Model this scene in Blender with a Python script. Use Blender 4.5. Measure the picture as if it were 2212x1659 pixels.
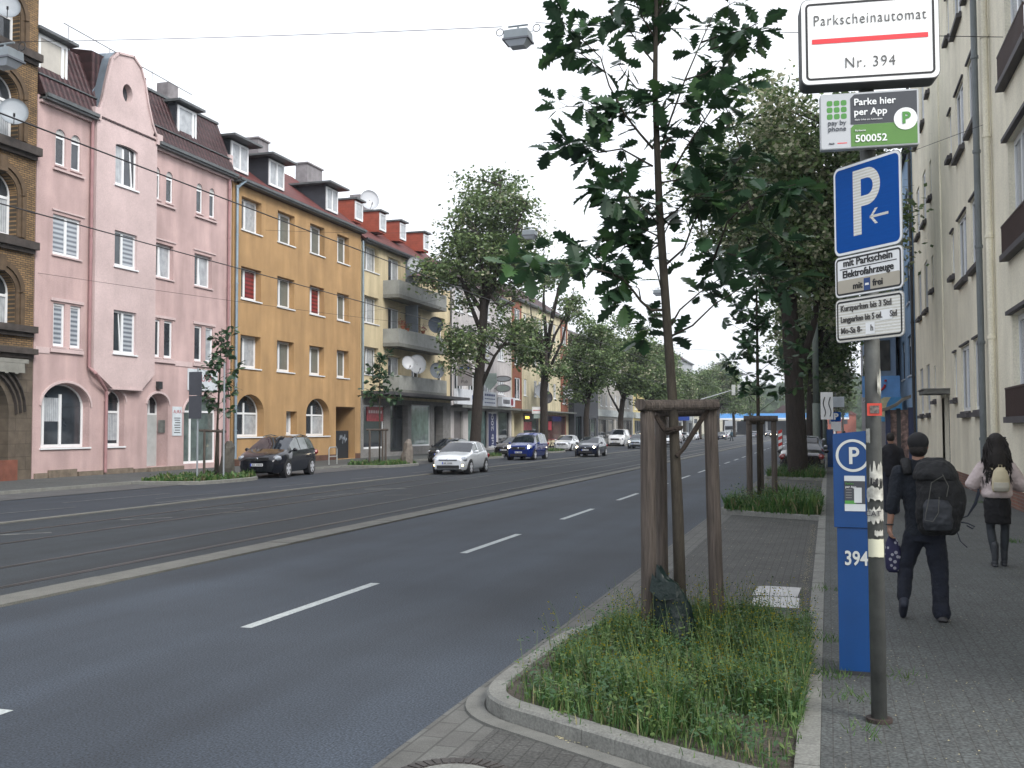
import bpy, math, random
import numpy as np
from mathutils import Vector, Matrix
R=math.radians
for o in list(bpy.data.objects): bpy.data.objects.remove(o)
S=bpy.context.scene; COL=S.collection
# ---------------- camera
cd=bpy.data.cameras.new('camera'); cam=bpy.data.objects.new('camera',cd); COL.objects.link(cam); S.camera=cam
cd.sensor_width=36; cd.lens=36*2200/2212; cd.clip_end=3000; cd.clip_start=.05
psi,th,rl=R(17.2),R(2.55),R(0.2)
Fv=Vector((-math.sin(psi)*math.cos(th),math.cos(psi)*math.cos(th),math.sin(th)))
Rv=Vector((math.cos(psi),math.sin(psi),0)); Uv=Rv.cross(Fv)
R2=Rv*math.cos(rl)-Uv*math.sin(rl); U2=Rv*math.sin(rl)+Uv*math.cos(rl)
m=Matrix((R2,U2,-Fv)).transposed().to_4x4(); m.translation=(0,0,2.0); cam.matrix_world=m
# ---------------- world, sun
w=bpy.data.worlds.new('World'); S.world=w; w.use_nodes=True; nt=w.node_tree; nt.nodes.clear()
sk=nt.nodes.new('ShaderNodeTexSky'); sk.sky_type='NISHITA'; sk.sun_disc=False
SUN_EL,SUN_AZ=42,122
sk.sun_elevation=R(SUN_EL); sk.sun_rotation=R(SUN_AZ); sk.air_density=1.0; sk.dust_density=3.0; sk.ozone_density=1.0
hs=nt.nodes.new('ShaderNodeHueSaturation'); hs.inputs['Saturation'].default_value=.22
mx=nt.nodes.new('ShaderNodeMixRGB'); mx.inputs[0].default_value=.45
tc=nt.nodes.new('ShaderNodeTexCoord'); no=nt.nodes.new('ShaderNodeTexNoise'); no.inputs['Scale'].default_value=1.6; no.inputs['Detail'].default_value=5
rp=nt.nodes.new('ShaderNodeValToRGB'); rp.color_ramp.elements[0].color=(6.9,7.3,8.3,1); rp.color_ramp.elements[0].position=.3; rp.color_ramp.elements[1].color=(9.0,9.2,9.6,1); rp.color_ramp.elements[1].position=.65
bg=nt.nodes.new('ShaderNodeBackground'); bg.inputs['Strength'].default_value=.12
wo=nt.nodes.new('ShaderNodeOutputWorld')
L=nt.links.new
L(tc.outputs['Generated'],no.inputs['Vector']); L(no.outputs['Fac'],rp.inputs[0]); L(sk.outputs[0],hs.inputs['Color'])
L(hs.outputs[0],mx.inputs[1]); L(rp.outputs[0],mx.inputs[2]); L(mx.outputs[0],bg.inputs[0]); L(bg.outputs[0],wo.inputs[0])
sl=bpy.data.lights.new('sun','SUN'); sl.energy=1.25; sl.angle=R(20); sl.color=(1,.95,.88)
so=bpy.data.objects.new('sun',sl); COL.objects.link(so)
d=Vector((math.sin(R(SUN_AZ))*math.cos(R(SUN_EL)),math.cos(R(SUN_AZ))*math.cos(R(SUN_EL)),math.sin(R(SUN_EL))))
so.rotation_euler=d.to_track_quat('Z','Y').to_euler(); so.location=(0,0,60)
S.view_settings.view_transform='Standard'; S.view_settings.look='None'; S.view_settings.gamma=1; S.view_settings.exposure=1.05
S.render.engine='CYCLES'
try: S.cycles.max_bounces=6; S.cycles.transparent_max_bounces=8
except Exception: pass
# ---------------- materials
MC={}
def mat(name,col,rough=.6,metal=0,var=.12,scale=2.0,bump=0,bs=60,coat=0,emit=0,spec=.5,kind=None,stretch=None,col2=None,**k):
    if name in MC: return MC[name]
    m=bpy.data.materials.new(name); m.use_nodes=True; t=m.node_tree; N=t.nodes; ln=t.links.new
    b=N['Principled BSDF']; b.inputs['Roughness'].default_value=rough; b.inputs['Metallic'].default_value=metal
    b.inputs['Specular IOR Level'].default_value=spec; b.inputs['Coat Weight'].default_value=coat; b.inputs['Coat Roughness'].default_value=.04
    tc=N.new('ShaderNodeTexCoord'); mp=N.new('ShaderNodeMapping'); ln(tc.outputs['Object'],mp.inputs[0])
    if stretch: mp.inputs['Scale'].default_value=stretch
    n1=N.new('ShaderNodeTexNoise'); n1.inputs['Scale'].default_value=scale; n1.inputs['Detail'].default_value=8; n1.inputs['Roughness'].default_value=.6
    ln(mp.outputs[0],n1.inputs['Vector'])
    mr=N.new('ShaderNodeMapRange'); mr.inputs[1].default_value=.3; mr.inputs[2].default_value=.7; mr.inputs[3].default_value=1-var; mr.inputs[4].default_value=1+var
    ln(n1.outputs['Fac'],mr.inputs[0])
    def mul(cs,vs):
        x=N.new('ShaderNodeVectorMath'); x.operation='SCALE'; 
        if isinstance(cs,tuple): x.inputs[0].default_value=cs[:3]
        else: ln(cs,x.inputs[0])
        ln(vs,x.inputs['Scale']); return x.outputs[0]
    base=tuple(col); src=None
    def swz(a,bb):
        s=N.new('ShaderNodeSeparateXYZ'); c=N.new('ShaderNodeCombineXYZ'); ln(tc.outputs['Object'],s.inputs[0]); ln(s.outputs[a],c.inputs[0]); ln(s.outputs[bb],c.inputs[1]); return c.outputs[0]
    hgt=None
    if kind in('brick','pave'):
        br=N.new('ShaderNodeTexBrick'); ln(swz('Y','Z') if kind=='brick' and k.get('pl','yz')=='yz' else swz('Y','X') if kind=='pave' else swz('X','Z'),br.inputs['Vector'])
        br.inputs['Color1'].default_value=(*col,1); br.inputs['Color2'].default_value=(*(col2 or [c*.7 for c in col]),1); br.inputs['Mortar'].default_value=(*k.get('mortar',[c*.55 for c in col]),1)
        br.inputs['Scale'].default_value=1; br.inputs['Mortar Size'].default_value=k.get('ms',.006); br.inputs['Brick Width'].default_value=k.get('bw',.24); br.inputs['Row Height'].default_value=k.get('rh',.075)
        src=br.outputs['Color']; hgt=br.outputs['Fac']
    if kind=='tile':
        wv=N.new('ShaderNodeTexWave'); wv.wave_type='BANDS'; wv.bands_direction='Y'; wv.inputs['Scale'].default_value=k.get('ts',1.05); ln(tc.outputs['Object'],wv.inputs['Vector'])
        wz=N.new('ShaderNodeTexWave'); wz.wave_type='BANDS'; wz.bands_direction='Z'; wz.wave_profile='SAW'; wz.inputs['Scale'].default_value=k.get('tz',.9); ln(tc.outputs['Object'],wz.inputs['Vector'])
        ad=N.new('ShaderNodeMath'); ad.operation='ADD'; ln(wv.outputs['Fac'],ad.inputs[0]); ln(wz.outputs['Fac'],ad.inputs[1])
        hgt=ad.outputs[0]
    if kind=='stripe':
        wv=N.new('ShaderNodeTexWave'); wv.wave_type='BANDS'; wv.bands_direction=k.get('dir','Z'); wv.inputs['Scale'].default_value=k.get('ts',2); ln(tc.outputs['Object'],wv.inputs['Vector'])
        mm=N.new('ShaderNodeMixRGB'); ln(wv.outputs['Fac'],mm.inputs[0]); mm.inputs[1].default_value=(*col,1); mm.inputs[2].default_value=(*col2,1); src=mm.outputs[0]; hgt=wv.outputs['Fac']
    out=mul(src if src else base,mr.outputs[0])
    if kind=='tile':
        r3=N.new('ShaderNodeMapRange'); r3.inputs[1].default_value=0; r3.inputs[2].default_value=2; r3.inputs[3].default_value=.45; r3.inputs[4].default_value=1.6; ln(hgt,r3.inputs[0]); out=mul(out,r3.outputs[0])
    if k.get('speck'):
        v=N.new('ShaderNodeTexNoise'); v.inputs['Scale'].default_value=k.get('ss',130); v.inputs['Detail'].default_value=3; ln(tc.outputs['Object'],v.inputs['Vector'])
        r2=N.new('ShaderNodeMapRange'); r2.inputs[1].default_value=.35; r2.inputs[2].default_value=.7; r2.inputs[3].default_value=1-k['speck']*.6; r2.inputs[4].default_value=1+k['speck']; ln(v.outputs['Fac'],r2.inputs[0]); out=mul(out,r2.outputs[0])
    if k.get('streak'):
        v=N.new('ShaderNodeTexNoise'); v.inputs['Scale'].default_value=1; v.inputs['Detail'].default_value=4; m2=N.new('ShaderNodeMapping'); m2.inputs['Scale'].default_value=k['streak']; ln(tc.outputs['Object'],m2.inputs[0]); ln(m2.outputs[0],v.inputs['Vector'])
        r2=N.new('ShaderNodeMapRange'); r2.inputs[1].default_value=.3; r2.inputs[2].default_value=.7; sa=k.get('sa',.2); r2.inputs[3].default_value=1-sa; r2.inputs[4].default_value=1+sa*.6; ln(v.outputs['Fac'],r2.inputs[0]); out=mul(out,r2.outputs[0])
    ln(out,b.inputs['Base Color'])
    if bump or hgt is not None:
        bp=N.new('ShaderNodeBump'); bp.inputs['Strength'].default_value=bump or .4; bp.inputs['Distance'].default_value=k.get('bd',.01)
        if hgt is not None and kind!='stripe' or k.get('bh'): ln(hgt,bp.inputs['Height']); bp.invert=kind in('brick','pave')
        else:
            n2=N.new('ShaderNodeTexNoise'); n2.inputs['Scale'].default_value=bs; n2.inputs['Detail'].default_value=4; ln(mp.outputs[0],n2.inputs['Vector']); ln(n2.outputs['Fac'],bp.inputs['Height'])
        ln(bp.outputs[0],b.inputs['Normal'])
    if emit: b.inputs['Emission Color'].default_value=(*col,1); b.inputs['Emission Strength'].default_value=emit
    if k.get('trans'):
        tr=N.new('ShaderNodeBsdfTranslucent'); ln(out,tr.inputs['Color']); ms=N.new('ShaderNodeMixShader'); ms.inputs[0].default_value=k['trans']
        ln(b.outputs[0],ms.inputs[1]); ln(tr.outputs[0],ms.inputs[2]); ln(ms.outputs[0],N['Material Output'].inputs[0])
    MC[name]=m; return m
asph=mat('asphalt',(.027,.036,.049),.8,var=.2,scale=.45,bump=.35,bs=220,speck=1.1,ss=62,streak=(.8,.05,1),sa=.38,bd=.004)
tramm=mat('tram_asphalt',(.02,.026,.032),.85,var=.18,scale=2.2,bump=.3,bs=150,speck=.8,ss=50,streak=(1.6,.08,1),sa=.4,bd=.004)
lane2=mat('asphalt_far',(.022,.029,.04),.85,var=.14,scale=1.2,bump=.3,bs=150,speck=.3,streak=(1.1,.05,1),sa=.25,bd=.004)
pave=mat('pavers',(.062,.063,.06),.85,kind='pave',bw=.2,rh=.1,ms=.005,var=.22,scale=1.4,col2=(.052,.053,.05),mortar=(.032,.032,.03),speck=.6,ss=48,bump=.5,bd=.004)
pavw=mat('walk_pavers',(.062,.069,.069),.85,kind='pave',bw=.2,rh=.1,ms=.004,var=.18,scale=.9,col2=(.055,.06,.06),mortar=(.042,.043,.041),speck=.8,ss=48,bump=.4,bd=.003)
gutt=mat('gutter_stone',(.105,.107,.1),.85,kind='pave',bw=.32,rh=.16,ms=.008,var=.18,scale=3,col2=(.088,.088,.083),speck=.25,bump=.4,bd=.004)
conc=mat('kerb_concrete',(.165,.168,.155),.85,var=.2,scale=5,bump=.3,bs=120,speck=.3,ss=60,bd=.003)
conc2=mat('track_kerb',(.12,.12,.108),.85,var=.22,scale=2.5,bump=.3,bs=120,speck=.3,ss=60)
white=mat('road_paint',(.36,.39,.39),.7,var=.15,scale=6,speck=.3,ss=40)
wornw=mat('worn_paint',(.1,.11,.115),.7,var=.5,scale=5)
soil=mat('soil',(.06,.052,.042),.95,var=.4,scale=6,bump=.8,bs=40,speck=.5,ss=50,bd=.02)
steel=mat('rail_steel',(.07,.07,.072),.45,metal=.5,var=.2)
black=mat('black_plastic',(.012,.012,.014),.45); rubber=mat('rubber',(.015,.015,.015),.8)
dmet=mat('dark_metal',(.04,.042,.045),.5,metal=.3); gmet=mat('galvanised',(.2,.21,.2),.55,metal=.35,var=.25,scale=7,streak=(4,4,.6),sa=.25)
wpl=mat('white_pvc',(.72,.74,.76),.35,var=.04); glass=mat('window_glass',(.035,.042,.05),.04,var=.5,scale=.8,spec=.8)
curt=mat('curtain_behind_glass',(.42,.45,.48),.08,var=.25,scale=3,kind='stripe',dir='Y',ts=3,col2=(.28,.3,.32),spec=.7)
blind=mat('blind_behind_glass',(.42,.46,.5),.1,kind='stripe',dir='Z',ts=1.6,col2=(.12,.14,.17),var=.08,spec=.7)
redc=mat('red_curtain_glass',(.22,.03,.035),.1,kind='stripe',dir='Z',ts=1.4,col2=(.1,.015,.02),var=.2,spec=.7)
shut=mat('roller_shutter',(.5,.51,.5),.5,kind='stripe',dir='Z',ts=3.2,col2=(.42,.43,.43),var=.05)
# ---------------- mesh helpers
MW={}
def setp(o,parent):
    if parent is not None: o.parent=parent
def thing(name,label,cat,loc=(0,0,0),rot=0,group=None):
    o=bpy.data.objects.new(name,None); COL.objects.link(o); o.location=loc; o.rotation_euler=(0,0,rot); o.empty_display_size=.2
    o['label']=label; o['category']=cat
    if group: o['group']=group
    MW[o.name]=Matrix.Translation(loc)@Matrix.Rotation(rot,4,'Z'); return o
def tag(o,label=None,cat=None,group=None,kind=None):
    if label:o['label']=label
    if cat:o['category']=cat
    if group:o['group']=group
    if kind:o['kind']=kind
    return o
class MB:
    def __init__(s): s.v=[];s.f=[];s.m=[];s.mi=0
    def add(s,vs,fs):
        n=len(s.v); s.v+=[tuple(p) for p in vs]; s.f+=[tuple(i+n for i in f) for f in fs]; s.m+=[s.mi]*len(fs)
    def quad(s,*p): s.add(p,[tuple(range(len(p)))])
    def box(s,x0,x1,y0,y1,z0,z1,top=1,rz=0,c=None):
        vs=[(x,y,z) for z in (z0,z1) for (x,y) in ((x0,y0),(x1,y0),(x1,y1),(x0,y1))]
        if top!=1 or rz:
            cx,cy=(x0+x1)/2,(y0+y1)/2
            if c: cx,cy=c
            vs=[((cx+(x-cx)*top,cy+(y-cy)*top,z) if (z==z1) else (x,y,z)) for x,y,z in vs]
            if rz:
                a,b=math.cos(rz),math.sin(rz); vs=[(cx+(x-cx)*a-(y-cy)*b,cy+(x-cx)*b+(y-cy)*a,z) for x,y,z in vs]
        s.add(vs,[(3,2,1,0),(4,5,6,7),(0,1,5,4),(1,2,6,5),(2,3,7,6),(3,0,4,7)])
    def tube(s,pts,rs,n=8,cap=True,sx=1,jit=0):
        pts=[Vector(p) for p in pts]; 
        if not isinstance(rs,(list,tuple)): rs=[rs]*len(pts)
        rings=[]; up=None
        for i,p in enumerate(pts):
            t=(pts[min(i+1,len(pts)-1)]-pts[max(i-1,0)])
            if t.length<1e-9: t=Vector((0,0,1))
            t.normalize()
            if up is None:
                up=Vector((1,0,0)) if abs(t.x)<.8 else Vector((0,1,0))
            a=(up-t*up.dot(t)).normalized(); b=t.cross(a); up=a
            rings.append([p+(a*math.cos(2*math.pi*j/n)*sx+b*math.sin(2*math.pi*j/n))*rs[i]*(1+jit*math.sin(j*3.7+i*2.1)) for j in range(n)])
        vs=[q for r in rings for q in r]; fs=[]
        for i in range(len(pts)-1):
            for j in range(n): fs.append((i*n+j,i*n+(j+1)%n,(i+1)*n+(j+1)%n,(i+1)*n+j))
        if cap: fs.append(tuple(range(n-1,-1,-1))); fs.append(tuple((len(pts)-1)*n+j for j in range(n)))
        s.add(vs,fs)
    def cyl(s,p0,p1,r,n=12,r1=None): s.tube([p0,p1],[r,r if r1 is None else r1],n)
    def ell(s,c,r,n=10,k=7,ph=1):
        vs=[];fs=[]
        for i in range(k+1):
            a=math.pi*i/k
            for j in range(n):
                b=2*math.pi*j/n; vs.append((c[0]+r[0]*math.sin(a)*math.cos(b),c[1]+r[1]*math.sin(a)*math.sin(b),c[2]+r[2]*math.cos(a)))
        for i in range(k):
            for j in range(n): fs.append((i*n+j,(i+1)*n+j,(i+1)*n+(j+1)%n,i*n+(j+1)%n))
        s.add(vs,fs)
    def prism(s,poly,a,b,ax='x'):
        # poly in the two other axes, extruded from a to b along ax
        f={'x':lambda u,v,t:(t,u,v),'y':lambda u,v,t:(u,t,v),'z':lambda u,v,t:(u,v,t)}[ax]; n=len(poly)
        vs=[f(u,v,a) for u,v in poly]+[f(u,v,b) for u,v in poly]
        s.add(vs,[tuple(range(n)),tuple(range(2*n-1,n-1,-1))]+[(i,(i+1)%n,(i+1)%n+n,i+n) for i in range(n)])
    def build(s,name,mats,parent=None,smooth=False,local=False,fixn=True,link=True):
        me=bpy.data.meshes.new(name); me.from_pydata(s.v,[],s.f)
        if not isinstance(mats,(list,tuple)): mats=[mats]
        for q in mats: me.materials.append(q)
        if len(mats)>1: me.polygons.foreach_set('material_index',s.m)
        if smooth: me.polygons.foreach_set('use_smooth',[True]*len(me.polygons))
        if parent is not None and not local:
            r=parent
            while r.parent is not None: r=r.parent
            me.transform(MW[r.name].inverted())
        me.update(); o=bpy.data.objects.new(name,me); COL.objects.link(o)
        setp(o,parent); return o
def topm(mb,name,mats,label,cat,group=None,smooth=False):
    # one-mesh thing with its origin at its base
    xs=np.array(mb.v); c=(float(xs[:,0].mean()),float(xs[:,1].mean()),float(xs[:,2].min()))
    o=mb.build(name,mats,None,smooth); o.data.transform(Matrix.Translation((-c[0],-c[1],-c[2]))); o.location=c
    return tag(o,label,cat,group)
def copytree(o,loc,rot=None,label=None,group=None,scale=None):
    r=o.copy(); COL.objects.link(r); r.location=loc
    if rot is not None: r.rotation_euler=(0,0,rot)
    if scale is not None: r.scale=(scale,)*3 if not isinstance(scale,tuple) else scale
    if label: r['label']=label
    if group: r['group']=group
    for ch in list(o.children):
        c=ch.copy(); COL.objects.link(c); c.parent=r
        for g in ch.children:
            d=g.copy(); COL.objects.link(d); d.parent=c
    return r
def text(s,size,m,parent,org,right,up,name='lettering',align='CENTER',ext=.002,bold=0,sx=1,sp=1):
    cu=bpy.data.curves.new('t','FONT'); cu.body=s; cu.size=size; cu.align_x=align; cu.align_y='CENTER'; cu.extrude=ext; cu.offset=bold; cu.resolution_u=3; cu.space_character=sp
    o=bpy.data.objects.new('t',cu); COL.objects.link(o); dg=bpy.context.evaluated_depsgraph_get(); me=bpy.data.meshes.new_from_object(o.evaluated_get(dg)); bpy.data.objects.remove(o)
    r=Vector(right).normalized(); u=Vector(up).normalized(); nn=r.cross(u); M4=Matrix((r*sx,u,nn)).transposed().to_4x4(); M4.translation=Vector(org)+nn*ext
    me.transform(M4); me.materials.clear(); me.materials.append(m)
    if parent is not None:
        q=parent
        while q.parent is not None: q=q.parent
        me.transform(MW[q.name].inverted())
    x=bpy.data.objects.new(name,me); COL.objects.link(x); setp(x,parent); return x
def srgb(r,g,b): return tuple(((c/255)/12.92 if c<=10 else ((c/255+.055)/1.055)**2.4) for c in (r,g,b))
MARKS=[((-19.17,19.99),(-18.84,22.19),.12),((-20.31,23.42),(-20.04,27.9),.12),((-18.9,25.59),(-18.55,28.27),.1),((-17.78,24.07),(-17.35,28.38),.14),((-18.61,31.59),(-18.51,34.54),.11),((-18.5,37.6),(-18.23,40.17),.11),((-18.4,43.87),(-18.3,49.0),.11)]+[((-18.4,55+9*i),(-18.4,59+9*i),.11) for i in range(20)]
TRMARKS=[((-14.89,31.32),(-13.69,32.0),.3),((-12.94,28.59),(-12.19,28.99),.12),((-14.59,27.17),(-14.31,29.33),.12),((-15.41,21.99),(-14.44,23.18),.12),((-15.21,15.87),(-14.6,16.54),.2),((-15.12,19.25),(-14.4,20.13),.15),((-14.05,21.34),(-13.39,22.17),.1)]
# ---------------- ground
FAR=700
def strip(name,x0,x1,y0,y1,z,m,kind='structure',n=1):
    b=MB(); b.quad((x0,y0,z),(x1,y0,z),(x1,y1,z),(x0,y1,z)); o=b.build(name,m); return tag(o,kind=kind)
grd=mat('ground',(.09,.1,.07),.95,var=.3,scale=.1); strip('ground',-900,900,-60,2200,-.02,grd)
strip('road',-9.0,-2.6,-20,330,0,asph)
strip('tram_track_bed',-16.95,-9.5,-20,330,.004,tramm)
strip('opposite_road',-22.6,-17.2,-20,330,.0,lane2)
strip('gutter',-2.6,-2.14,-20,330,.012,gutt)
strip('parking_bay',-2.14,-.2,-20,330,.02,pave)
strip('opposite_parking_lane',-24.7,-22.6,-20,330,.012,mat('bay_asphalt',(.07,.072,.074),.85,var=.25,scale=1.5,speck=.3))
def slab(name,x0,x1,y0,y1,z0,z1,m):
    b=MB(); b.box(x0,x1,y0,y1,z0,z1); return tag(b.build(name,m),kind='structure')
slab('sidewalk',-.07,4.4,-20,330,-.1,.12,pavw)
slab('opposite_sidewalk',-31.4,-24.85,-20,330,-.1,.11,pavw)
slab('opposite_kerb',-24.85,-24.7,-20,330,-.1,.118,conc)
def kerbs(name,x0,x1,y0,y1,z,m,L,gap=.012):
    b=MB(); y=y0; r=random.Random(3)
    while y<y1: dz=r.uniform(-.004,.004); b.box(x0,x1,y+gap/2,y+L-gap/2,-.1,z+dz); y+=L
    return tag(b.build(name,m),kind='structure')
kerbs('kerb',-.21,-.072,-6,120,.124,conc,1.0)
kerbs('track_kerb',-9.5,-9.0,-6,150,.03,conc2,2.2); strip('far_track_kerb',-9.5,-9.0,150,330,.03,conc2)
kerbs('opposite_track_kerb',-17.2,-16.95,-6,330,.03,conc2,3.0)
b=MB()
for x in (-10.15,-11.6,-14.05,-15.5):
    b.box(x-.03,x+.03,-20,330,.0,.011); b.mi=1; b.box(x+.032,x+.085,-20,330,0,.0075); b.mi=0
    b.box(x+.087,x+.11,-20,330,.0,.011)
tag(b.build('tram_rails',[steel,black]),kind='structure')
# lane markings
b=MB(); y=0
for k,y0 in enumerate([2.9,9.15,15.6,22.0,28.3,34.5,40.8]+[47+6.2*i for i in range(40)]):
    b.quad((-5.73,y0,.004),(-5.6,y0,.004),(-5.6,y0+3.1,.004),(-5.73,y0+3.1,.004))
tag(b.build('lane_dashes',white),kind='structure')
b=MB()
def gl(p,q,wd,z=.009):
    p=Vector((*p,z)); q=Vector((*q,z)); t=(q-p).normalized(); n=Vector((-t.y,t.x,0))*wd/2; b.quad(p-n,q-n,q+n,p+n)
for p,q,wd in MARKS: gl(p,q,wd)
tag(b.build('opposite_lane_lines',wornw),kind='structure')
b=MB()
for p,q,wd in TRMARKS: gl(p,q,wd,.0095)
tag(b.build('worn_track_marks',mat('track_scuff',(.12,.125,.12),.8,var=.6,scale=4)),kind='structure')
# white patch in the bay, two painted slabs
b=MB(); r=random.Random(4)
for (y0,y1,xa,xb) in ((11.75,12.45,-.86,-.33),(12.5,13.25,-.88,-.36)):
    pts=[(xa,y0),(xb-.0,y0-.03),(xb,y1-.05),(xb-.1,y1),(xa+.12,y1),(xa,y1-.08)]
    b.quad(*[(x+r.uniform(-.02,.02),y+r.uniform(-.02,.02),.026) for x,y in pts])
tag(b.build('white_bay_patch',mat('patch_white',(.42,.42,.42),.8,var=.15,scale=4)),kind='structure')
# manhole
mh=thing('manhole_cover','round cast iron manhole cover in the paving beside the kerb corner','manhole cover',(-2.06,5.5,.021))
b=MB(); 
n=40
for r0,r1,z in ((.27,.36,.03),):
    for j in range(n):
        a0,a1=2*math.pi*j/n,2*math.pi*(j+.62)/n
        p=[(-2.06+r0*math.cos(a0),5.5+r0*math.sin(a0)),(-2.06+r1*math.cos(a0),5.5+r1*math.sin(a0)),(-2.06+r1*math.cos(a1),5.5+r1*math.sin(a1)),(-2.06+r0*math.cos(a1),5.5+r0*math.sin(a1))]
        b.prism(p,.018,z,'z')
b.prism([(-2.06+.37*math.cos(2*math.pi*j/n),5.5+.37*math.sin(2*math.pi*j/n)) for j in range(n)],.01,.024,'z')
b.build('rim',mat('cast_iron',(.05,.045,.042),.6,metal=.3,var=.3,scale=8,speck=.4),mh)
b=MB(); b.prism([(-2.06+.25*math.cos(2*math.pi*j/n),5.5+.25*math.sin(2*math.pi*j/n)) for j in range(n)],.02,.028,'z'); b.build('lid',conc,mh)
# ---------------- planting beds
def kerbsweep(path,wd,z0,z1,gaps=()):
    b=MB(); P=[Vector((*p,0)) for p in path]; n=len(P); A=[];B=[]
    for i,p in enumerate(P):
        t=(P[min(i+1,n-1)]-P[max(i-1,0)]).normalized(); nn=Vector((-t.y,t.x,0)); A.append(p); B.append(p-nn*wd)
    for i in range(n-1):
        e=.006
        a0,a1=A[i].lerp(A[i+1],e),A[i].lerp(A[i+1],1-e); c0,c1=B[i].lerp(B[i+1],e),B[i].lerp(B[i+1],1-e)
        q=[a0,a1,c1,c0]; k=.018
        ins=[a0+(c0-a0)*.12,a1+(c1-a1)*.12,c1,c0]
        vs=[(v.x,v.y,z0) for v in q]+[(v.x,v.y,z1-k) for v in q]+[(v.x,v.y,z1) for v in ins]
        b.add(vs,[(0,1,5,4),(1,2,6,5),(2,3,7,6),(3,0,4,7),(4,5,9,8),(5,6,10,9),(6,7,11,10),(7,4,8,11),(8,9,10,11),(3,2,1,0)])
    return b
def smoothpath(P,k=3):
    P=[Vector(p) for p in P]
    for _ in range(k-1):
        Q=[P[0]]
        for a,c in zip(P,P[1:]): Q+= [a.lerp(c,.25),a.lerp(c,.75)]
        Q.append(P[-1]); P=Q
    return [(p.x,p.y) for p in P]
bedpoly=smoothpath([(-.212,5.6),(-.9,5.94),(-1.87,6.53),(-2.2,6.72),(-2.4,7.02),(-2.44,7.5),(-2.41,8.4),(-2.39,9.1),(-2.3,9.55),(-1.95,9.97),(-1.3,10.27),(-.212,10.7)],3)
def mirx(P,x0): return [(x0*2-x,y) for x,y in P]
def bed(poly,name,zs=.1,flip=False):
    k=kerbsweep(poly,-.14 if flip else .14,-.05,.135); tag(k.build('bed_kerb',conc),kind='structure')
    q=MB(); q.quad(*[(x,y,zs) for x,y in poly]); tag(q.build('bed_soil',soil),kind='structure')
bed(bedpoly,'bed')
sg=kerbsweep([p for p in bedpoly if p[1]<7.6 and p[0]<-.3],-.15,-.05,.03); tag(sg.build('bed_edge_stones',mat('edge_stone',(.13,.132,.122),.85,var=.2,scale=6,speck=.3)),kind='structure')
for dy in (17.3,34.6): bed([(x,y+dy) for x,y in bedpoly],'bed')
for yc in (34.6,51.6,67.3,85.2,101,119):
    P=[(-24.7,yc-2.6),(-23.4,yc-2.5),(-22.4,yc-2.3),(-21.9,yc-1.6),(-21.8,yc),(-21.9,yc+1.6),(-22.4,yc+2.3),(-24.7,yc+2.6)]
    bed(smoothpath(P,2),'bed',flip=True)
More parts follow.
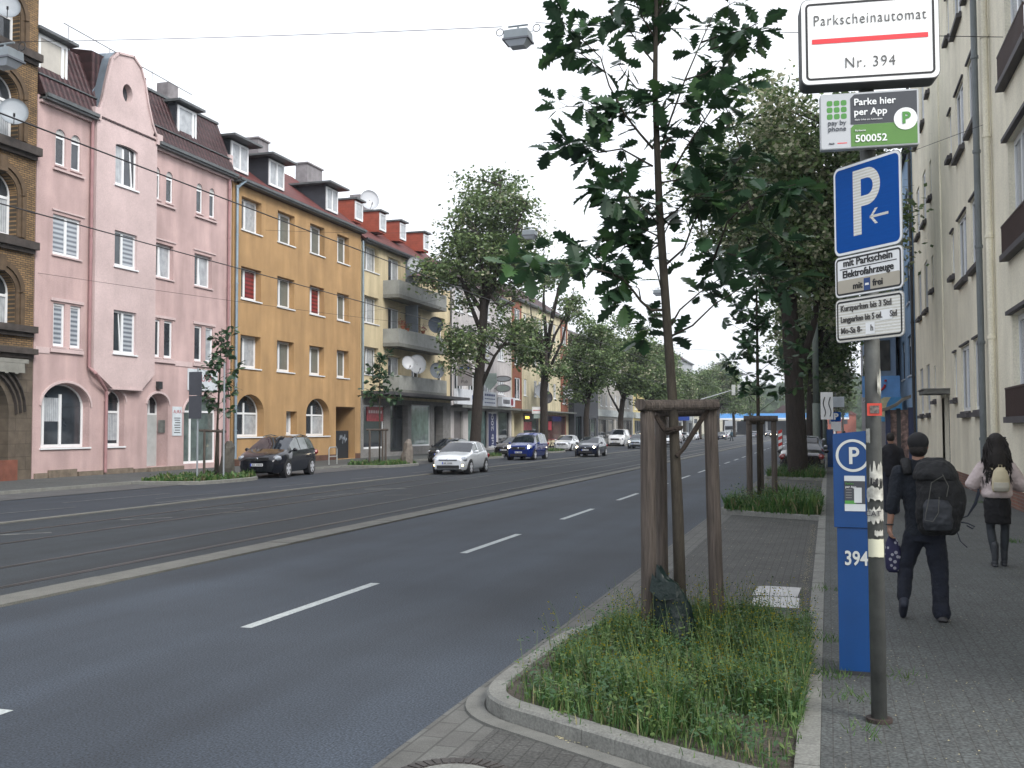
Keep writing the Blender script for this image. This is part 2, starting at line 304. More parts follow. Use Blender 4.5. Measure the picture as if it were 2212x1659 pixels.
# ---------------- grass and weeds
gmats=[mat('grass_a',(.05,.125,.03),.6,var=.35,scale=3,trans=.35),mat('grass_b',(.105,.17,.05),.6,var=.3,scale=3,trans=.35),mat('grass_dry',(.19,.18,.09),.7,var=.3,trans=.2),mat('weed_leaf',(.05,.11,.045),.55,var=.35,scale=4,trans=.3),mat('yellow_flower',(.5,.42,.04),.6,var=.2)]
def inpoly(x,y,P):
    c=False;j=len(P)-1
    for i in range(len(P)):
        if (P[i][1]>y)!=(P[j][1]>y) and x<(P[j][0]-P[i][0])*(y-P[i][1])/(P[j][1]-P[i][1])+P[i][0]: c=not c
        j=i
    return c
def weeds(name,poly,nb,nw,nf,hs,z,seed,label,dens=None,wid=.006,sc=1):
    r=random.Random(seed); b=MB(); xs=[p[0] for p in poly]; ys=[p[1] for p in poly]
    def samp():
        while 1:
            x,y=r.uniform(min(xs)+.1,max(xs)+.03),r.uniform(min(ys)+.1,max(ys)-.1)
            if inpoly(min(x,max(xs)-.01),y,poly) and (dens is None or r.random()<dens(x,y)): return x,y
    for i in range(nb):
        x,y=samp(); h=r.uniform(*hs)*(.5+.5*r.random())*((.62+.38*math.sin(x*3.1+y*2.3)*math.sin(y*1.9+1)) if dens is None else 1)*(1.0 if dens is None else .45+.65*dens(x,y)); a=r.uniform(0,6.28); ln=r.uniform(.1,.7)*h; dx,dy=math.cos(a)*ln,math.sin(a)*ln
        w_=wid*r.uniform(.6,1.5)*sc; px,py=-math.sin(a)*w_,math.cos(a)*w_
        b.mi=0 if r.random()<.55 else (1 if r.random()<.75 else 2)
        b.add([(x-px,y-py,z),(x+px,y+py,z),(x+dx*.4+px,y+dy*.4+py,z+h*.6),(x+dx*.4-px,y+dy*.4-py,z+h*.6),(x+dx,y+dy,z+h)],[(0,1,2,3),(3,2,4)])
    for i in range(nw):
        x,y=samp(); H=r.uniform(.03,hs[1]*.8); b.mi=3 if r.random()<.7 else 1
        for k in range(r.randint(8,14)):
            a=r.uniform(0,6.28); l=r.uniform(.02,.055)*sc; zz=z+H*r.uniform(.3,1); ox,oy=x+r.uniform(-.06,.06)*sc,y+r.uniform(-.06,.06)*sc
            c,s=math.cos(a),math.sin(a); wv=l*.28; t=r.uniform(-.4,.6)*l
            b.add([(ox,oy,zz),(ox+c*l*.5-s*wv,oy+s*l*.5+c*wv,zz+t*.6),(ox+c*l,oy+s*l,zz+t),(ox+c*l*.5+s*wv,oy+s*l*.5-c*wv,zz+t*.6+.004)],[(0,1,2,3)])
    for i in range(nf):
        x,y=samp(); H=r.uniform(.2,.55)*sc; a=r.uniform(0,6.28); dx,dy=math.cos(a)*H*.25,math.sin(a)*H*.25; b.mi=1
        b.tube([(x,y,z),(x+dx*.4,y+dy*.4,z+H*.6),(x+dx,y+dy,z+H)],[.0022,.0018,.001],3,cap=False)
        for k in range(r.randint(4,8)):
            tt=r.uniform(.45,1); q=(x+dx*tt+r.uniform(-.03,.03),y+dy*tt+r.uniform(-.03,.03),z+H*tt); s_=r.uniform(.004,.008); b.mi=4 if r.random()<.6 else 3
            b.add([(q[0]-s_,q[1],q[2]),(q[0],q[1]-s_,q[2]+s_),(q[0]+s_,q[1],q[2]),(q[0],q[1]+s_,q[2]-s_)],[(0,1,2,3)])
    o=b.build('grass',gmats); return tag(o,label,'grass',kind='stuff')
def dn(x,y):
    v=.45+.7*math.sin(x*2.3+1.3)*math.sin(y*1.7+.4)+.35*math.sin(x*7+y*5)
    edge=min(1,max(0,(x+2.2))/.45)*min(1,max(0,10.3+(x+1.3)*.35-y)/.5)
    near=min(1,max(0,(y-(6.42-.6*(x+1.5)))/.7))
    if y<7.0 and x>-.95: near*=.3
    return max(.1,min(1,v))*max(.02,edge)*max(.015,near)
weeds('g',bedpoly,36000,2200,750,(.07,.34),.1,1,'tall green grass and weeds in the kerbed bed around the front young oak',dn,wid=.0035)
for i,dy in enumerate((17.3,34.6)):
    weeds('g',[(x,y+dy) for x,y in bedpoly],9000,700,60,(.2,.65),.1,5+i,['long grass in the second kerbed tree bed behind the empty bay','dry tall grass in the third bed at the foot of the big tree'][i],None,wid=.012,sc=1.6)
lb=['first','second','third','fourth','fifth','sixth']
for i,yc in enumerate((34.6,51.6,67.3,85.2)):
    P=[(-24.6,yc-2.4),(-22.2,yc-2.0),(-22.0,yc),(-22.2,yc+2.0),(-24.6,yc+2.4)]
    weeds('g',P,4500,200,0,(.1,.4),.1,20+i,'%s grass patch in the tree beds across the street, counted from the left'%lb[i],None,wid=.02,sc=2)
# petals / litter
r=random.Random(9); b=MB()
for i in range(3600):
    if i<1500: x=r.uniform(0,4.1); y=4.5+r.random()**1.6*22; z=.123
    elif i<2500: x=-.3+r.gauss(0,.035); y=r.uniform(10.9,22); z=.024
    elif i<3200: t=r.random(); x=-1.7+t*1.35; y=6.39-.43*(x+1.51)-abs(r.gauss(0,.045)); z=.034
    else: x=r.uniform(-2.1,-.3); y=r.uniform(11,24); z=.024
    s_=r.uniform(.003,.008)*(1 if i<3000 else 1.5); a=r.uniform(0,3.14); c,s2=math.cos(a)*s_,math.sin(a)*s_
    b.quad((x-c,y-s2,z),(x+s2,y-c,z+.002),(x+c,y+s2,z),(x-s2,y+c,z+.003))
tag(b.build('fallen_petals',mat('petal',(.42,.38,.24),.8,var=.3)),'dry pale blossom petals scattered on the paving','petals',kind='stuff')
# ---------------- buildings
class FC:
    def __init__(s,X,sg): s.X=X; s.sg=sg
    def P(s,u,z,d): return (s.X+s.sg*d,u,z)
    def box(s,b,u0,u1,z0,z1,d0,d1):
        xa,xb=sorted((s.X+s.sg*d0,s.X+s.sg*d1)); b.box(xa,xb,u0,u1,z0,z1)
def arch(o,n=14):
    u0,u1,z1,r=o['u0'],o['u1'],o['z1'],o.get('rise',0)
    return [(u0+(u1-u0)*(1-math.cos(math.pi*i/n))/2, z1-r+r*math.sin(math.pi*i/n)) for i in range(n+1)]
def wallface(b,f,u0,u1,z0,z1,ops,D=None,rm=None):
    us=sorted({u0,u1}|{o[k] for o in ops for k in('u0','u1')}); zs=sorted({z0,z1}|{o[k] for o in ops for k in('z0','z1')})
    for a,c in zip(us,us[1:]):
        for e,g in zip(zs,zs[1:]):
            um,zm=(a+c)/2,(e+g)/2
            if any(o['u0']<um<o['u1'] and o['z0']<zm<o['z1'] for o in ops): continue
            b.quad(f.P(a,e,0),f.P(c,e,0),f.P(c,g,0),f.P(a,g,0))
    for o in ops:
        d=-o.get('deep',.3); a,c,e,g=o['u0'],o['u1'],o['z0'],o['z1']; zr=g-o.get('rise',0)
        b.quad(f.P(a,e,0),f.P(a,zr,0),f.P(a,zr,d),f.P(a,e,d)); b.quad(f.P(c,e,0),f.P(c,zr,0),f.P(c,zr,d),f.P(c,e,d)); b.quad(f.P(a,e,0),f.P(c,e,0),f.P(c,e,d),f.P(a,e,d))
        if o.get('rise'):
            A=arch(o)
            for p,q in zip(A,A[1:]):
                b.quad(f.P(*p,0),f.P(*q,0),f.P(q[0],g,0),f.P(p[0],g,0)); b.quad(f.P(*p,0),f.P(*q,0),f.P(*q,d),f.P(*p,d))
        else: b.quad(f.P(a,g,0),f.P(c,g,0),f.P(c,g,d),f.P(a,g,d))
def window(f,o,par,wm=None):
    wm=wm or wpl; a,c,e,g=o['u0'],o['u1'],o['z0'],o['z1']; d=-o.get('deep',.3); k=o.get('kind','win')
    if k=='void': return
    fw=o.get('fw',.095)*1.1; b=MB(); D0,D1=d,d+.07
    f.box(b,a,a+fw,e,g-(o.get('rise',0)),D0,D1); f.box(b,c-fw,c,e,g-(o.get('rise',0)),D0,D1); f.box(b,a+fw,c-fw,e,e+fw*1.2,D0,D1)
    if o.get('rise'):
        A=arch(o); 
        for p,q in zip(A,A[1:]):
            cx,cz=(a+c)/2,g-o['rise']; s=.93
            p2=(cx+(p[0]-cx)*s,cz+(p[1]-cz)*s); q2=(cx+(q[0]-cx)*s,cz+(q[1]-cz)*s)
            b.add([f.P(*p,D1),f.P(*q,D1),f.P(*q2,D1),f.P(*p2,D1),f.P(*p2,D0),f.P(*q2,D0)],[(0,1,2,3),(3,2,5,4)])
    else: f.box(b,a+fw,c-fw,g-fw,g,D0,D1)
    W=c-a
    for t in o.get('mull',[]): f.box(b,a+W*t-fw*.62,a+W*t+fw*.62,e+fw*1.2,g-fw-(o.get('rise',0)*.35),D0,D1+.012)
    for t in o.get('trans',[]): f.box(b,a+fw,c-fw,e+(g-e)*t-fw*.5,e+(g-e)*t+fw*.5,D0,D1+.006)
    if o.get('tilt'):  # a sash tilted inwards at the top, seen as a slanting stile
        t0,t1=o['tilt']; 
        b.add([f.P(a+W*t0,e+.1,D1+.02),f.P(a+W*t0+.07,e+.1,D1+.02),f.P(a+W*t0-.05,g-.12,D1-.03),f.P(a+W*t0-.12,g-.12,D1-.03),f.P(a+W*t0,e+.1,D0),f.P(a+W*t0+.07,e+.1,D0),f.P(a+W*t0-.05,g-.12,D0),f.P(a+W*t0-.12,g-.12,D0)],[(0,1,2,3),(4,5,6,7),(0,1,5,4),(1,2,6,5),(2,3,7,6),(3,0,4,7)])
    wn=b.build('door' if k=='door' else 'window',o.get('fm',wm),par)
    b=MB(); pm=o.get('pane',glass); f.box(b,a+.01,c-.01,e+.01,g-.003-(o.get('rise',0)),d+.01,d+.035)
    if o.get('rise'): b.quad(*[f.P(p[0],p[1],d+.035) for p in arch(o)])
    b.build('pane',pm,wn)
    if o.get('ap'): b=MB(); b.quad(*[f.P(p[0],p[1],d+.045) for p in arch(o)]); b.build('shutter',o['ap'],wn)
    if o.get('sec'):   # a second pane material over part of the width (blind or curtain)
        t0,t1,m2=o['sec'][:3]; z0_,z1_=(o['sec'][3:5] if len(o['sec'])>4 else (0,1)); b=MB(); f.box(b,a+W*t0+.012,a+W*t1-.012,e+(g-e)*z0_+.02,e+(g-e)*z1_-.02-(o.get('rise',0)*(.6 if z1_==1 else 0)),d+.035,d+.042); b.build('curtain',m2,wn)
    if o.get('sill',1) and k=='win':
        b=MB(); f.box(b,a-.06,c+.06,e-.07,e-.005,d+.07 if not o.get('sillout') else 0,.07); b.build('sill',o.get('sm',wm),wn)
def shell(b,f,u0,u1,z0,z1,dep):
    b.quad(f.P(u0,z0,0),f.P(u0,z1,0),f.P(u0,z1,-dep),f.P(u0,z0,-dep)); b.quad(f.P(u1,z0,0),f.P(u1,z1,0),f.P(u1,z1,-dep),f.P(u1,z0,-dep)); b.quad(f.P(u0,z0,-dep),f.P(u1,z0,-dep),f.P(u1,z1,-dep),f.P(u0,z1,-dep))
def W(u0,u1,z0,z1,**k): return dict(u0=u0,u1=u1,z0=z0,z1=z1,**k)
def roofprism(f,u0,u1,prof,par,m,name='roof',thick=0):
    # prof: list of (d,z) closed polygon
    b=MB(); n=len(prof); vs=[f.P(u0,z,d) for d,z in prof]+[f.P(u1,z,d) for d,z in prof]
    b.add(vs,[tuple(range(n)),tuple(range(2*n-1,n-1,-1))]+[(i,(i+1)%n,(i+1)%n+n,i+n) for i in range(n)]); return b.build(name,m,par)
tileA=mat('roof_tiles_plum',(.045,.02,.022),.6,kind='tile',ts=1.05,tz=.75,var=.3,scale=2,bump=1,bd=.06,spec=.4)
tileB=mat('roof_tiles_red',(.1,.025,.022),.65,kind='tile',ts=1.1,tz=.8,var=.3,scale=2,bump=.9,bd=.05,spec=.5)
slate=mat('slate_cladding',(.035,.04,.052),.55,kind='brick',bw=.4,rh=.18,var=.2,col2=(.028,.032,.042),pl='xz',bump=.3)
redslate=mat('red_cladding',(.32,.07,.04),.65,kind='brick',bw=.4,rh=.18,var=.2,col2=(.27,.06,.035),pl='xz',bump=.3)
zinc=mat('zinc',(.17,.21,.25),.45,metal=.4,var=.2,scale=2)
gutm=mat('gutter_metal',(.1,.11,.115),.5,metal=.3,var=.3)
def stucco(n,c,**k): return mat(n,c,.92,var=k.pop('var',.12),scale=k.pop('scale',.7),bump=.35,bs=45,bd=.012,speck=.12,ss=25,streak=(1,1.3,.22),sa=k.pop('sa',.2),**k)
def gutter(f,u0,u1,z,par,out=.42,m=None):
    b=MB(); f.box(b,u0,u1,z-.05,z+.09,out-.14,out); f.box(b,u0,u1,z-.14,z-.052,0.002,out-.08); b.build('gutter',m or gutm,par)
def pipe(f,u,z0,z1,par,r=.06,d=.12,m=None,name='downpipe',pts=None):
    b=MB(); P=pts or [f.P(u,z0,d),f.P(u,z1,d)]; b.tube(P,r,10); 
    if not pts:
        z=z0+1.5
        while z<z1: b.tube([f.P(u,z-.04,d),f.P(u,z+.04,d)],r*1.25,10); z+=2.6
    return b.build(name,m or zinc,par,smooth=False)
def dish(c,r,face,label,group='satellite dishes on the facades',m=None,stem=None):
    t=thing('satellite_dish',label,'satellite dish',c,0,group); fx,fy,fz=Vector(face).normalized(); n=Vector((fx,fy,fz)); a=Vector((-fy,fx,0)).normalized(); u=n.cross(a)
    if u.z<0: u=-u
    b=MB(); C=Vector(c); vs=[C-n*r*.16]; K=20; rings=4
    for i in range(1,rings+1):
        rr=r*i/rings; dd=-r*.16*(1-(i/rings)**2)
        vs+=[C+a*math.cos(2*math.pi*j/K)*rr*.93+u*math.sin(2*math.pi*j/K)*rr+n*dd for j in range(K)]
    fs=[(0,1+j,1+(j+1)%K) for j in range(K)]
    for i in range(rings-1):
        for j in range(K): fs.append((1+i*K+j,1+(i+1)*K+j,1+(i+1)*K+(j+1)%K,1+i*K+(j+1)%K))
    nn=len(vs); vs+=[v-n*.02 for v in vs]; fs+=[tuple(x+nn for x in q) for q in fs]; q0=1+(rings-1)*K
    fs+=[(q0+j,q0+(j+1)%K,q0+(j+1)%K+nn,q0+j+nn) for j in range(K)]
    b.add(vs,fs); b.build('reflector',m or mat('dish_grey',(.36,.38,.4),.5,var=.12),t,smooth=True)
    b=MB(); b.tube([C-u*r*.95,C-u*r*.75+n*r*.7],.015,6); b.tube([C-u*r*.78+n*r*.62,C-u*r*.6+n*r*.78],.04,8); b.build('feed_arm',dmet,t)
    b=MB(); e=Vector(stem) if stem else C-n*.35-u*r*.6; b.tube([C-n*.1,C-n*.2-u*.1,e],.025,8); b.build('mount',dmet,t); return t
# ---- pink building
pinkm=stucco('pink_stucco',(.46,.335,.325)); pinkl=stucco('pale_pink_stucco',(.51,.405,.4),sa=.06); stone=mat('sandstone',(.16,.13,.1),.9,var=.35,scale=4,bump=.4,bs=20)
F=FC(-30,1)
pk=thing('pink_building','pink stuccoed apartment house with curved gable, plum tiled mansard and arched ground floor','building',(-35,39.8,0))
ops=[]
def AW(a,c): ops.append(W(a,c,12.9,14.42,rise=.28,deep=.13,fw=.07,trans=[.76],ap=shut,sm=pinkl,sillout=1))
for a,c in ((33.85,34.42),(34.75,35.32),(40.15,40.7),(41.15,41.68),(43.6,44.12),(44.72,45.2)): AW(a,c)
ops+=[W(33.78,35.4,9.2,10.86,mull=[.5],deep=.16,sec=(0,1,blind),sm=pinkl,sillout=1),W(40.2,41.78,9.22,10.85,mull=[.45],tilt=(.5,0),deep=.28,sm=pinkl,sillout=1,sec=(.48,1,curt)),W(43.5,45.0,9.22,10.85,mull=[.4],deep=.28,tilt=(.45,0),sec=(.45,1,curt),sm=pinkl,sillout=1)]
for a,c,p in ((33.88,34.55,blind),(34.85,35.5,blind),(40.2,40.85,glass),(41.12,41.78,glass),(43.55,44.2,glass),(44.5,45.15,curt)): ops.append(W(a,c,5.45,7.22,deep=.14,pane=p,fw=.09,sillout=1,sm=pinkl))
ops+=[W(33.3,36.1,1.32,3.95,rise=.95,deep=.42,mull=[.17,.52],sec=(.2,.52,curt,.4,1)),W(37.1,38.35,1.32,3.75,rise=.5,deep=.35,trans=[.62],sec=(0,1,curt,.1,.6)),
 W(39.95,41.5,.32,3.72,rise=.5,deep=.7,kind='door',trans=[.72],mull=[.12,.6],fw=.1),W(42.75,45.75,.36,3.75,rise=.9,deep=.35,kind='door',mull=[.3],trans=[.76],fw=.09,pane=mat('shop_glass',(.1,.13,.125),.04,var=.4,spec=.8))]
b=MB(); wallface(b,F,32.85,46.75,.0,15.5,ops); shell(b,F,32.85,46.75,0,15.5,11)
wl=b.build('wall',pinkm,pk)
for o in ops: window(F,o,pk)
b=MB(); F.box(b,40.75,41.45,.34,2.75,-.62,-.6); b.build('door_panel',mat('door_pale',(.38,.4,.4),.5),pk)
b=MB()   # trims
TR=[(33.7,35.5,12.66,12.745,.1),(40.0,41.85,12.66,12.745,.1),(43.45,45.35,12.66,12.745,.1),(32.9,33.68,5.12,5.37,.03),(41.97,43.38,5.12,5.37,.03),(32.9,35.9,15.2,15.38,.16),(40.3,46.7,15.2,15.38,.16)]
for a,c in ((33.7,35.6),(40.05,41.95),(43.4,45.3)): TR+=[(a,c,5.2,5.36,.09),(a,c,7.3,7.42,.06),(a,c,11.0,11.07,.05)]
for a,c,z0,z1,dd in TR: b=MB(); F.box(b,a,c,z0,z1,.002,dd); b.build('moulding',pinkl,pk)
for o in ops[-4:]:
    b=MB(); A=arch(dict(u0=o['u0']-.12,u1=o['u1']+.12,z1=o['z1']+.13,rise=o['rise']+.1)); B=arch(dict(u0=o['u0']-.03,u1=o['u1']+.03,z1=o['z1']+.03,rise=o['rise']+.03))
    for i in range(len(A)-1): b.add([F.P(*A[i],.05),F.P(*A[i+1],.05),F.P(*B[i+1],.05),F.P(*B[i],.05),F.P(*A[i],.0),F.P(*A[i+1],.0)],[(0,1,2,3),(0,1,5,4)]);
    b.build('moulding',pinkl,pk)
for a,c,z in ((32.95,33.6,.32),(33.7,35.3,.42),(35.4,36.9,.3),(37.0,38.9,.34),(39.0,39.9,.28),(41.6,42.7,.3),(45.9,46.7,.3)): b=MB(); F.box(b,a,c,.0,z,.003,.09); b.build('plinth',stone,pk)
b=MB(); F.box(b,39.95,41.5,0,.3,-.6,.25); b.build('doorstep',stone,pk)
# bay with gable
G=FC(-29.74,1); bo=[W(37.2,38.72,12.85,14.7,rise=.12,deep=.2,mull=[.42],tilt=(.8,0),sec=(0,.42,curt)),W(37.22,38.74,9.24,10.82,deep=.2,mull=[.4],sec=(.42,1,blind)),W(37.22,38.76,5.4,7.3,deep=.2,mull=[.47],tilt=(.38,0),sec=(.47,1,blind))]
b=MB(); wallface(b,G,36.0,40.1,4.6,15.7,bo)
b.quad(G.P(36,4.6,0),G.P(40.1,4.6,0),G.P(39.2,3.86,0),G.P(37.2,3.86,0))
for p,q in (((36,15.7),(36,4.6)),((36,4.6),(37.2,3.86)),((37.2,3.86),(39.2,3.86)),((39.2,3.86),(40.1,4.6)),((40.1,4.6),(40.1,15.7))): b.quad(G.P(*p,0),G.P(*q,0),G.P(*q,-.26),G.P(*p,-.26))
gab=[(36.0,15.7),(36.25,16.2),(36.45,17.0),(36.72,17.95),(36.85,18.35),(37.25,18.75),(38.3,18.95),(38.85,18.6),(39.15,18.0),(39.4,17.1),(39.75,16.2),(40.1,15.7)]
# gable with a round window hole
cz,cy,rw=17.1,37.95,.42; K=len(gab); circ=[(cy+.34*math.cos(t),cz+rw*math.sin(t)) for t in [2*math.pi*i/24 for i in range(24)]]
def angk(p): return math.atan2(p[1]-cz,p[0]-cy)
NS=48
def outer(t):
    dx,dz=math.cos(t),math.sin(t); best=None; P=gab
    for (x0,z0),(x1,z1) in zip(P,P[1:]+P[:1]):
        den=dx*(z1-z0)-dz*(x1-x0)
        if abs(den)<1e-9: continue
        s=((x0-cy)*(z1-z0)-(z0-cz)*(x1-x0))/den; q=((x0-cy)*dz-(z0-cz)*dx)/den
        if s>0 and -1e-6<=q<=1+1e-6 and (best is None or s<best): best=s
    return (cy+dx*best,cz+dz*best)
for i in range(NS):
    t0,t1=2*math.pi*i/NS-math.pi,2*math.pi*(i+1)/NS-math.pi
    a0=(cy+.34*math.cos(t0),cz+rw*math.sin(t0)); a1=(cy+.34*math.cos(t1),cz+rw*math.sin(t1))
    b.quad(G.P(*a0,0),G.P(*a1,0),G.P(*outer(t1),0),G.P(*outer(t0),0)); b.quad(G.P(*a0,0),G.P(*a1,0),G.P(*a1,-.3),G.P(*a0,-.3))
for p,q in zip(gab,gab[1:]): b.quad(G.P(*p,0),G.P(*q,0),G.P(*q,-.12),G.P(*p,-.12))
b.quad(*[G.P(u,z,-.5) for u,z in gab])
b.build('bay',pinkl,pk)
for o in bo: window(G,o,pk)
b=MB(); b.quad(*[G.P(cy+.33*math.cos(t),cz+.4*math.sin(t),-.28) for t in [2*math.pi*i/20 for i in range(20)]]); b.build('round_window',glass,pk)
b=MB(); P2=[(cy+(u-cy)*1.0,z+.05) for u,z in gab]
for p,q in zip(gab,gab[1:]):
    n=Vector((-(q[1]-p[1]),q[0]-p[0])).normalized()*.09
    b.add([G.P(p[0]+n.x*0,p[1],.07),G.P(q[0],q[1],.07),G.P(q[0]-n.x,q[1]-n.y,.07),G.P(p[0]-n.x,p[1]-n.y,.07),G.P(p[0]-n.x,p[1]-n.y,.0),G.P(q[0]-n.x,q[1]-n.y,0),G.P(p[0],p[1],-.12),G.P(q[0],q[1],-.12)],[(0,1,2,3),(3,2,5,4),(0,1,7,6)])
b.build('gable_coping',pinkl,pk)
for q in ((35.75,36.15,15.35,15.85,-.2,.1),(39.98,40.38,15.35,15.85,-.2,.1)): b=MB(); G.box(b,*q); b.build('gable_corner',pinkl,pk)
b=MB(); G.box(b,37.2,39.2,3.8,3.87,-.2,.06); b.build('bay_sill',pinkl,pk)
b=MB()
for p,q in zip(gab[:-1],gab[1:]): b.quad(G.P(p[0],p[1]+.01,-.12),G.P(q[0],q[1]+.01,-.12),G.P(q[0],q[1]+.01,-1.5),G.P(p[0],p[1]+.01,-1.5))
b.add([G.P(36.0,15.75,-.5),G.P(36.45,17.0,-.5),G.P(37.1,18.7,-.5),G.P(36.85,18.7,-1.9),G.P(36.0,17.6,-1.6),G.P(35.55,15.75,-.3)],[(0,1,2,3,4,5)]); b.add([G.P(40.1,15.75,-.5),G.P(39.4,17.1,-.5),G.P(38.6,18.7,-.5),G.P(38.9,18.7,-1.9),G.P(40.5,15.75,-.3)],[(0,1,2,3,4)])
b.build('gable_flashing',zinc,pk)
prof=[(.3,15.5),(-.9,18.35),(-1.3,18.55),(-5.5,20.4),(-11,18.3),(-11,15.5)]
roofprism(F,32.9,46.7,prof,pk,tileA)
roofprism(G,36.2,39.9,[(-.5,15.8),(-.5,18.5),(-3,19.0),(-3,16)],pk,tileA,'gable_roof')
gutter(F,32.9,35.95,15.45,pk,.46); gutter(F,40.15,46.75,15.45,pk,.46)
b=MB(); F.box(b,33.0,35.5,18.3,18.42,-1.0,-.8); F.box(b,40.2,46.7,18.3,18.42,-1.0,-.8); F.box(b,32.85,46.7,16.35,16.4,-.1,.02); b.build('ridge_flashing',gutm,pk)
def dormer(f,u0,u1,z0,z1,par,d0,cheek,over=.25,back=2.6,wm=None,mull=[.5],slope=.12):
    dd=[(d0,z0),(d0,z1),(d0-back,z1+.1),(d0-back,z0+.4)]
    roofprism(f,u0,u1,[(d0,z0-.15),(d0,z1),(d0-back,z1),(d0-back,z0)],par,cheek,'dormer')
    g=FC(f.X+f.sg*(d0+.14),f.sg); o=W(u0+.06,u1-.06,z0,z1-.1,deep=.13,mull=mull,fw=.1,sill=0,pane=wm or curt); window(g,o,par)
    b=MB(); f.box(b,u0-over,u1+over,z1+.003,z1+.12,d0-back,d0+over+.15); b.build('dormer_roof',gutm,par)
dormer(F,33.0,34.75,16.45,18.15,pk,-.28,mat('dormer_white',(.6,.62,.63),.5),wm=mat('beige_blind',(.42,.4,.36),.3),mull=[.82])
dormer(F,42.25,43.9,16.4,18.1,pk,-.28,slate,wm=curt,mull=[.8])
b=MB(); b.box(-34.2,-33.5,49.2-3.2,50.1-3.2,18,20.7); b.build('chimney',mat('chimney_render',(.2,.19,.2),.9,var=.3),pk)
b=MB(); b.box(-36,-30.0,46.55,46.85,15.4,16.6); b.build('firewall',pinkl,pk)
b=MB(); b.tube([(-31.5,35.9,19.75),(-31.5,39.1,19.68),(-31.5,42,19.62),(-31.5,45.3,19.55)],.02,5)
for y in (36.2,38.9,42.0): b.tube([(-31.5,y,18.5),(-31.5,y,19.7)],.015,5)
b.build('lightning_rod',dmet,pk)
pm_=mat('pink_pipe',(.3,.17,.175),.6,var=.15)
pipe(F,0,0,0,pk,.07,pts=[(-29.86,35.86,15.3),(-29.86,35.86,4.7),(-29.6,35.95,4.45),(-29.86,36.95,3.75),(-29.88,37.0,3.5),(-29.88,37.0,.2)],m=pm_)
pipe(F,46.35,.2,15.3,pk,.07,m=pm_)
b=MB(); F.box(b,43.0,45.5,3.98,5.05,.003,.06); sb=b.build('sign_board',mat('board_pale',(.55,.6,.64),.5),pk)
rt=mat('text_red',(.35,.05,.06),.6); tx=mat('text_dark',(.03,.03,.04),.6)
text('AURA',.5,rt,sb,F.P(44.4,4.6,.065),(0,1,0),(0,0,1))
b=MB(); F.box(b,41.82,42.55,1.75,3.15,.003,.03); sb=b.build('notice_panel',mat('board_pale',(.5,.5,.5),.5),pk)
text('AURA',.24,rt,sb,F.P(42.19,2.9,.032),(0,1,0),(0,0,1))
b=MB()
for i,z in enumerate((2.6,2.5,2.38,2.26,2.14,2.02,1.9)): F.box(b,41.95+.03*(i%3),42.43-.03*(i%2),z-.02,z+.02,.03,.034)
b.build('lettering',tx,sb)
text('13',.45,rt,pk,F.P(44.0,3.2,-.27),(0,1,0),(0,0,1))
b=MB(); F.box(b,40.55,40.85,3.95,4.3,.0,.16); b.build('door_lamp',dmet,pk)
b=MB(); F.box(b,41.44,41.49,1.9,2.5,-.5,-.15); b.build('letter_boxes',gmet,pk)
# ---- brick building
br=thing('brick_building','ochre brick apartment house with dark stone cornices and round arched windows at left edge','building',(-35,27,0))
brm=mat('ochre_brick',(.25,.155,.07),.9,kind='brick',bw=.26,rh=.085,ms=.014,var=.35,scale=1.2,col2=(.155,.097,.045),mortar=(.05,.04,.03),bump=.6,bd=.01)
dst=mat('sooty_stone',(.05,.042,.038),.9,var=.4,scale=3,bump=.3,bs=15)
bops=[]
for z in (1.2,):
    pass
for zc in (13.0,9.2,5.4):
    for u in (30.0,26.0,22.0): bops.append(W(u,u+2.0-.2,zc+.55-.2,zc+2.75,rise=.8,deep=.4,mull=[.5],trans=[.62],sec=(0,1,curt,0,.6),sillout=1,sm=dst))
for zc in (17.0,): bops.append(W(30,31.8,zc-.1,zc+1.9,rise=.8,deep=.4,mull=[.5],trans=[.62]))
sh=[W(28.6,31.6,.9,4.2,rise=1.5,deep=.7,kind='door',fm=mat('green_frame',(.01,.03,.025),.5),mull=[.7],trans=[.6]),W(23,27,.9,4.2,rise=1.5,deep=.7,kind='door',fm=dmet,mull=[.5],trans=[.6])]
b=MB(); wallface(b,F,18,32.8,5.3,21,bops); shell(b,F,18,32.8,0,21,11); b.build('wall',brm,br)
b=MB(); wallface(b,FC(-29.985,1),18,32.8,0,5.299,sh); b.build('ground_floor_wall',mat('brown_stone',(.1,.08,.06),.9,kind='brick',bw=1.1,rh=.5,ms=.012,var=.3,col2=(.085,.07,.052),bump=.4),br)
for o in bops+sh: window(F,o,br)
b=MB()
for z,h,dp in ((5.0,.22,.3),(5.35+.5,.26,.28),(9.15,.3,.28),(12.9,.32,.34),(16.7,.3,.3)): F.box(b,17.9,32.78,z,z+h,.003,dp); F.box(b,17.9,32.7,z-.16,z-.003,.003,dp*.5)
b.build('cornice',dst,br)
b=MB()
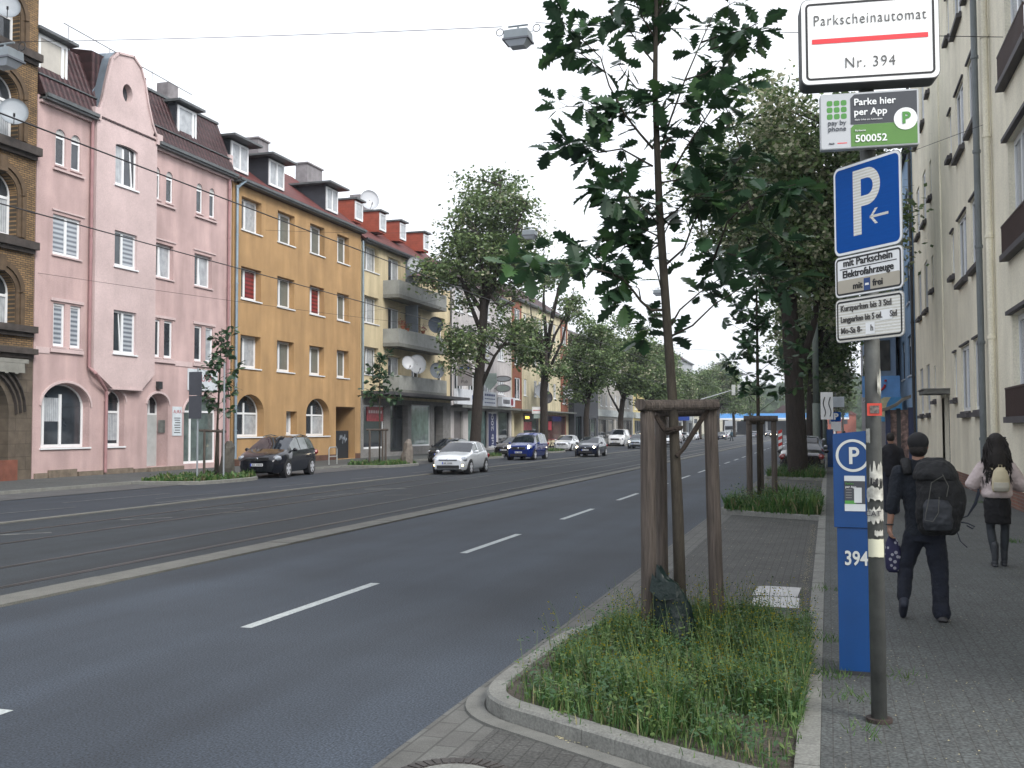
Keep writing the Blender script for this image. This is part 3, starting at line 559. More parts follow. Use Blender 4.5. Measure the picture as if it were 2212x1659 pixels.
for o in bops:
    b=MB()
    for (g1,g2,dd) in ((.42,.22,.12),(.2,.02,.06)):
        A=arch(dict(u0=o['u0']-g1,u1=o['u1']+g1,z1=o['z1']+g1,rise=o['rise']+g1*.8)); B=arch(dict(u0=o['u0']-g2,u1=o['u1']+g2,z1=o['z1']+g2,rise=o['rise']+g2*.8))
        for i in range(len(A)-1): b.add([F.P(*A[i],dd),F.P(*A[i+1],dd),F.P(*B[i+1],dd),F.P(*B[i],dd),F.P(*A[i],.0),F.P(*A[i+1],.0),F.P(*B[i],.0),F.P(*B[i+1],.0)],[(0,1,2,3),(0,1,5,4),(3,2,7,6)])
        for s_,e_ in ((-1,o['u0']),(1,o['u1'])):
            a,c=sorted((e_+s_*g1,e_+s_*g2)); F.box(b,a,c,o['z0'],o['z1']-o['rise'],.003,dd)
    F.box(b,(o['u0']+o['u1'])/2-.2,(o['u0']+o['u1'])/2+.2,o['z1']-.05,o['z1']+.55,.003,.26)
    b.build('window_surround',mat('brown_surround',(.09,.06,.035),.9,var=.35,scale=3),br)
b=MB(); 
for k in range(3):
    A=arch(dict(u0=28.3-.22*k,u1=31.9+.22*k,z1=4.35+.2*k,rise=1.7+.15*k))
    for p,q in zip(A,A[1:]): b.add([FC(-30,1).P(*p,.16),F.P(*q,.16),F.P(q[0],q[1]+.09,.16),F.P(p[0],p[1]+.09,.16),F.P(*p,.0),F.P(*q,.0)],[(0,1,2,3),(0,1,5,4)])
b.build('arch_ribs',dst,br)
b=MB(); F.box(b,27,32.3,4.62,4.78,.02,.28); a=[]
N=30
for i in range(N):
    u0,u1=27+5.1*i/N,27+5.1*(i+1)/N; z=4.2+.05*abs(math.sin(i*math.pi/3)); b.quad(F.P(u0,4.62,.27),F.P(u1,4.62,.27),F.P(u1,z,.3),F.P(u0,z,.3))
b.build('awning',mat('awning_cloth',(.2,.2,.18),.9,var=.2),br)
roofprism(F,18,32.8,[(.2,21),(-5.5,25),(-11,21)],br,tileA); b=MB(); F.box(b,28.2,31.9,.0,.9,.003,.2); b.build('plinth',mat('red_plinth',(.16,.06,.04),.9,var=.3),br)
gd=mat('dish_pale',(.24,.27,.3),.5,var=.1)
for c,r_,l in (((-29.3,30.86,14.13),.55,'round satellite dish beside the lower arched window of the ochre brick house'),((-29.3,30.44,18.04),.5,'satellite dish topmost on the ochre brick house at the photo corner')):
    dish(c,r_,(1,-1.0,.35),l,m=gd)
# ---- orange building
og=thing('orange_building','orange rendered four storey house with red roof and three dark slate dormers','building',(-35,54.6,0))
om=stucco('orange_stucco',(.375,.235,.11),sa=.2,var=.12); ops=[]
r=random.Random(2)
for zi,(z0,z1) in enumerate(((12.85,14.65),(9.1,10.85),(5.38,7.15))):
    for ci,(a,c) in enumerate(((47.72,49.75),(51.5,53.45),(55.32,57.2),(58.95,60.65))):
        sec=(.45,1,curt) if ci==0 else (.5,1,mat('dim_curtain',(.2,.21,.19),.1,kind='stripe',dir='Y',ts=3,col2=(.09,.1,.09),spec=.7))
        if zi==1 and ci in(0,2): sec=(.42,1,redc)
        ops.append(W(a,c,z0,z1,deep=.42,mull=[.4],sec=sec,fw=.12))
ops+=[W(47.35,50.15,1.65,3.95,rise=1.0,deep=.5,trans=[.55],mull=[.5],sec=(.5,1,curt,.05,.52)),W(54.95,57.95,1.65,3.95,rise=1.0,deep=.5,trans=[.55],mull=[.5],sec=(.5,1,curt,.05,.52)),W(52.6,53.85,1.75,3.1,deep=.5,mull=[.9],sec=(0,.9,curt)),W(58.85,61.6,.14,3.5,deep=3.0,kind='void')]
b=MB(); wallface(b,F,46.9,62.4,.0,15.4,ops); shell(b,F,46.9,62.4,0,15.4,11); b.quad(F.P(58.85,.14,-3),F.P(61.6,.14,-3),F.P(61.6,3.5,-3),F.P(58.85,3.5,-3)); b.build('wall',om,og)
for o in ops: window(F,o,og)
for a,c in ((46.95,58.8),(61.65,62.35)): b=MB(); F.box(b,a,c,.0,.45,.003,.04); b.build('plinth',mat('brown_plinth',(.1,.05,.035),.9,var=.3),og)
b=MB(); F.box(b,58.9,61.2,.14,1.95,-.35,-.28); g_=b.build('gate',mat('black_gate',(.012,.014,.018),.6),og)
b=MB(); rr=random.Random(5); 
for k in range(5): b.tube([F.P(59.9+.22*k,1.3+rr.uniform(-.2,.2),-.27),F.P(60.0+.22*k,1.6+rr.uniform(-.2,.15),-.27),F.P(60.1+.2*k,1.25+rr.uniform(-.1,.2),-.27)],.02,4)
b.build('graffiti',mat('graffiti_grey',(.25,.28,.32),.7),g_)
roofprism(F,46.9,62.35,[(.35,15.4),(-5.2,19.55),(-11,15.4)],og,tileB)
gutter(F,46.9,62.35,15.38,og,.5)
for a,c in ((47.3,49.1),(51.2,53.0),(58.2,59.9)): dormer(F,a,c,16.1,17.72,og,-.5,slate,over=.5,back=3.0,wm=curt)
for y0,y1 in ((59.6-3.4,60.9-3.4),(66.8-4.2,69.0-4.2)):
    b=MB(); b.box(-35.1,-34.2,y0,y1,18.2,20.5); b.box(-35.2,-34.1,y0-.08,y1+.08,20.5,20.6); b.build('chimney',mat('chimney_render',(.2,.19,.2),.9,var=.3),og)
pipe(F,47.05,.5,15.0,og,.075,.16,m=mat('blue_zinc',(.23,.3,.36),.45,metal=.3,var=.15))
b=MB(); b.tube([(-29.84,47.05,14.9),(-29.7,47.15,15.1),(-29.55,47.4,15.35)],.075,8); b.build('downpipe_elbow',MC['blue_zinc'],og)
b=MB(); F.box(b,46.9,62.35,15.2,15.25,.0,.1); b.build('eaves_board',mat('brown_board',(.07,.03,.02),.8),og)
# ---- beige building
bg_=thing('beige_building','cream beige house with concrete balconies, red dormers and tiled shop below','building',(-35,71,0))
bm=stucco('beige_stucco',(.54,.46,.3),var=.08); ops=[]
for z0,z1 in ((12.95,14.75),(9.35,11.2),(5.8,7.7)):
    ops.append(W(63.0,65.3,z0,z1,deep=.4,mull=[.42],sec=(.5,.9,curt)))
    ops.append(W(76.6,78.3,z0-.2,z1-.1,deep=.45,mull=[.5]))
for z0 in (12.1,8.5,4.95):
    ops.append(W(66.9,69.2,z0,z0+2.35,deep=.3,mull=[.5],sec=(.5,1,curt),kind='door')); ops.append(W(71.2,73.0,z0,z0+2.35,deep=.3,mull=[.5],kind='door'))
ops+=[W(62.9,66.2,.7,3.7,deep=.15,kind='shop',pane=mat('shop_dark',(.03,.035,.045),.05,spec=.8,var=.4),sill=0),W(67.3,70.5,.4,3.85,deep=.5,kind='door',fm=dmet,mull=[.3],trans=[.7]),W(71.2,75.0,.75,3.9,deep=.12,kind='shop',sill=0,pane=mat('shop_green',(.17,.23,.21),.06,var=.45,scale=1.2,spec=.8)),W(75.9,77.8,.15,3.9,deep=.7,kind='door',fm=dmet,mull=[.5])]
b=MB(); wallface(b,F,62.45,79.5,4.2,14.95,[o for o in ops if o['z0']>4]); shell(b,F,62.45,79.5,0,14.95,11); b.build('wall',bm,bg_)
b=MB(); wallface(b,FC(-29.99,1),62.45,79.5,0,4.199,[o for o in ops if o['z0']<4]); b.build('ground_floor_wall',mat('white_tile_wall',(.26,.255,.25),.7,kind='brick',bw=.24,rh=.075,ms=.01,var=.2,col2=(.22,.215,.21),mortar=(.1,.1,.1)),bg_)
for o in ops: window(F,o,bg_)
ribc=mat('ribbed_concrete',(.3,.31,.29),.85,kind='stripe',dir='Y',ts=1.3,col2=(.24,.25,.24),var=.2,scale=1.5,bh=1,bump=.5)
for z in (11.6,8.15,4.85):
    b=MB(); b.box(-30+.01,-28.75,66.0,75.4,z-.25,z); b.build('balcony_floor',conc,bg_)
    b=MB(); b.box(-28.86,-28.75,66.0,75.4,z+.003,z+1.0); b.box(-29.99,-28.87,66.0,66.1,z+.003,z+1.0); b.box(-29.99,-28.87,75.3,75.4,z+.003,z+1.0); b.build('balcony_parapet',ribc,bg_)
    b=MB(); b.box(-29.98,-29.0,70.0,70.12,z+1.0,z+3.1); b.build('partition',mat('partition_grey',(.16,.19,.23),.6),bg_) if z>5 else None
b=MB(); b.box(-29.98,-28.3,62.5,79.6,4.4,4.62); b.build('canopy',mat('canopy_dark',(.05,.05,.055),.7,var=.3),bg_)
roofprism(F,62.42,79.5,[(.4,14.95),(-5.2,19.1),(-11,14.95)],bg_,tileB); gutter(F,62.45,79.5,14.93,bg_,.5,m=mat('gutter_black',(.02,.022,.025),.5))
for a,c in ((62.9,64.2),(66.9,68.1),(70.6,71.8),(75.3,76.5)): dormer(F,a,c,16.45,17.8,bg_,-.75,redslate,over=.1,back=3,mull=[])
b=MB(); b.box(-35.1,-34.2,71,73.4,18.2,20.2); b.build('chimney',MC['chimney_render'],bg_)
pipe(F,62.5,4.7,14.8,bg_,.07,.14,m=MC['blue_zinc']); pipe(F,79.4,4.7,14.6,bg_,.06,.12,m=dmet)
b=MB(); F.box(b,63.6,66.3,2.6,3.6,-.1,-.05); p_=b.build('shop_poster',mat('poster_red',(.32,.06,.07),.5,var=.4,scale=6),bg_)
for k,(y,z) in enumerate(((64.4,3.3),(65.5,3.3),(64.2,2.9))): text(['SALE','CITY','MODE'][k],.3,mat('poster_text',(.6,.5,.5),.6),p_,F.P(y,z,-.045),(0,1,0),(0,0,1)) if 0 else None
b=MB(); 
for k in range(6): F.box(b,63.8+.38*k,64.08+.38*k,3.15,3.35,-.05,-.045)
b.build('shop_lettering',mat('poster_text',(.6,.5,.5),.6),p_)
wd=mat('dish_white',(.4,.42,.45),.45,var=.08)
for (c,r_,mm,l) in (((-28.3,66.6,6.75),.5,wd,'smaller white satellite dish with red mark on the lowest concrete balcony'),((-28.3,68.3,6.75),.72,wd,'largest white satellite dish with red mark on the lowest concrete balcony'),((-28.3,72.2,6.5),.62,gd,'grey satellite dish at the far end of the lowest concrete balcony'),
 ((-28.3,67.8,13.9),.62,wd,'white satellite dish on the top concrete balcony'),((-28.3,71.9,9.95),.65,mat('dish_dark',(.06,.08,.11),.5),'dark blue satellite dish on the middle concrete balcony'),((-28.3,74.2,13.4),.6,gd,'grey satellite dish beside the red parasol on the top balcony'),((-33.2,70.6,19.6),.8,wd,'satellite dish standing on the roof behind the red dormers')):
    dish(c,r_,(1,-1.15,.3),l,m=mm)
# parasol and flowers on balconies
u_=thing('balcony_parasol','red patterned parasol tilted over the top concrete balcony','parasol',(-29.2,70.5,11.6)); b=MB(); vs=[(-29.1,71,13.85)]; K=10
vs+=[(-29.1+1.0*math.cos(2*math.pi*j/K),71+1.7*math.sin(2*math.pi*j/K),13.3-.1*math.sin(2*math.pi*j/K)) for j in range(K)]; b.add(vs,[(0,1+j,1+(j+1)%K) for j in range(K)]); b.build('canopy',mat('parasol_red',(.2,.05,.05),.8,var=.7,scale=6,kind='stripe',dir='Y',ts=1.5,col2=(.4,.3,.3)),u_); b=MB(); b.tube([(-29.1,71,11.6),(-29.1,71,13.8)],.025,6); b.build('pole',dmet,u_)
for i,(y,z,cc) in enumerate(((66.8,9.4,(.25,.05,.03)),(70.6,9.4,(.22,.03,.06)),(67.6,9.3,(.1,.12,.05)),(72.8,13.0,(.2,.06,.06)))):
    f_=thing('flower_pot',['potted red geraniums at the near corner of the middle balcony','dark red flowering pot in the centre of the middle balcony','green leafy pot beside geraniums on the middle balcony','pink flowering box on the top balcony parapet'][i],'flower pot',(-28.8,y,z-.2),0,'flower pots on the balconies')
    b=MB(); b.cyl((-28.8,y,z-.22),(-28.8,y,z),.12,10,.17); b.build('pot',mat('terracotta',(.25,.08,.04),.8),f_)
    b=MB(); rr=random.Random(i)
    for k in range(90):
        p=Vector((-28.8+rr.gauss(0,.15),y+rr.gauss(0,.22),z+.2+rr.gauss(0,.12))); s=.05; b.quad(p+Vector((s,0,rr.uniform(-s,s))),p+Vector((0,s,0)),p-Vector((s,0,0)),p-Vector((0,s,rr.uniform(-s,s))))
    b.build('blooms',mat('bloom%d'%i,cc,.7,var=.5,scale=15),f_)
# ---- generic row houses further along
def rowhouse(name,label,f,y0,y1,ze,cols,rows,m,rm,dep=11,ww=1.3,roof=3.6,ground=None,mull=[.5],deep=.15,pitch=5.2,zb=0,sillm=None):
    t=thing(name,label,'building',(f.X-f.sg*5,(y0+y1)/2,0)); ops=[]
    rr=random.Random(int(y0))
    for z0,z1 in rows:
        for u in cols: ops.append(W(u,u+ww,z0,z1,deep=deep,mull=mull,fw=.09,pane=glass,sec=(.05,.95,curt) if rr.random()<.45 else None,sm=sillm or wpl))
    go=ground or []
    b=MB(); wallface(b,f,y0,y1,zb,ze,ops+go); shell(b,f,y0,y1,zb,ze,dep); b.build('wall',m,t)
    for o in ops+go: window(f,o,t)
    if roof: roofprism(f,y0,y1,[(.35,ze),(-pitch,ze+roof),(-dep,ze)],t,rm); gutter(f,y0,y1,ze-.02,t,.45)
    return t
gw=stucco('grey_white_stucco',(.46,.44,.44),var=.14,sa=.16)
rows3=[(12.1,13.9),(8.6,10.3),(5.35,7.1)]
gr=rowhouse('grey_building','pale grey rendered house above the bar with oval and shield signs','grey' and F,79.6,96.7,14.5,[80.6,84.0,88.0,92.3],rows3,gw,tileA,ww=2.1,ground=[W(80.4,82.7,.3,3.6,deep=.25,kind='door',fm=gmet,pane=mat('door_grey',(.15,.14,.14),.6)),W(83.9,89.2,.3,3.75,deep=.2,kind='shop',sill=0,mull=[.3,.72],fm=dmet,pane=mat('shop_teal',(.1,.17,.17),.08,var=.4,spec=.8)),W(89.5,92.1,.3,3.6,deep=.1,kind='shop',sill=0,pane=mat('poster_blue',(.02,.03,.13),.5)),W(92.4,96.1,.3,3.7,deep=.2,kind='shop',sill=0,fm=dmet)],mull=[.35,.7])
text('Club 2000',1.0,mat('text_white',(.6,.62,.65),.6),gr,F.P(90.85,1.75,-.05),(0,0,1),(0,-1,0),bold=.02)
b=MB(); F.box(b,79.7,96.6,3.85,4.05,.0,1.0); b.build('canopy',gmet,gr)
b=MB(); F.box(b,80.2,90.8,4.15,5.45,.05,.35); sg_=b.build('sign_board',mat('board_white',(.6,.63,.68),.45),gr)
bt=mat('text_blue',(.05,.1,.3),.6); text('BAR · PUB',.7,bt,sg_,F.P(84.6,4.8,.355),(0,1,0),(0,0,1)) if 0 else None
b=MB(); F.box(b,84.0,87.0,4.62,5.0,.35,.36); F.box(b,84.6,86.4,5.08,5.28,.35,.36); F.box(b,84.6,86.4,4.3,4.5,.35,.36); b.build('emblem',bt,sg_)
b=MB()
for k,(z,h) in enumerate(((5.15,.2),(4.8,.1),(4.45,.1))):
    for j in range(5): F.box(b,87.4+.62*j,87.9+.62*j,z-h/2,z+h/2,.35,.36)
b.build('lettering',mat('text_navy',(.08,.1,.2),.6),sg_)
b=MB(); F.box(b,92.1,96.3,4.2,5.1,.05,.5); s2=b.build('sign_board',mat('board_white',(.6,.63,.68),.45),gr)
b=MB()
for j in range(5): F.box(b,92.5+.42*j,92.82+.42*j,4.45,4.85,.5,.51)
b.build('lettering',tx,s2)
b=MB(); b.prism([(95.3+.42*math.cos(t),4.65+.36*math.sin(t)) for t in [2*math.pi*i/20 for i in range(20)]],-29.5,-29.485,'x'); b.build('emblem',mat('text_maroon',(.2,.03,.05),.6),s2)
# projecting signs (perpendicular to the wall, each a flat box on a bracket)
def psign(label,poly,y,th,m,extra=None):
    xs=[p[0] for p in poly]; zs=[p[1] for p in poly]
    t=thing('hanging_sign',label,'sign',(-29.9,y,min(zs)))
    b=MB(); b.prism(poly,y-th/2,y+th/2,'y'); b.build('sign_panel',m,t)
    b=MB(); b.tube([(-29.98,y,sum(zs)/len(zs)),(min(xs)+.05,y,sum(zs)/len(zs))],.03,6); b.build('bracket',dmet,t)
    if extra: extra(t,y-th/2-.004)
    return t
sgm=mat('sign_grey',(.25,.24,.25),.6,var=.1); 
def e1(t,y):
    b=MB(); b.box(-29.35,-28.55,y-.004,y,7.05,7.2); b.build('stripe',bt,t); text('Pilsner',.34,tx,t,(-28.95,y,5.95),(1,0,0),(0,0,1)) if 0 else text('Pub',.42,tx,t,(-28.95,y,6.0),(1,0,0),(0,0,1))
psign('square grey advertising sign projecting from the wall above the corner of the beige house',[(-29.6,5.65),(-28.3,5.65),(-28.3,7.55),(-29.6,7.55)],80.2,.16,sgm,e1)
psign('pale green shield shaped sign projecting above the white shop sign',[(-29.6,7.05),(-28.4,7.05),(-28.35,6.2),(-28.7,5.8),(-29.0,5.55),(-29.3,5.8),(-29.65,6.2)],87.0,.15,mat('sign_green',(.33,.4,.37),.5))
def ov(cx,cz,rx,rz): return [(cx+rx*math.cos(t),cz+rz*math.sin(t)) for t in [2*math.pi*i/24 for i in range(24)]]
psign('long rounded grey sign projecting above the oval one',ov(-29.1,6.75,.82,.3),91.2,.2,mat('sign_frame',(.16,.15,.15),.5),lambda t,y:(lambda b:(b.prism(ov(-29.1,6.75,.68,.2),y-.004,y,'y'),b.build('sign_face',mat('sign_pale',(.35,.37,.4),.5),t)))(MB()))
psign('oval silver sign hanging below the long rounded sign',ov(-29.1,5.85,.75,.38),91.2,.2,sgm,lambda t,y:(lambda b:(b.prism(ov(-29.1,5.85,.62,.28),y-.004,y,'y'),b.build('sign_face',mat('sign_pale2',(.28,.33,.3),.5),t)))(MB()))
yb=stucco('yellowish_stucco',(.5,.45,.31),var=.2,sa=.25); brn=mat('brown_cladding',(.2,.07,.04),.8,var=.15)
yl=rowhouse('yellowish_building','weathered yellowish house with rust brown window bays and corner shops below','' or F,96.8,120,15.2,[101.0,104.9,106.7,108.4,110.1,113.0],[(12.1,14.0),(8.75,10.5),(5.5,7.2)],yb,tileA,ww=1.15,ground=[W(97.6,100.2,.15,3.6,deep=1.2,kind='void'),W(100.9,106.8,.3,3.7,deep=.2,kind='shop',sill=0,fm=dmet,mull=[.6]),W(107.2,109.9,.3,3.5,deep=.1,kind='shop',sill=0,pane=mat('grey_panel',(.3,.31,.32),.6)),W(110.4,119.0,.75,3.6,deep=.15,kind='shop',sill=0,fm=mat('frame_red',(.25,.04,.04),.5),pane=mat('shop_reddish',(.09,.04,.04),.06,var=.8,scale=1.5,spec=.8))],deep=.12)
for a in (97.0,116.3):
    G=FC(-29.9,1); b=MB(); o3=[W(a+.5,a+2.4,z0,z0+2.2,deep=.12,mull=[.5],fw=.09) for z0 in (12.0,8.5,5.0)]; wallface(b,G,a,a+3.0,3.95,15.0,o3); G.box(b,a-.02,a,3.95,15,-.1,0); b.build('cladding',brn,yl)
    for o in o3: window(G,o,yl)
b=MB(); F.box(b,96.8,119.9,3.85,4.0,0,1.1); b.build('canopy',gmet,yl)
b=MB(); F.box(b,101.0,103.6,2.95,3.5,.05,.1); k_=b.build('neon_sign',mat('black_board',(.01,.01,.01),.4),yl)
b=MB(); 
for j in range(5): F.box(b,101.2+.3*j,101.42+.3*j,3.1,3.35,.1,.12)
b.build('neon_letters',mat('neon_yellow',(1,.7,.1),.5,emit=1.2),k_)
b=MB(); b.box(-28.9,-28.6,103.9,104.0,3.0,3.4); b.build('neon_mark',mat('neon_red',(1,.03,.05),.5,emit=2),k_)
b=MB(); F.box(b,110.6,112.0,1.9,2.9,.002,.02); b.build('poster',mat('poster_bright',(.4,.03,.05),.5),yl); b=MB(); F.box(b,101.0,104.5,1.9,2.8,-.16,-.14); b.build('poster',mat('poster_pink',(.3,.05,.06),.5,var=.5,scale=3),yl)
for c,l,mm in (((-29.2,104.6,6.1),'white satellite dish on the yellowish house left of the dark one',wd),((-29.2,107.4,5.5),'dark satellite dish on the yellowish house above the shop canopy',mat('dish_black',(.03,.03,.04),.5)),((-29.2,117.4,6.2),'white satellite dish on the far rust brown window bay',wd)): dish(c,.7,(1,-1.1,.25),l,m=mm)
dk=rowhouse('dark_building','low dark grey clad shop with flat roof between the taller houses','' or FC(-29.3,1),120.1,133.6,7.9,[],[],mat('dark_cladding',(.045,.05,.06),.7,var=.15),tileA,roof=0,ground=[W(121,124,.2,3.6,deep=.3,kind='door',fm=mat('teal_frame',(.03,.07,.08),.5),mull=[.5]),W(125,132.5,.6,3.4,deep=.2,kind='shop',sill=0,mull=[.3,.6],fm=gmet)])
b=MB(); b.box(-40,-29.3,120.1,133.6,7.9,8.0); b.build('roof',dmet,dk)
pale=stucco('pale_stucco',(.33,.32,.3),var=.12)
far=[('pale_building','long pale house with plain windows above a lit row of shops beyond the dark shop',133.7,163,12.5,(.33,.32,.3),1.5),('ochre_building','pale yellow house with shop signs beyond the long pale house',163.1,182,13.5,(.5,.42,.2),1.4),('rose_building','rose coloured house half hidden by the street trees',182.1,200,14.5,(.42,.24,.24),1.4),('white_building','white house with balconies glimpsed behind the trees near the crossing',200.1,222,16,(.5,.5,.5),1.6),('grey_corner_building','tall grey corner house next to the traffic lights',222.1,240,17,(.32,.34,.36),1.6)]
for nm,lb_,y0,y1,ze,c,ww in far:
    cols=[y0+1.3+i*3.3 for i in range(int((y1-y0-2)/3.3))]; rws=[(z,z+1.7) for z in np.arange(5.2,ze-2,3.3)]
    hh=rowhouse(nm,lb_,F,y0,y1,ze,cols,rws,stucco(nm+'_stucco',c,var=.12),tileA if nm!='rose_building' else tileB,ww=ww,ground=[W(y0+1,y0+(y1-y0)*.48,.6,3.4,deep=.2,kind='shop',sill=0,mull=[.3,.6],fm=gmet),W(y0+(y1-y0)*.52,y1-1,.6,3.4,deep=.2,kind='shop',sill=0,mull=[.3,.6],fm=gmet)])
    b=MB(); F.box(b,y0+.6,y1-.6,3.75,4.7,.02,.3); b.build('sign_board',mat('board_dim',(.35,.38,.38),.5,var=.3),hh)
# ---- right side
crm=stucco('cream_stucco',(.78,.74,.6),var=.1,sa=.1); dks=mat('dark_sill',(.07,.065,.07),.7,var=.2)
K1=FC(4.15,-1); cr=thing('cream_building','cream rendered apartment house along the right pavement with brick plinth and dark sills','building',(9,27,0)); ops=[]
for z0,z1 in ((2.52,4.55),(6.68,8.65),(10.75,12.75),(14.85,16.8)):
    for u in (30.65,33.65): ops.append(W(u,u+1.95,z0,z1,deep=.12,mull=[.5],fw=.09,sillout=1,sm=dks,sec=(0,.5,curt)))
    ops.append(W(36.85,37.55,z0+.5,z1-.05,deep=.12,fw=.08,sillout=1,sm=dks,pane=curt))
    for u in (10.1,16.6,23.1): ops.append(W(u,u+2.95,z0-.6 if z0>3 else z0-.25,z1+.05,deep=.2,mull=[.33,.66],fw=.12,sill=0,sec=(.66,1,curt)))
b=MB(); wallface(b,K1,6,39.1,.55,18.6,ops); b.build('wall',crm,cr)
for o in ops: window(K1,o,cr)
for o in ops:
    b=MB()
    if o['u1']-o['u0']>2.5: K1.box(b,o['u0']-.3,o['u1']+.3,o['z0']-.16,o['z0']-.02,.002,.2); lt=MB(); K1.box(lt,o['u0']-.2,o['u1']+.2,o['z1']+.03,o['z1']+.12,.002,.12)
    else: K1.box(b,o['u0']-.12,o['u1']+.12,o['z0']-.2,o['z0']-.075,.002,.16); lt=MB(); K1.box(lt,o['u0']-.1,o['u1']+.1,o['z1']+.04,o['z1']+.1,.002,.06)
    b.build('sill_ledge',dks,cr); lt.build('lintel',dks,cr)
rl_=mat('railing_brown',(.05,.028,.025),.6)
for o in ops:
    if o['u1']-o['u0']>2.5:
        b=MB(); u=o['u0']-.18
        while u<o['u1']+.18: K1.box(b,u,u+.045,o['z0']-.02,o['z0']+.62,.14,.165); u+=.13
        K1.box(b,o['u0']-.2,o['u1']+.2,o['z0']+.62,o['z0']+.66,.135,.17); 
        for uu in (o['u0']-.18,o['u1']+.18): K1.box(b,uu-.015,uu+.015,o['z0']+.1,o['z0']+.14,0,.14); K1.box(b,uu-.015,uu+.015,o['z0']+.6,o['z0']+.64,0,.14)
        b.build('railing',rl_,cr)
# splayed entrance strip
b=MB(); X0,Y0,X1,Y1=4.15,39.1,4.06,41.0
def SP(t,z,d=0):
    v=Vector((X1-X0,Y1-Y0,0)); n=Vector((-v.y,v.x,0)).normalized(); p=Vector((X0,Y0,0))+v*t+n*d; return (p.x,p.y,z)
b.quad(SP(0,3.1),SP(1,3.1),SP(1,18.6),SP(0,18.6)); b.quad(SP(0,.1),SP(.06,.1),SP(.06,3.1),SP(0,3.1)); b.quad(SP(.94,.1),SP(1,.1),SP(1,3.1),SP(.94,3.1)); b.build('entrance_wall',crm,cr)
b=MB(); 
for i in range(26): 
    z=.15+i*.115; b.quad(SP(.06,z,-.1),SP(.94,z,-.1),SP(.94,z+.1,-.1),SP(.06,z+.1,-.1))
b.mi=1
for i in range(26): z=.15+i*.115; b.quad(SP(.1,z,-.09),SP(.6,z,-.09),SP(.6,z+.02,-.09),SP(.1,z+.02,-.09))
b.mi=0; b.quad(SP(0,.1,-.12),SP(1,.1,-.12),SP(1,3.2,-.12),SP(0,3.2,-.12)); b.build('door',[mat('door_navy',(.02,.022,.04),.5),mat('door_slat',(.35,.36,.38),.4)],cr)
b=MB(); b.box(3.3,4.3,38.9,41.1,3.22,3.36); b.box(3.25,4.3,38.85,41.15,3.362,3.4); b.build('canopy',conc,cr)
K2=FC(4.06,-1); ops=[]
for z0,z1 in ((2.63,4.65),(7.0,9.0),(10.7,12.8),(14.9,17.0)):
    ops+= [W(45.2,46.6,z0,z1,deep=.12,fw=.09,mull=[.5],sillout=1,sm=dks),W(48.2,49.7,z0,z1,deep=.12,fw=.09,mull=[.5],sillout=1,sm=dks,pane=curt),W(42.8,43.5,z0+.5,z1-.2,deep=.12,fw=.08,sillout=1,sm=dks)]
b=MB(); wallface(b,K2,41.0,51.8,.1,18.6,ops); shell(b,FC(4.06,-1),40.0,51.8,.1,18.6,10); b.build('wall',crm,cr)
for o in ops: window(K2,o,cr)
for o in ops: b=MB(); K2.box(b,o['u0']-.12,o['u1']+.12,o['z0']-.2,o['z0']-.075,.002,.16); b.build('sill_ledge',dks,cr)
b=MB(); K1.box(b,6,39.05,0,.549,-.3,.02); b.build('brick_plinth',mat('red_brick',(.2,.08,.05),.9,kind='brick',bw=.24,rh=.08,ms=.012,var=.25,col2=(.15,.06,.04),mortar=(.16,.14,.12),bump=.5),cr)
b=MB(); b.box(4.15,14,6,6.1,0,18.6); b.box(3.9,14,6,51.8,18.6,18.8); b.build('roof_slab',gutm,cr)
pipe(K1,30.4-.5,.2,18.5,cr,.085,.16,m=mat('pipe_grey',(.14,.16,.17),.5,var=.15)); pipe(K1,28.35,.2,18.5,cr,.085,.12,m=crm); pipe(K2,51.65,.3,18.5,cr,.07,.14,m=dmet)
# blue building beyond
blm=stucco('blue_stucco',(.22,.34,.5),var=.06); bl=thing('blue_building','light blue house with brighter blue shop front beyond the cream house','building',(9,62,0)); K3=FC(3.95,-1)
ops=[W(53.2+4.3*i,55.2+4.3*i,z,z+2.0,deep=.15,fm=dmet,fw=.06,sec=(0,1,shut,.75,1)) for i in range(5) for z in (4.6,8.2,11.8)]
b=MB(); wallface(b,K3,51.9,75,.1,15.5,ops); shell(b,K3,51.9,75,0,15.5,10); b.build('wall',blm,bl)
for o in ops: window(K3,o,bl)
b=MB(); K3.box(b,52,60,.7,2.45,.003,.03); b.build('blue_band',mat('bright_blue',(.1,.28,.62),.7,var=.08),bl)
b=MB(); K3.box(b,52,60,2.45,2.6,.003,.05); K3.box(b,52,60,1.0,1.25,.031,.04); b.build('cream_band',mat('cream_line',(.5,.45,.3),.7),bl)
b=MB(); K3.box(b,52,75,.1,.6,.003,.06); b.build('plinth',dmet,bl)
b=MB(); b.box(2.4,3.7,60.5,75,4.4,14.5); by=b.build('bay',mat('bay_bluewhite',(.3,.4,.55),.8,var=.1),bl)
for z in (5.2,8.8,12.2):
    for y in (60.45,):
        b=MB(); b.box(2.5,3.4,60.44,60.5,z,z+1.7); b.build('window',glass,bl)
    b=MB(); b.box(2.35,2.4,61.5,73,z,z+1.6); b.build('window',glass,bl)
roofprism(K3,51.9,75,[(.3,15.5),(-5,18.5),(-10,15.5)],bl,tileA)
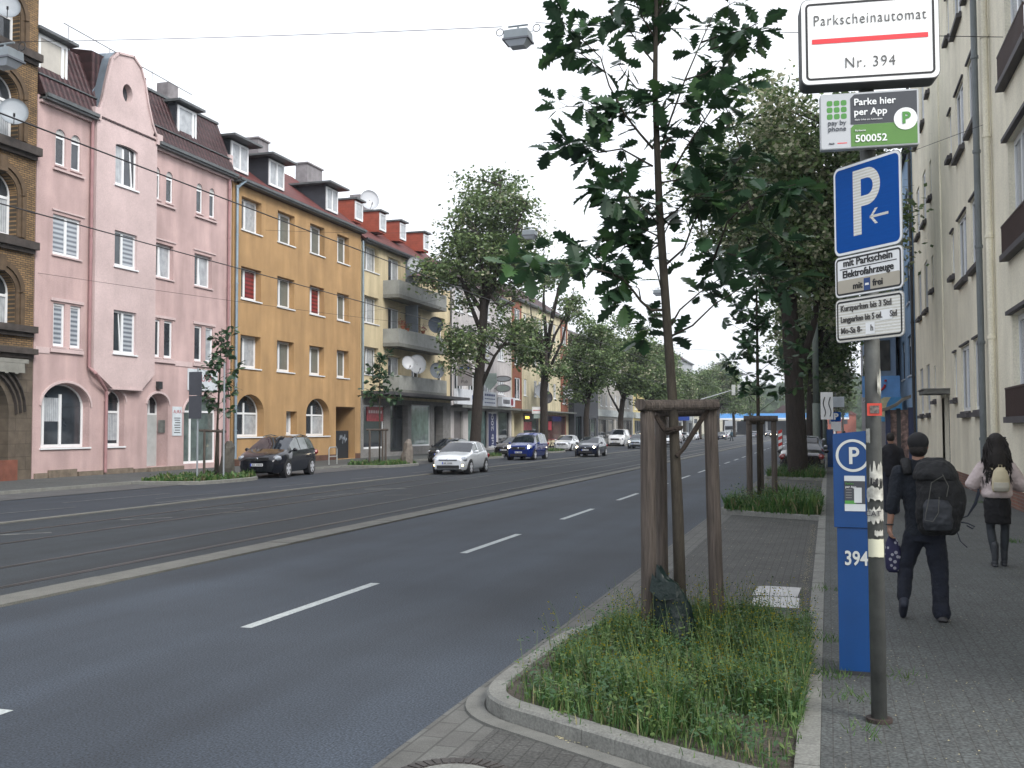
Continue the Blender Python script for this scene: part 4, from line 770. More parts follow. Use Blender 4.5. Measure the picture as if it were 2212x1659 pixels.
# travel shop blade sign and awning
ts=thing('smile_sign','blue sign board with a red smile hanging over the pavement by the blue house','sign',(2.6,56,3.8)); b=MB(); b.box(1.75,3.6,56,56.15,3.6,4.7); b.build('sign_panel',mat('tui_blue',(.12,.3,.6),.5),ts)
b=MB(); b.tube([(2.45+.42*math.cos(t),55.97,4.25+.32*math.sin(t)) for t in [math.pi+math.pi*i/12 for i in range(13)]],.06,6); b.tube([(2.9,55.97,4.4),(2.9,55.97,4.5)],.06,6); b.tube([(1.95,55.97,4.25),(2.12,55.97,4.3)],.05,6); b.build('smile_mark',mat('smile_red',(.4,.02,.03),.5),ts)
aw=thing('striped_awning','dome awning with blue and yellow stripes over the shop window','awning',(2.6,58,2.6)); b=MB(); N=12
for i in range(N):
    for j in range(5):
        def AP(i,j): a=math.pi*i/N; e=math.pi/2*j/5; return (3.7-1.7*math.sin(a)*math.cos(e),58-1.6*math.cos(a)*math.cos(e),2.6+1.25*math.sin(e))
        b.mi=(i//2)%2; b.quad(AP(i,j),AP(i+1,j),AP(i+1,j+1),AP(i,j+1))
    a0,a1=math.pi*i/N,math.pi*(i+1)/N; b.mi=0; b.quad((3.7-1.7*math.sin(a0),58-1.6*math.cos(a0),2.6),(3.7-1.7*math.sin(a1),58-1.6*math.cos(a1),2.6),(3.7-1.7*math.sin((a0+a1)/2),58-1.6*math.cos((a0+a1)/2),2.35),(3.7-1.7*math.sin(a0),58-1.6*math.cos(a0),2.35))
b.build('cloth',[mat('awn_blue',(.08,.3,.55),.8),mat('awn_cream',(.55,.5,.3),.8)],aw)
rb=rowhouse('brown_corner_building','dark brown house seen behind the right hand trees','' or K3,75.1,130,15,[77+4*i for i in range(12)],[(5,6.8),(8.4,10.2),(11.8,13.5)],stucco('dim_stucco',(.2,.19,.2)),tileA)
# far end: petrol station, houses, hill
gs=thing('petrol_station','petrol station with long flat blue canopy at the far end of the street','petrol station',(-22,320,0))
b=MB(); b.box(-33,6,318,330,5.2,6.6); b.build('canopy',mat('canopy_blue',(.1,.32,.7),.5),gs); b=MB(); b.box(-33.1,6.1,317.9,330.1,4.7,5.19); b.build('canopy_edge',wpl,gs)
b=MB(); 
for x in (-28,-18,-8,2): b.box(x-.3,x+.3,323,324,0,4.7)
b.build('canopy_column',wpl,gs); b=MB(); b.box(-30,0,331,338,0,4.4); b.build('kiosk',mat('kiosk_dark',(.06,.07,.09),.3),gs)
hl=mat('hill_green',(.05,.085,.04),.95,var=.5,scale=.06,bump=1,bs=.3,bd=3)
b=MB(); N=60; M_=14
def HZ(x,y): return max(-1,(y-430)/400*30*(.8+.25*math.sin(x*.011+1)+.1*math.sin(x*.05))+2.2*math.sin(x*.09+y*.05)) 
vs=[];fs=[]
for i in range(N+1):
    for j in range(M_+1):
        x=-700+1400*i/N; y=430+500*j/M_; vs.append((x,y,HZ(x,y)))
for i in range(N):
    for j in range(M_): k=i*(M_+1)+j; fs.append((k,k+M_+1,k+M_+2,k+1))
b.add(vs,fs); tag(b.build('hill',hl,smooth=True),kind='structure')
for i,(x,y,w_,h,c) in enumerate(((2,395,16,7,(.3,.09,.06)),(-16,400,12,6,(.4,.38,.33)),(-40,380,18,8,(.5,.48,.4)),(-62,370,14,9,(.3,.26,.22)),(20,390,14,8,(.45,.42,.36)))):
    t=thing('far_house',['house with red brick gable end beyond the petrol station','small pale house beyond the petrol station canopy','cream house at the far left end of the street','brownish house behind the far left trees','cream house at the far right end behind the trees'][i],'house',(x,y,0),0,'houses beyond the petrol station')
    b=MB(); b.box(x-w_/2,x+w_/2,y,y+10,0,h); b.build('wall',mat('far_wall%d'%i,c,.9),t); b=MB(); b.prism([(x-w_/2-.5,h),(x,h+5),(x+w_/2+.5,h)],y-.4,y+10.4,'y'); b.build('roof',tileB if i%2==0 else tileA,t)
    b=MB(); 
    for k in range(3): b.box(x-w_/2+1.5+k*w_/3.2,x-w_/2+3+k*w_/3.2,y-.05,y,h*.5,h*.5+1.6)
    b.build('window',glass,t)
OAKB=[([(-1.5,9.3,4.59),(-1.61,9.22,4.72),(-1.73,9.13,4.88),(-1.86,9.05,5.14),(-1.92,8.97,5.38),(-2.06,8.88,5.52),(-2.25,8.8,5.71)],46),([(-1.77,9.3,4.93),(-1.93,9.07,4.85),(-2.09,8.83,4.9),(-2.16,8.6,4.84)],26),([(-1.94,9.3,5.35),(-2.04,9.23,5.43),(-2.17,9.17,5.53),(-2.3,9.1,5.51)],14),([(-1.49,9.3,5.13),(-1.68,9.47,5.23),(-1.83,9.63,5.45),(-1.92,9.8,5.61)],14),([(-1.51,9.3,4.43),(-1.65,9.36,4.53),(-1.82,9.42,4.65),(-2.05,9.48,4.65),(-2.26,9.54,4.76),(-2.46,9.6,4.79)],34),([(-1.72,9.3,4.16),(-1.79,9.33,4.33),(-1.83,9.37,4.49),(-1.79,9.4,4.61)],12),([(-1.48,9.3,5.39),(-1.64,9.43,5.63),(-1.78,9.57,5.87),(-1.89,9.7,6.06)],22),([(-1.47,9.3,5.63),(-1.57,9.2,5.79),(-1.61,9.1,5.9),(-1.63,9.0,5.97)],20),([(-1.45,9.3,5.56),(-1.35,9.4,5.78),(-1.3,9.5,5.99),(-1.25,9.6,6.2)],20),([(-1.41,9.3,4.65),(-1.35,9.38,4.88),(-1.22,9.46,5.27),(-1.08,9.54,5.63),(-0.97,9.62,5.92),(-0.77,9.7,6.05)],50),([(-1.2,9.3,5.21),(-1.02,9.37,5.27),(-0.89,9.43,5.4),(-0.8,9.5,5.37)],18),([(-1.05,9.3,5.54),(-0.84,9.2,5.55),(-0.66,9.1,5.53),(-0.52,9.0,5.54)],20),([(-0.99,9.3,5.46),(-0.81,9.3,5.5),(-0.65,9.3,5.5)],10),([(-1.32,9.3,4.37),(-1.19,9.18,4.53),(-1.03,9.05,4.7),(-0.86,8.93,4.89),(-0.74,8.8,4.87)],32),([(-1.45,9.3,4.9),(-1.32,9.17,4.96),(-1.16,9.03,4.9),(-1.04,8.9,4.79)],22),([(-1.44,9.3,4.55),(-1.36,9.45,4.73),(-1.27,9.6,4.76),(-1.15,9.75,4.71),(-1.11,9.9,4.64)],20),([(-1.43,9.3,4.27),(-1.29,9.4,4.31),(-1.12,9.5,4.36),(-0.93,9.6,4.33)],26),([(-1.44,9.3,3.87),(-1.52,9.17,3.96),(-1.65,9.03,4.09),(-1.78,8.9,4.08)],30),([(-1.44,9.3,3.76),(-1.62,9.37,3.87),(-1.8,9.43,3.83),(-1.98,9.5,3.78)],26),([(-1.45,9.3,4.06),(-1.57,9.47,4.13),(-1.69,9.63,4.04),(-1.93,9.8,4.05)],22),([(-1.43,9.3,3.91),(-1.28,9.23,3.99),(-1.14,9.17,4.09),(-0.94,9.1,4.12)],26),([(-1.41,9.3,3.79),(-1.37,9.45,3.94),(-1.31,9.6,4.07)],10),([(-1.39,9.3,3.51),(-1.23,9.32,3.65),(-1.15,9.34,3.87),(-1.01,9.36,4.11),(-0.83,9.38,4.35),(-0.69,9.4,4.5)],46),([(-0.97,9.3,3.51),(-0.82,9.12,3.83),(-0.63,8.95,3.96),(-0.4,8.78,4.01),(-0.22,8.6,4.0)],40),([(-1.01,9.3,4.1),(-0.81,9.5,4.21),(-0.64,9.7,4.37)],16),([(-1.37,9.3,2.84),(-1.15,9.23,2.93),(-0.94,9.15,3.11),(-0.74,9.08,3.21),(-0.61,9.0,3.31)],16),([(-1.37,9.3,2.92),(-1.29,9.43,3.1),(-1.12,9.55,3.27),(-0.93,9.68,3.42),(-0.84,9.8,3.73)],34),([(-0.65,9.3,4.03),(-0.49,9.1,3.75),(-0.34,8.9,3.55)],22),([(-0.84,9.3,3.58),(-0.62,9.23,3.5),(-0.5,9.17,3.25),(-0.35,9.1,3.27)],24),([(-0.69,9.3,4.47),(-0.79,9.4,4.79),(-0.86,9.5,5.0)],14),([(-1.44,9.3,3.09),(-1.52,9.19,3.08),(-1.59,9.08,3.15),(-1.63,8.96,3.22),(-1.71,8.85,3.33),(-1.81,8.74,3.37),(-1.95,8.62,3.4),(-2.11,8.51,3.41),(-2.26,8.4,3.43)],34),([(-1.93,9.3,3.46),(-1.92,9.0,3.54),(-1.95,8.7,3.53)],10),([(-2.5,9.3,3.58),(-2.49,8.75,3.5),(-2.42,8.2,3.34)],22),([(-1.44,9.3,3.29),(-1.5,9.45,3.46),(-1.59,9.6,3.61)],6),([(-1.36,9.3,2.84),(-1.32,9.45,2.88),(-1.22,9.6,2.95)],5),([(-1.63,9.3,3.18),(-1.63,9.2,3.28),(-1.64,9.1,3.29)],9),([(-1.44,9.3,3.04),(-1.53,9.45,3.06),(-1.6,9.6,3.0)],14),([(-1.45,9.3,3.7),(-1.54,9.43,3.68),(-1.68,9.57,3.69),(-1.85,9.7,3.8)],16),([(-1.45,9.3,5.84),(-1.38,9.3,6.01),(-1.36,9.3,6.15)],16),([(-1.45,9.3,5.9),(-1.54,9.4,6.16),(-1.62,9.5,6.39)],12)]
# ---------------- young oaks
bark=mat('oak_bark',(.045,.038,.028),.9,var=.4,scale=10,bump=.8,bs=60,stretch=(3,3,.6),bd=.01)
stake_m=mat('weathered_post',(.085,.07,.06),.9,var=.5,scale=7,stretch=(6,6,.35),bump=1,bs=14,bd=.02)
leafm=[mat('oak_leaf_dark',(.028,.066,.034),.42,var=.3,scale=6,trans=.22,spec=.5),mat('oak_leaf_mid',(.042,.098,.042),.42,var=.3,scale=6,trans=.28,spec=.5),mat('oak_leaf_light',(.055,.12,.04),.42,var=.25,scale=6,trans=.3,spec=.5)]
LOBE=[(0,.006),(.07,.02),(.16,.13),(.21,.08),(.30,.24),(.35,.13),(.46,.33),(.51,.18),(.63,.35),(.68,.19),(.80,.26),(.84,.13),(.94,.1),(1,0)]
def oakleaf(b,p,d,n,L,r):
    d=d.normalized(); s=d.cross(n).normalized(); n=s.cross(d); fold=r.uniform(.05,.3); curl=r.uniform(-.1,.35); vs=[]
    for x,w in LOBE:
        c=p+d*(L*x)-n*(curl*L*x*x); xx=min(1,x+.04) if w>.1 else x; e=p+d*(L*xx)-n*(curl*L*xx*xx)
        vs+= [c, e+s*(w*L)+n*(fold*w*L), e-s*(w*L)+n*(fold*w*L)]
    fs=[]
    for i in range(len(LOBE)-1): a=3*i; fs+=[(a,a+3,a+4,a+1),(a,a+2,a+5,a+3)]
    b.add(vs,fs)
def cluster(b,p,d,k,L,r,spread=1):
    for i in range(k):
        v=Vector((r.gauss(0,1),r.gauss(0,1),r.gauss(-.15,.6))).normalized(); dd=(d*.55+v*spread).normalized(); n=Vector((r.gauss(0,.45),r.gauss(0,.45),1))
        if abs(dd.dot(n.normalized()))>.95: n=Vector((1,0,.3))
        b.mi=r.choices((0,1,2),(5,4,1.2))[0]; oakleaf(b,p+v*.02,dd,n,L*r.uniform(.6,1.15),r)
def youngoak(name,label,trunk,rad,branches,L,seed,group,kcl=5):
    r=random.Random(seed); t=thing(name,label,'tree',trunk[0],0,group)
    b=MB(); P=[Vector(p) for p in trunk]; b.tube(P,rad,10,jit=.05); 
    br_=MB(); lf=MB()
    for pts,n in branches:
        Q=[Vector(p) for p in pts]
        rr=[max(.0035,.012*(1-i/(len(Q)-1)*.8)*(len(Q)/6)**.5) for i in range(len(Q))]
        br_.tube(Q,rr,6)
        tot=len(Q)-1; left=int(n*(1.5 if Q[-1].x<-1.3 else 1.12))
        while left>0:
            t_=1-(r.random()**1.5)*.8; f=t_*tot; i=min(int(f),tot-1); p=Q[i].lerp(Q[i+1],f-i); d=(Q[i+1]-Q[i]).normalized()
            v=Vector((r.gauss(0,1),r.gauss(0,1),r.gauss(.1,.5))).normalized(); e=p+(d*.5+v)*L*r.uniform(.15,.75); br_.tube([p,e],[.003,.0018],4,cap=False)
            k=min(left,r.randint(3,kcl+2)); cluster(lf,e,(e-p).normalized(),k,L,r); left-=k
    b.build('trunk',bark,t,smooth=True); br_.build('branches',bark,t,smooth=True); lf.build('foliage',leafm,t); return t
trunk=[(-1.29,9.3,.08),(-1.31,9.3,1.2),(-1.345,9.3,2.24),(-1.39,9.3,2.96),(-1.45,9.3,4.03),(-1.48,9.3,5.12),(-1.46,9.3,6.0),(-1.45,9.3,7.2)]
youngoak('young_oak','large young oak staked in the front bed, its top out of the frame',trunk,[.056,.05,.046,.041,.034,.026,.018,.006],OAKB,.235,1,'young oaks in the planting beds')
def autooak(x,y,h,z0,z1,R_,nb,nl,L,seed,label,lean=(0,0)):
    r=random.Random(seed); tr=[(x+lean[0]*k/4,y+lean[1]*k/4,.08+h*k/4) for k in range(5)]; B=[]
    for i in range(nb):
        z=z0+(z1-z0)*(i+.5)/nb; a=i*2.4+r.uniform(-.4,.4); l=R_*(1-.75*((z-z0)/(z1-z0))**1.3)*r.uniform(.55,1.1); f=(z)/h; bx,by=x+lean[0]*f,y+lean[1]*f
        B.append(([(bx,by,z),(bx+math.cos(a)*l*.5,by+math.sin(a)*l*.5,z+l*.35),(bx+math.cos(a)*l,by+math.sin(a)*l,z+l*.65)],nl))
    return youngoak('young_oak',label,tr,[.05,.045,.04,.03,.01],B,L,seed,'young oaks in the planting beds')
autooak(-1.62,25.6,6.4,2.3,6.2,1.25,20,24,.27,3,'young oak in the second bed, its dark leaves against the big tree trunk')
autooak(-23.3,35.3,6.0,2.3,5.8,1.0,17,16,.3,4,'young oak in front of the pink house, beside the back of a road sign',(.25,0))
autooak(-23.4,51.1,6.0,2.9,6.0,1.15,17,16,.32,5,'young oak in front of the tiled shop of the beige house')
def stakes(label,pts,beams,r0=.068,H=2.25,tie=None,m=None):
    c=pts[0]; t=thing('tree_stakes',label,'tree stakes',(sum(p[0] for p in pts)/len(pts),sum(p[1] for p in pts)/len(pts),.1),0,'post frames around the young trees')
    for (x,y,r_,dx) in pts:
        b=MB(); b.tube([(x+dx*k,y,.02+(H-.02)*k/6) for k in range(7)],[r_*(1.04-.02*k) for k in range(7)],14,jit=.03); b.build('post',stake_m,t,smooth=True)
    for p,q,r_ in beams:
        b=MB(); b.tube([p,Vector(p).lerp(Vector(q),.5),q],[r_,r_*1.02,r_*.97],14,jit=.02); b.build('crossbeam',stake_m,t,smooth=False)
    if tie:
        b=MB()
        for p in tie: b.tube(p,.022,6,jit=.2)
        b.build('rope_tie',mat('coir_rope',(.03,.022,.017),.95,var=.4,scale=20),t)
    return t
stakes('three tall weathered posts with top rails around the front young oak',[(-1.57,9.25,.072,.0),(-1.56,9.95,.06,.0),(-.985,9.5,.066,-.008)],[((-1.64,9.17,2.21),(-.95,9.43,2.22),.052),((-1.6,9.05,2.22),(-1.56,10.1,2.2),.05),((-1.6,9.98,2.16),(-1.02,9.5,2.16),.045)],
 tie=[[(-1.5,9.27,2.12),(-1.42,9.24,2.0),(-1.38,9.24,1.96),(-1.33,9.22,1.98),(-1.29,9.25,2.0)],[(-1.05,9.45,2.17),(-1.15,9.38,2.0),(-1.25,9.3,1.82),(-1.31,9.24,1.75)],[(-1.56,9.9,2.1),(-1.45,9.6,1.98),(-1.35,9.37,1.95)],[(-1.42,9.28,2.01),(-1.38,9.22,1.99),(-1.32,9.22,2.0),(-1.27,9.28,2.01),(-1.3,9.37,2.0)]])
stakes('three posts with top rail around the second young oak by the empty bay',[(-1.83,25.4,.075,0),(-1.25,25.5,.07,0),(-1.6,26.2,.06,0)],[((-1.95,25.35,2.24),(-1.15,25.45,2.24),.07),((-1.85,25.3,2.15),(-1.55,26.3,2.15),.05)])
stakes('slim stakes around the young oak before the pink house',[(-23.6,35.0,.05,0),(-22.9,35.2,.05,0),(-23.5,35.8,.05,0)],[((-23.8,34.95,2.0),(-22.75,35.2,1.95),.05)],H=2.05)
stakes('slim stakes around the young oak before the beige house',[(-23.9,50.9,.06,0),(-23.0,51.0,.06,0),(-23.5,51.7,.05,0)],[((-24.1,50.9,2.0),(-22.85,51.0,2.0),.06)],H=2.05)
# watering bag
wb=thing('watering_bag','dark green watering bag slumped at the foot of the front oak','watering bag',(-1.33,9.1,.08))
rr=random.Random(8); b=MB(); rings=[]; K=22
prof=[(.05,.03,.19,.13,0),(.12,.0,.2,.14,0),(.25,.0,.185,.13,.02),(.42,-.01,.165,.11,.03),(.55,-.03,.14,.09,.0),(.63,-.06,.1,.06,-.02),(.68,-.1,.06,.035,-.02),(.78,-.13,.02,.015,0)]
for zi,(z,ox,rx,ry,oy) in enumerate(prof):
    for j in range(K):
        a=2*math.pi*j/K; f=1+.1*math.sin(a*5+zi*1.1)+.05*rr.uniform(-1,1); b.v.append((-1.33+ox+rx*f*math.cos(a),9.1+oy+ry*f*math.sin(a),z+.015*math.sin(a*3+zi)))
for i in range(len(prof)-1):
    for j in range(K): b.f.append((i*K+j,i*K+(j+1)%K,(i+1)*K+(j+1)%K,(i+1)*K+j)); b.m.append(0)
b.f.append(tuple(range((len(prof)-1)*K,len(prof)*K))); b.m.append(0)
gb=mat('bag_green',(.004,.012,.011),.38,var=.3,scale=6,bump=.8,bs=12,bd=.02,spec=.3)
b.build('bag',gb,wb,smooth=True)
b=MB(); b.add([(-1.5,9.0,.73),(-1.44,8.98,.66),(-1.3,8.98,.66),(-1.25,9.0,.6),(-1.28,8.96,.52),(-1.42,8.95,.5),(-1.52,8.97,.58)],[(0,1,6),(1,2,5,6),(2,3,4,5)]); b.build('flap',gb,wb)
# ---------------- mature street trees
tb=mat('tree_bark',(.03,.024,.02),.95,var=.4,scale=5,bump=1,bs=16,stretch=(2.5,2.5,.5),bd=.05)
fol=[mat('fol_dark',(.07,.115,.042),.5,var=.35,scale=1.2,trans=.25),mat('fol_mid',(.11,.17,.065),.5,var=.35,scale=1.2,trans=.3),mat('fol_light',(.17,.24,.09),.5,var=.3,scale=1.2,trans=.35),mat('blossom',(.36,.37,.25),.7,var=.3,scale=2,trans=.3)]
def npfol(C,rad,per,size,seed,blos,mixes):
    g=np.random.default_rng(seed); V=[];MI=[]
    for (c,rd) in zip(C,rad):
        n=int(per*rd*rd); p=g.normal(size=(n,3))*np.array([.46,.46,.3])*rd+c
        top=(p[:,2]-c[2])/(rd*.5)
        a=g.uniform(0,6.28,n); tz=g.normal(size=n)*.5; d=np.stack([np.cos(a),np.sin(a),tz-.25],1); d/=np.linalg.norm(d,axis=1)[:,None]
        q=g.normal(size=(n,3)); s=np.cross(d,q); s/=np.linalg.norm(s,axis=1)[:,None]
        L=size*g.uniform(.6,1.5,n)[:,None]; w=L*g.uniform(.22,.4,n)[:,None]
        V.append(np.stack([p,p+d*L*.45+s*w,p+d*L,p+d*L*.5-s*w],1))
        u=g.random(n); mi=np.where(u<mixes[0],0,np.where(u<mixes[0]+mixes[1],1,2)); 
        if g.random()<blos[0]: mi=np.where((g.random(n)<blos[1])&(top>-1),3,mi)
        MI.append(mi)
    V=np.concatenate(V).reshape(-1,3); return V,np.concatenate(MI)
def tree(name,label,base,forks,trunk_r,ells,nc,per,size,seed,blos=(.4,.35),group='large street trees',cr=(.7,1.25),stems=None,mix=(.4,.4)):
    g=np.random.default_rng(seed); t=thing(name,label,'tree',base,0,group); B=np.array(base)
    C=[];E=np.array([e[:6] for e in ells],float); vol=E[:,3]*E[:,4]*E[:,5]; pr=vol/vol.sum()
    while len(C)<nc:
        e=E[g.choice(len(E),p=pr)]; v=g.normal(size=3); v/=np.linalg.norm(v); rr=g.random()**(1/2.6); C.append(e[:3]+v*e[3:]*rr*.9)
    C=np.array(C)+B; rad=g.uniform(cr[0],cr[1],nc)
    b=MB(); F_=[np.array(f)+B for f in forks]; r0=trunk_r
    b.tube([B+[0,0,-.1],B+[0,0,.25],*F_],[r0*1.45,r0*1.1]+[r0*(1-.12*k) for k in range(len(F_))],12,jit=.06); top=F_[-1]
    # main limbs to spread targets
    tg=[]; idx=int(g.integers(nc)); tg=[C[idx]]
    nl=9
    for _ in range(nl-1):
        dd=np.min([np.linalg.norm(C-q,axis=1) for q in tg],axis=0); tg.append(C[int(np.argmax(dd*(C[:,2]>top[2]-1.5)))])
    L=[]
    if stems: 
        for st in stems: L.append(([np.array(s)+B for s in st],r0*.5))
    for q in tg:
        src=F_[-1] if g.random()<.6 or len(F_)<2 else F_[-2]+(F_[-1]-F_[-2])*.6
        mid=src+(q-src)*.4+np.array([0,0,.25*np.linalg.norm((q-src)[:2])]); q2=src+(q-src)*.75+np.array([0,0,.1*np.linalg.norm((q-src)[:2])])+g.normal(size=3)*.15
        L.append(([src,mid,q2,q],r0*.48))
    pts=[]
    for P,r_ in L:
        n=len(P); b.tube(P,[max(.03,r_*(1-.8*i/(n-1))) for i in range(n)],7)
        for a_,c_ in zip(P,P[1:]):
            for s in np.linspace(.3,1,4): pts.append(a_+(c_-a_)*s)
    pts=np.array(pts)
    for c in C:
        d=np.linalg.norm(pts-c,axis=1)+ (pts[:,2]>c[2]+.5)*3; q=pts[int(np.argmin(d))]; m_=(q+c)/2+g.normal(size=3)*.12; b.tube([q,m_,c],[.05,.035,.015],4,cap=False)
    b.build('trunk',tb,t,smooth=True)
    V,MI=npfol(C,rad,per,size,seed+1,blos,mix)
    me=bpy.data.meshes.new('crown'); V=V-B; n=len(V)//4
    me.vertices.add(len(V)); me.vertices.foreach_set('co',V.astype(np.float32).ravel()); me.loops.add(4*n); me.loops.foreach_set('vertex_index',np.arange(4*n,dtype=np.int32)); me.polygons.add(n); me.polygons.foreach_set('loop_start',np.arange(0,4*n,4,dtype=np.int32)); 
    for q in fol: me.materials.append(q)
    me.update(); me.polygons.foreach_set('material_index',MI.astype(np.int32)); me.validate(); me.update()
    o=bpy.data.objects.new('crown',me); COL.objects.link(o); o.parent=t; return t
# right big tree behind the third bed
tree('street_tree','huge dark trunked tree in blossom behind the sign post, nearest on the right',(-1.15,41.4,.1),[(-.05,0,3.2),(-.2,.1,6.0),(-.35,.2,9.5)],.36,
 [(.1,0,12.2,4.4,3.6,4.2),(-.8,0,9.2,3.0,3,2.6),(1.6,0,9.0,2.8,2.8,3.4),(-2.3,0,11.6,2.0,2.2,2.4)],240,215,.19,11,blos=(.7,.4),stems=[[(-.05,0,3.6),(.7,.1,6.0),(1.1,.2,8.5),(1.6,.2,12)],[(-.2,.1,6),(-1.2,0,9),(-1.9,0,12)]])
rtp=[(-.9,59,.1),(-.8,77,.1),(-.9,96,.1),(-.8,115,.1)]
rl2=['second large tree on the right beyond the black soft top car','third tree of the right hand row','fourth tree of the right hand row','fifth tree of the right hand row near the crossing']
t2=tree('street_tree',rl2[0],rtp[0],[(.1,0,3),(.2,0,5.5)],.3,[(.6,0,8.8,3.6,3.6,3.6),(1.0,0,5.4,2.4,2.6,1.8),(0,0,12,2.4,2.4,2.4)],110,120,.24,13,blos=(.5,.35))
for p,l,s in zip(rtp[1:],rl2[1:],(.95,1.0,.9)): copytree(t2,p,random.Random(p[1]).uniform(0,6),l,scale=s)
# left row
tree('street_tree','tallest tree across the street, pale blossomed crown before the grey house',(-23.6,67.3,.1),[(.25,0,4),(.6,0,8.5),(.8,0,11)],.36,[(1.6,0,15.6,4.2,3.6,3.6),(-.6,0,13.2,3.9,3.2,2.8),(1.2,0,18.6,2.6,2.6,2.6),(3.6,0,12.2,2.2,2.4,2.4),(-.6,0,7.6,2.9,2.8,1.9),(2.6,0,8.8,2.3,2.3,2.0)],240,100,.24,21,blos=(.3,.25),stems=[[(.6,0,8.5),(-.8,0,12),(-1.5,0,16)],[(.8,0,11),(1.6,0,15),(2,0,19)],[(.3,0,4.5),(1.5,0,7),(2.8,0,8.6)]])
tree('street_tree','slim tree across the street with bare forked stems, right of the tallest one',(-23.5,85.2,.1),[(0,0,5),(.3,0,9)],.33,[(.6,0,15.4,2.2,2.2,1.6),(-1.2,0,9.5,1.9,1.9,2.4),(2.6,0,12.6,1.6,1.6,1.4),(.6,0,7,1.7,1.7,1.2)],60,110,.27,23,blos=(.25,.25),stems=[[(.3,0,9),(.0,0,13),(.4,0,17)],[(.3,0,9),(1.2,0,13),(1.9,0,16.5)],[(.2,0,6.5),(1.7,0,9.5),(2.8,0,14.2)],[(.1,0,7),(-.9,0,10),(-1.2,0,13)]])
t3=tree('street_tree','dense green tree before the dark flat roofed shop',(-23.4,101,.1),[(0,0,3),(.2,0,5)],.28,[(.4,0,8.8,3.3,3.3,3.6),(1.6,0,12,2.4,2.4,2.2),(-.8,0,6,2.4,2.4,1.6)],120,90,.28,25,blos=(.15,.15),stems=[[(.2,0,5),(-.8,0,8)],[(.2,0,5),(1.2,0,8.5)]])
t4=tree('street_tree','broad blossoming tree before the long pale house',(-23.4,119,.1),[(0,0,3),(.3,0,5.5)],.33,[(.8,0,10.5,4.2,4,4.6),(2.4,0,7.2,3.2,3,2.4)],150,80,.32,27,blos=(.35,.3),stems=[[(.1,0,3.5),(-1.3,0,6),(-2,0,8.5)]])
more=[(-23.4,137,'tree behind the crossbeam of the front stakes, fifth of the left row',t4,.95),(-23.4,155,'sixth tree of the left row, darker and rounder',t3,1.05),(-23.2,174,'seventh tree of the left row near the parked cars',t4,.85),(-23.2,196,'eighth tree of the left row',t3,1.0),(-22.5,222,'tree beside the traffic light mast on the left',t4,1.15),(-21.5,250,'tree on the far side of the crossing, left',t3,1.2),(-20,285,'far tree left of the petrol station canopy',t4,1.0),(4,300,'far tree right of the petrol station canopy',t3,1.1),(-33,345,'far tree behind the left end of the petrol station',t4,1.2)]
for i,(x,y,l,src,s) in enumerate(more): copytree(src,(x,y,.1),i*1.7+.5,l,scale=s)
# distant wood on the hill
g=np.random.default_rng(5); b=MB()
for i in range(2600):
    x=g.uniform(-150,90); y=g.uniform(440,760); z=HZ(x,y); h=g.uniform(7,13); a=g.uniform(0,3); rr_=g.uniform(3,5.5); b.mi=int(g.integers(3))
    for k in range(5):
        q=(x+g.normal()*2.2,y+g.normal()*2,z+h*g.uniform(.35,1)); s_=rr_*.5; u=g.normal(size=3)*s_*.4
        b.add([(q[0]-s_,q[1]+u[0],q[2]-s_*.3),(q[0]+u[1],q[1],q[2]-s_*.8),(q[0]+s_,q[1]-u[0],q[2]),(q[0]+u[2],q[1],q[2]+s_*.7)],[(0,1,2,3)])
tag(b.build('distant_wood',[mat('wood_a',(.04,.07,.035),.9,var=.4,scale=.3),mat('wood_b',(.055,.09,.045),.9,var=.4,scale=.3),mat('wood_c',(.03,.055,.03),.9,var=.4,scale=.3)]),'wooded hillside far beyond the petrol station','wood',kind='stuff')
# ---------------- sign post with its signs
polem=mat('post_grey',(.1,.105,.1),.6,metal=.2,var=.35,scale=5,streak=(5,5,.8),sa=.35,bump=.2,bs=40)
sp=thing('sign_post','round grey sign post with torn stickers beside the blue parking machine','post',(.285,7.02,.12))
b=MB(); b.tube([(.285,7.02,.12),(.285,7.05,2.5),(.28,7.12,5.2)],.049,20); b.build('pole',polem,sp,smooth=True)
b=MB(); b.tube([(.285,7.02,.122),(.285,7.02,.145)],.082,18); b.build('collar',mat('rusty_iron',(.035,.025,.022),.8,var=.5,scale=15),sp)
stp=mat('sticker_paper',(.4,.4,.36),.8,var=.45,scale=18)
def sticker(z0,z1,a0,a1,m,jag=.25,seed=0):
    r=random.Random(seed); b=MB(); N=14; lo=[z0+r.uniform(0,jag)*(z1-z0) for _ in range(N+1)]; hi=[z1-r.uniform(0,jag)*(z1-z0) for _ in range(N+1)]
    for i in range(N):
        A=[a0+(a1-a0)*k/N for k in (i,i+1)]; q=lambda a,z:(.285+.0505*math.cos(R(a)),7.02+.0505*math.sin(R(a)),z)
        b.quad(q(A[0],lo[i]),q(A[1],lo[i+1]),q(A[1],hi[i+1]),q(A[0],hi[i]))
    b.build('sticker',m,sp)
sticker(1.62,1.79,-130,-20,stp,.45,1); sticker(1.52,1.63,-175,-10,stp,.3,2); sticker(1.38,1.5,-165,-15,stp,.3,3); sticker(1.17,1.29,-160,-20,mat('sticker_cream',(.5,.5,.38),.7,var=.15),.04,4)
sticker(1.9,2.0,-160,-120,stp,.1,5); sticker(1.3,1.35,-100,-30,stp,.3,6); sticker(2.2,2.4,-60,-10,stp,.6,7); sticker(1.63,1.68,-120,-15,black,.3,8)
text('CAT',.05,mat('text_dark',(.03,.03,.04),.6),sp,(.27,6.966,1.45),(1,0,0),(0,0,1),name='sticker_text')
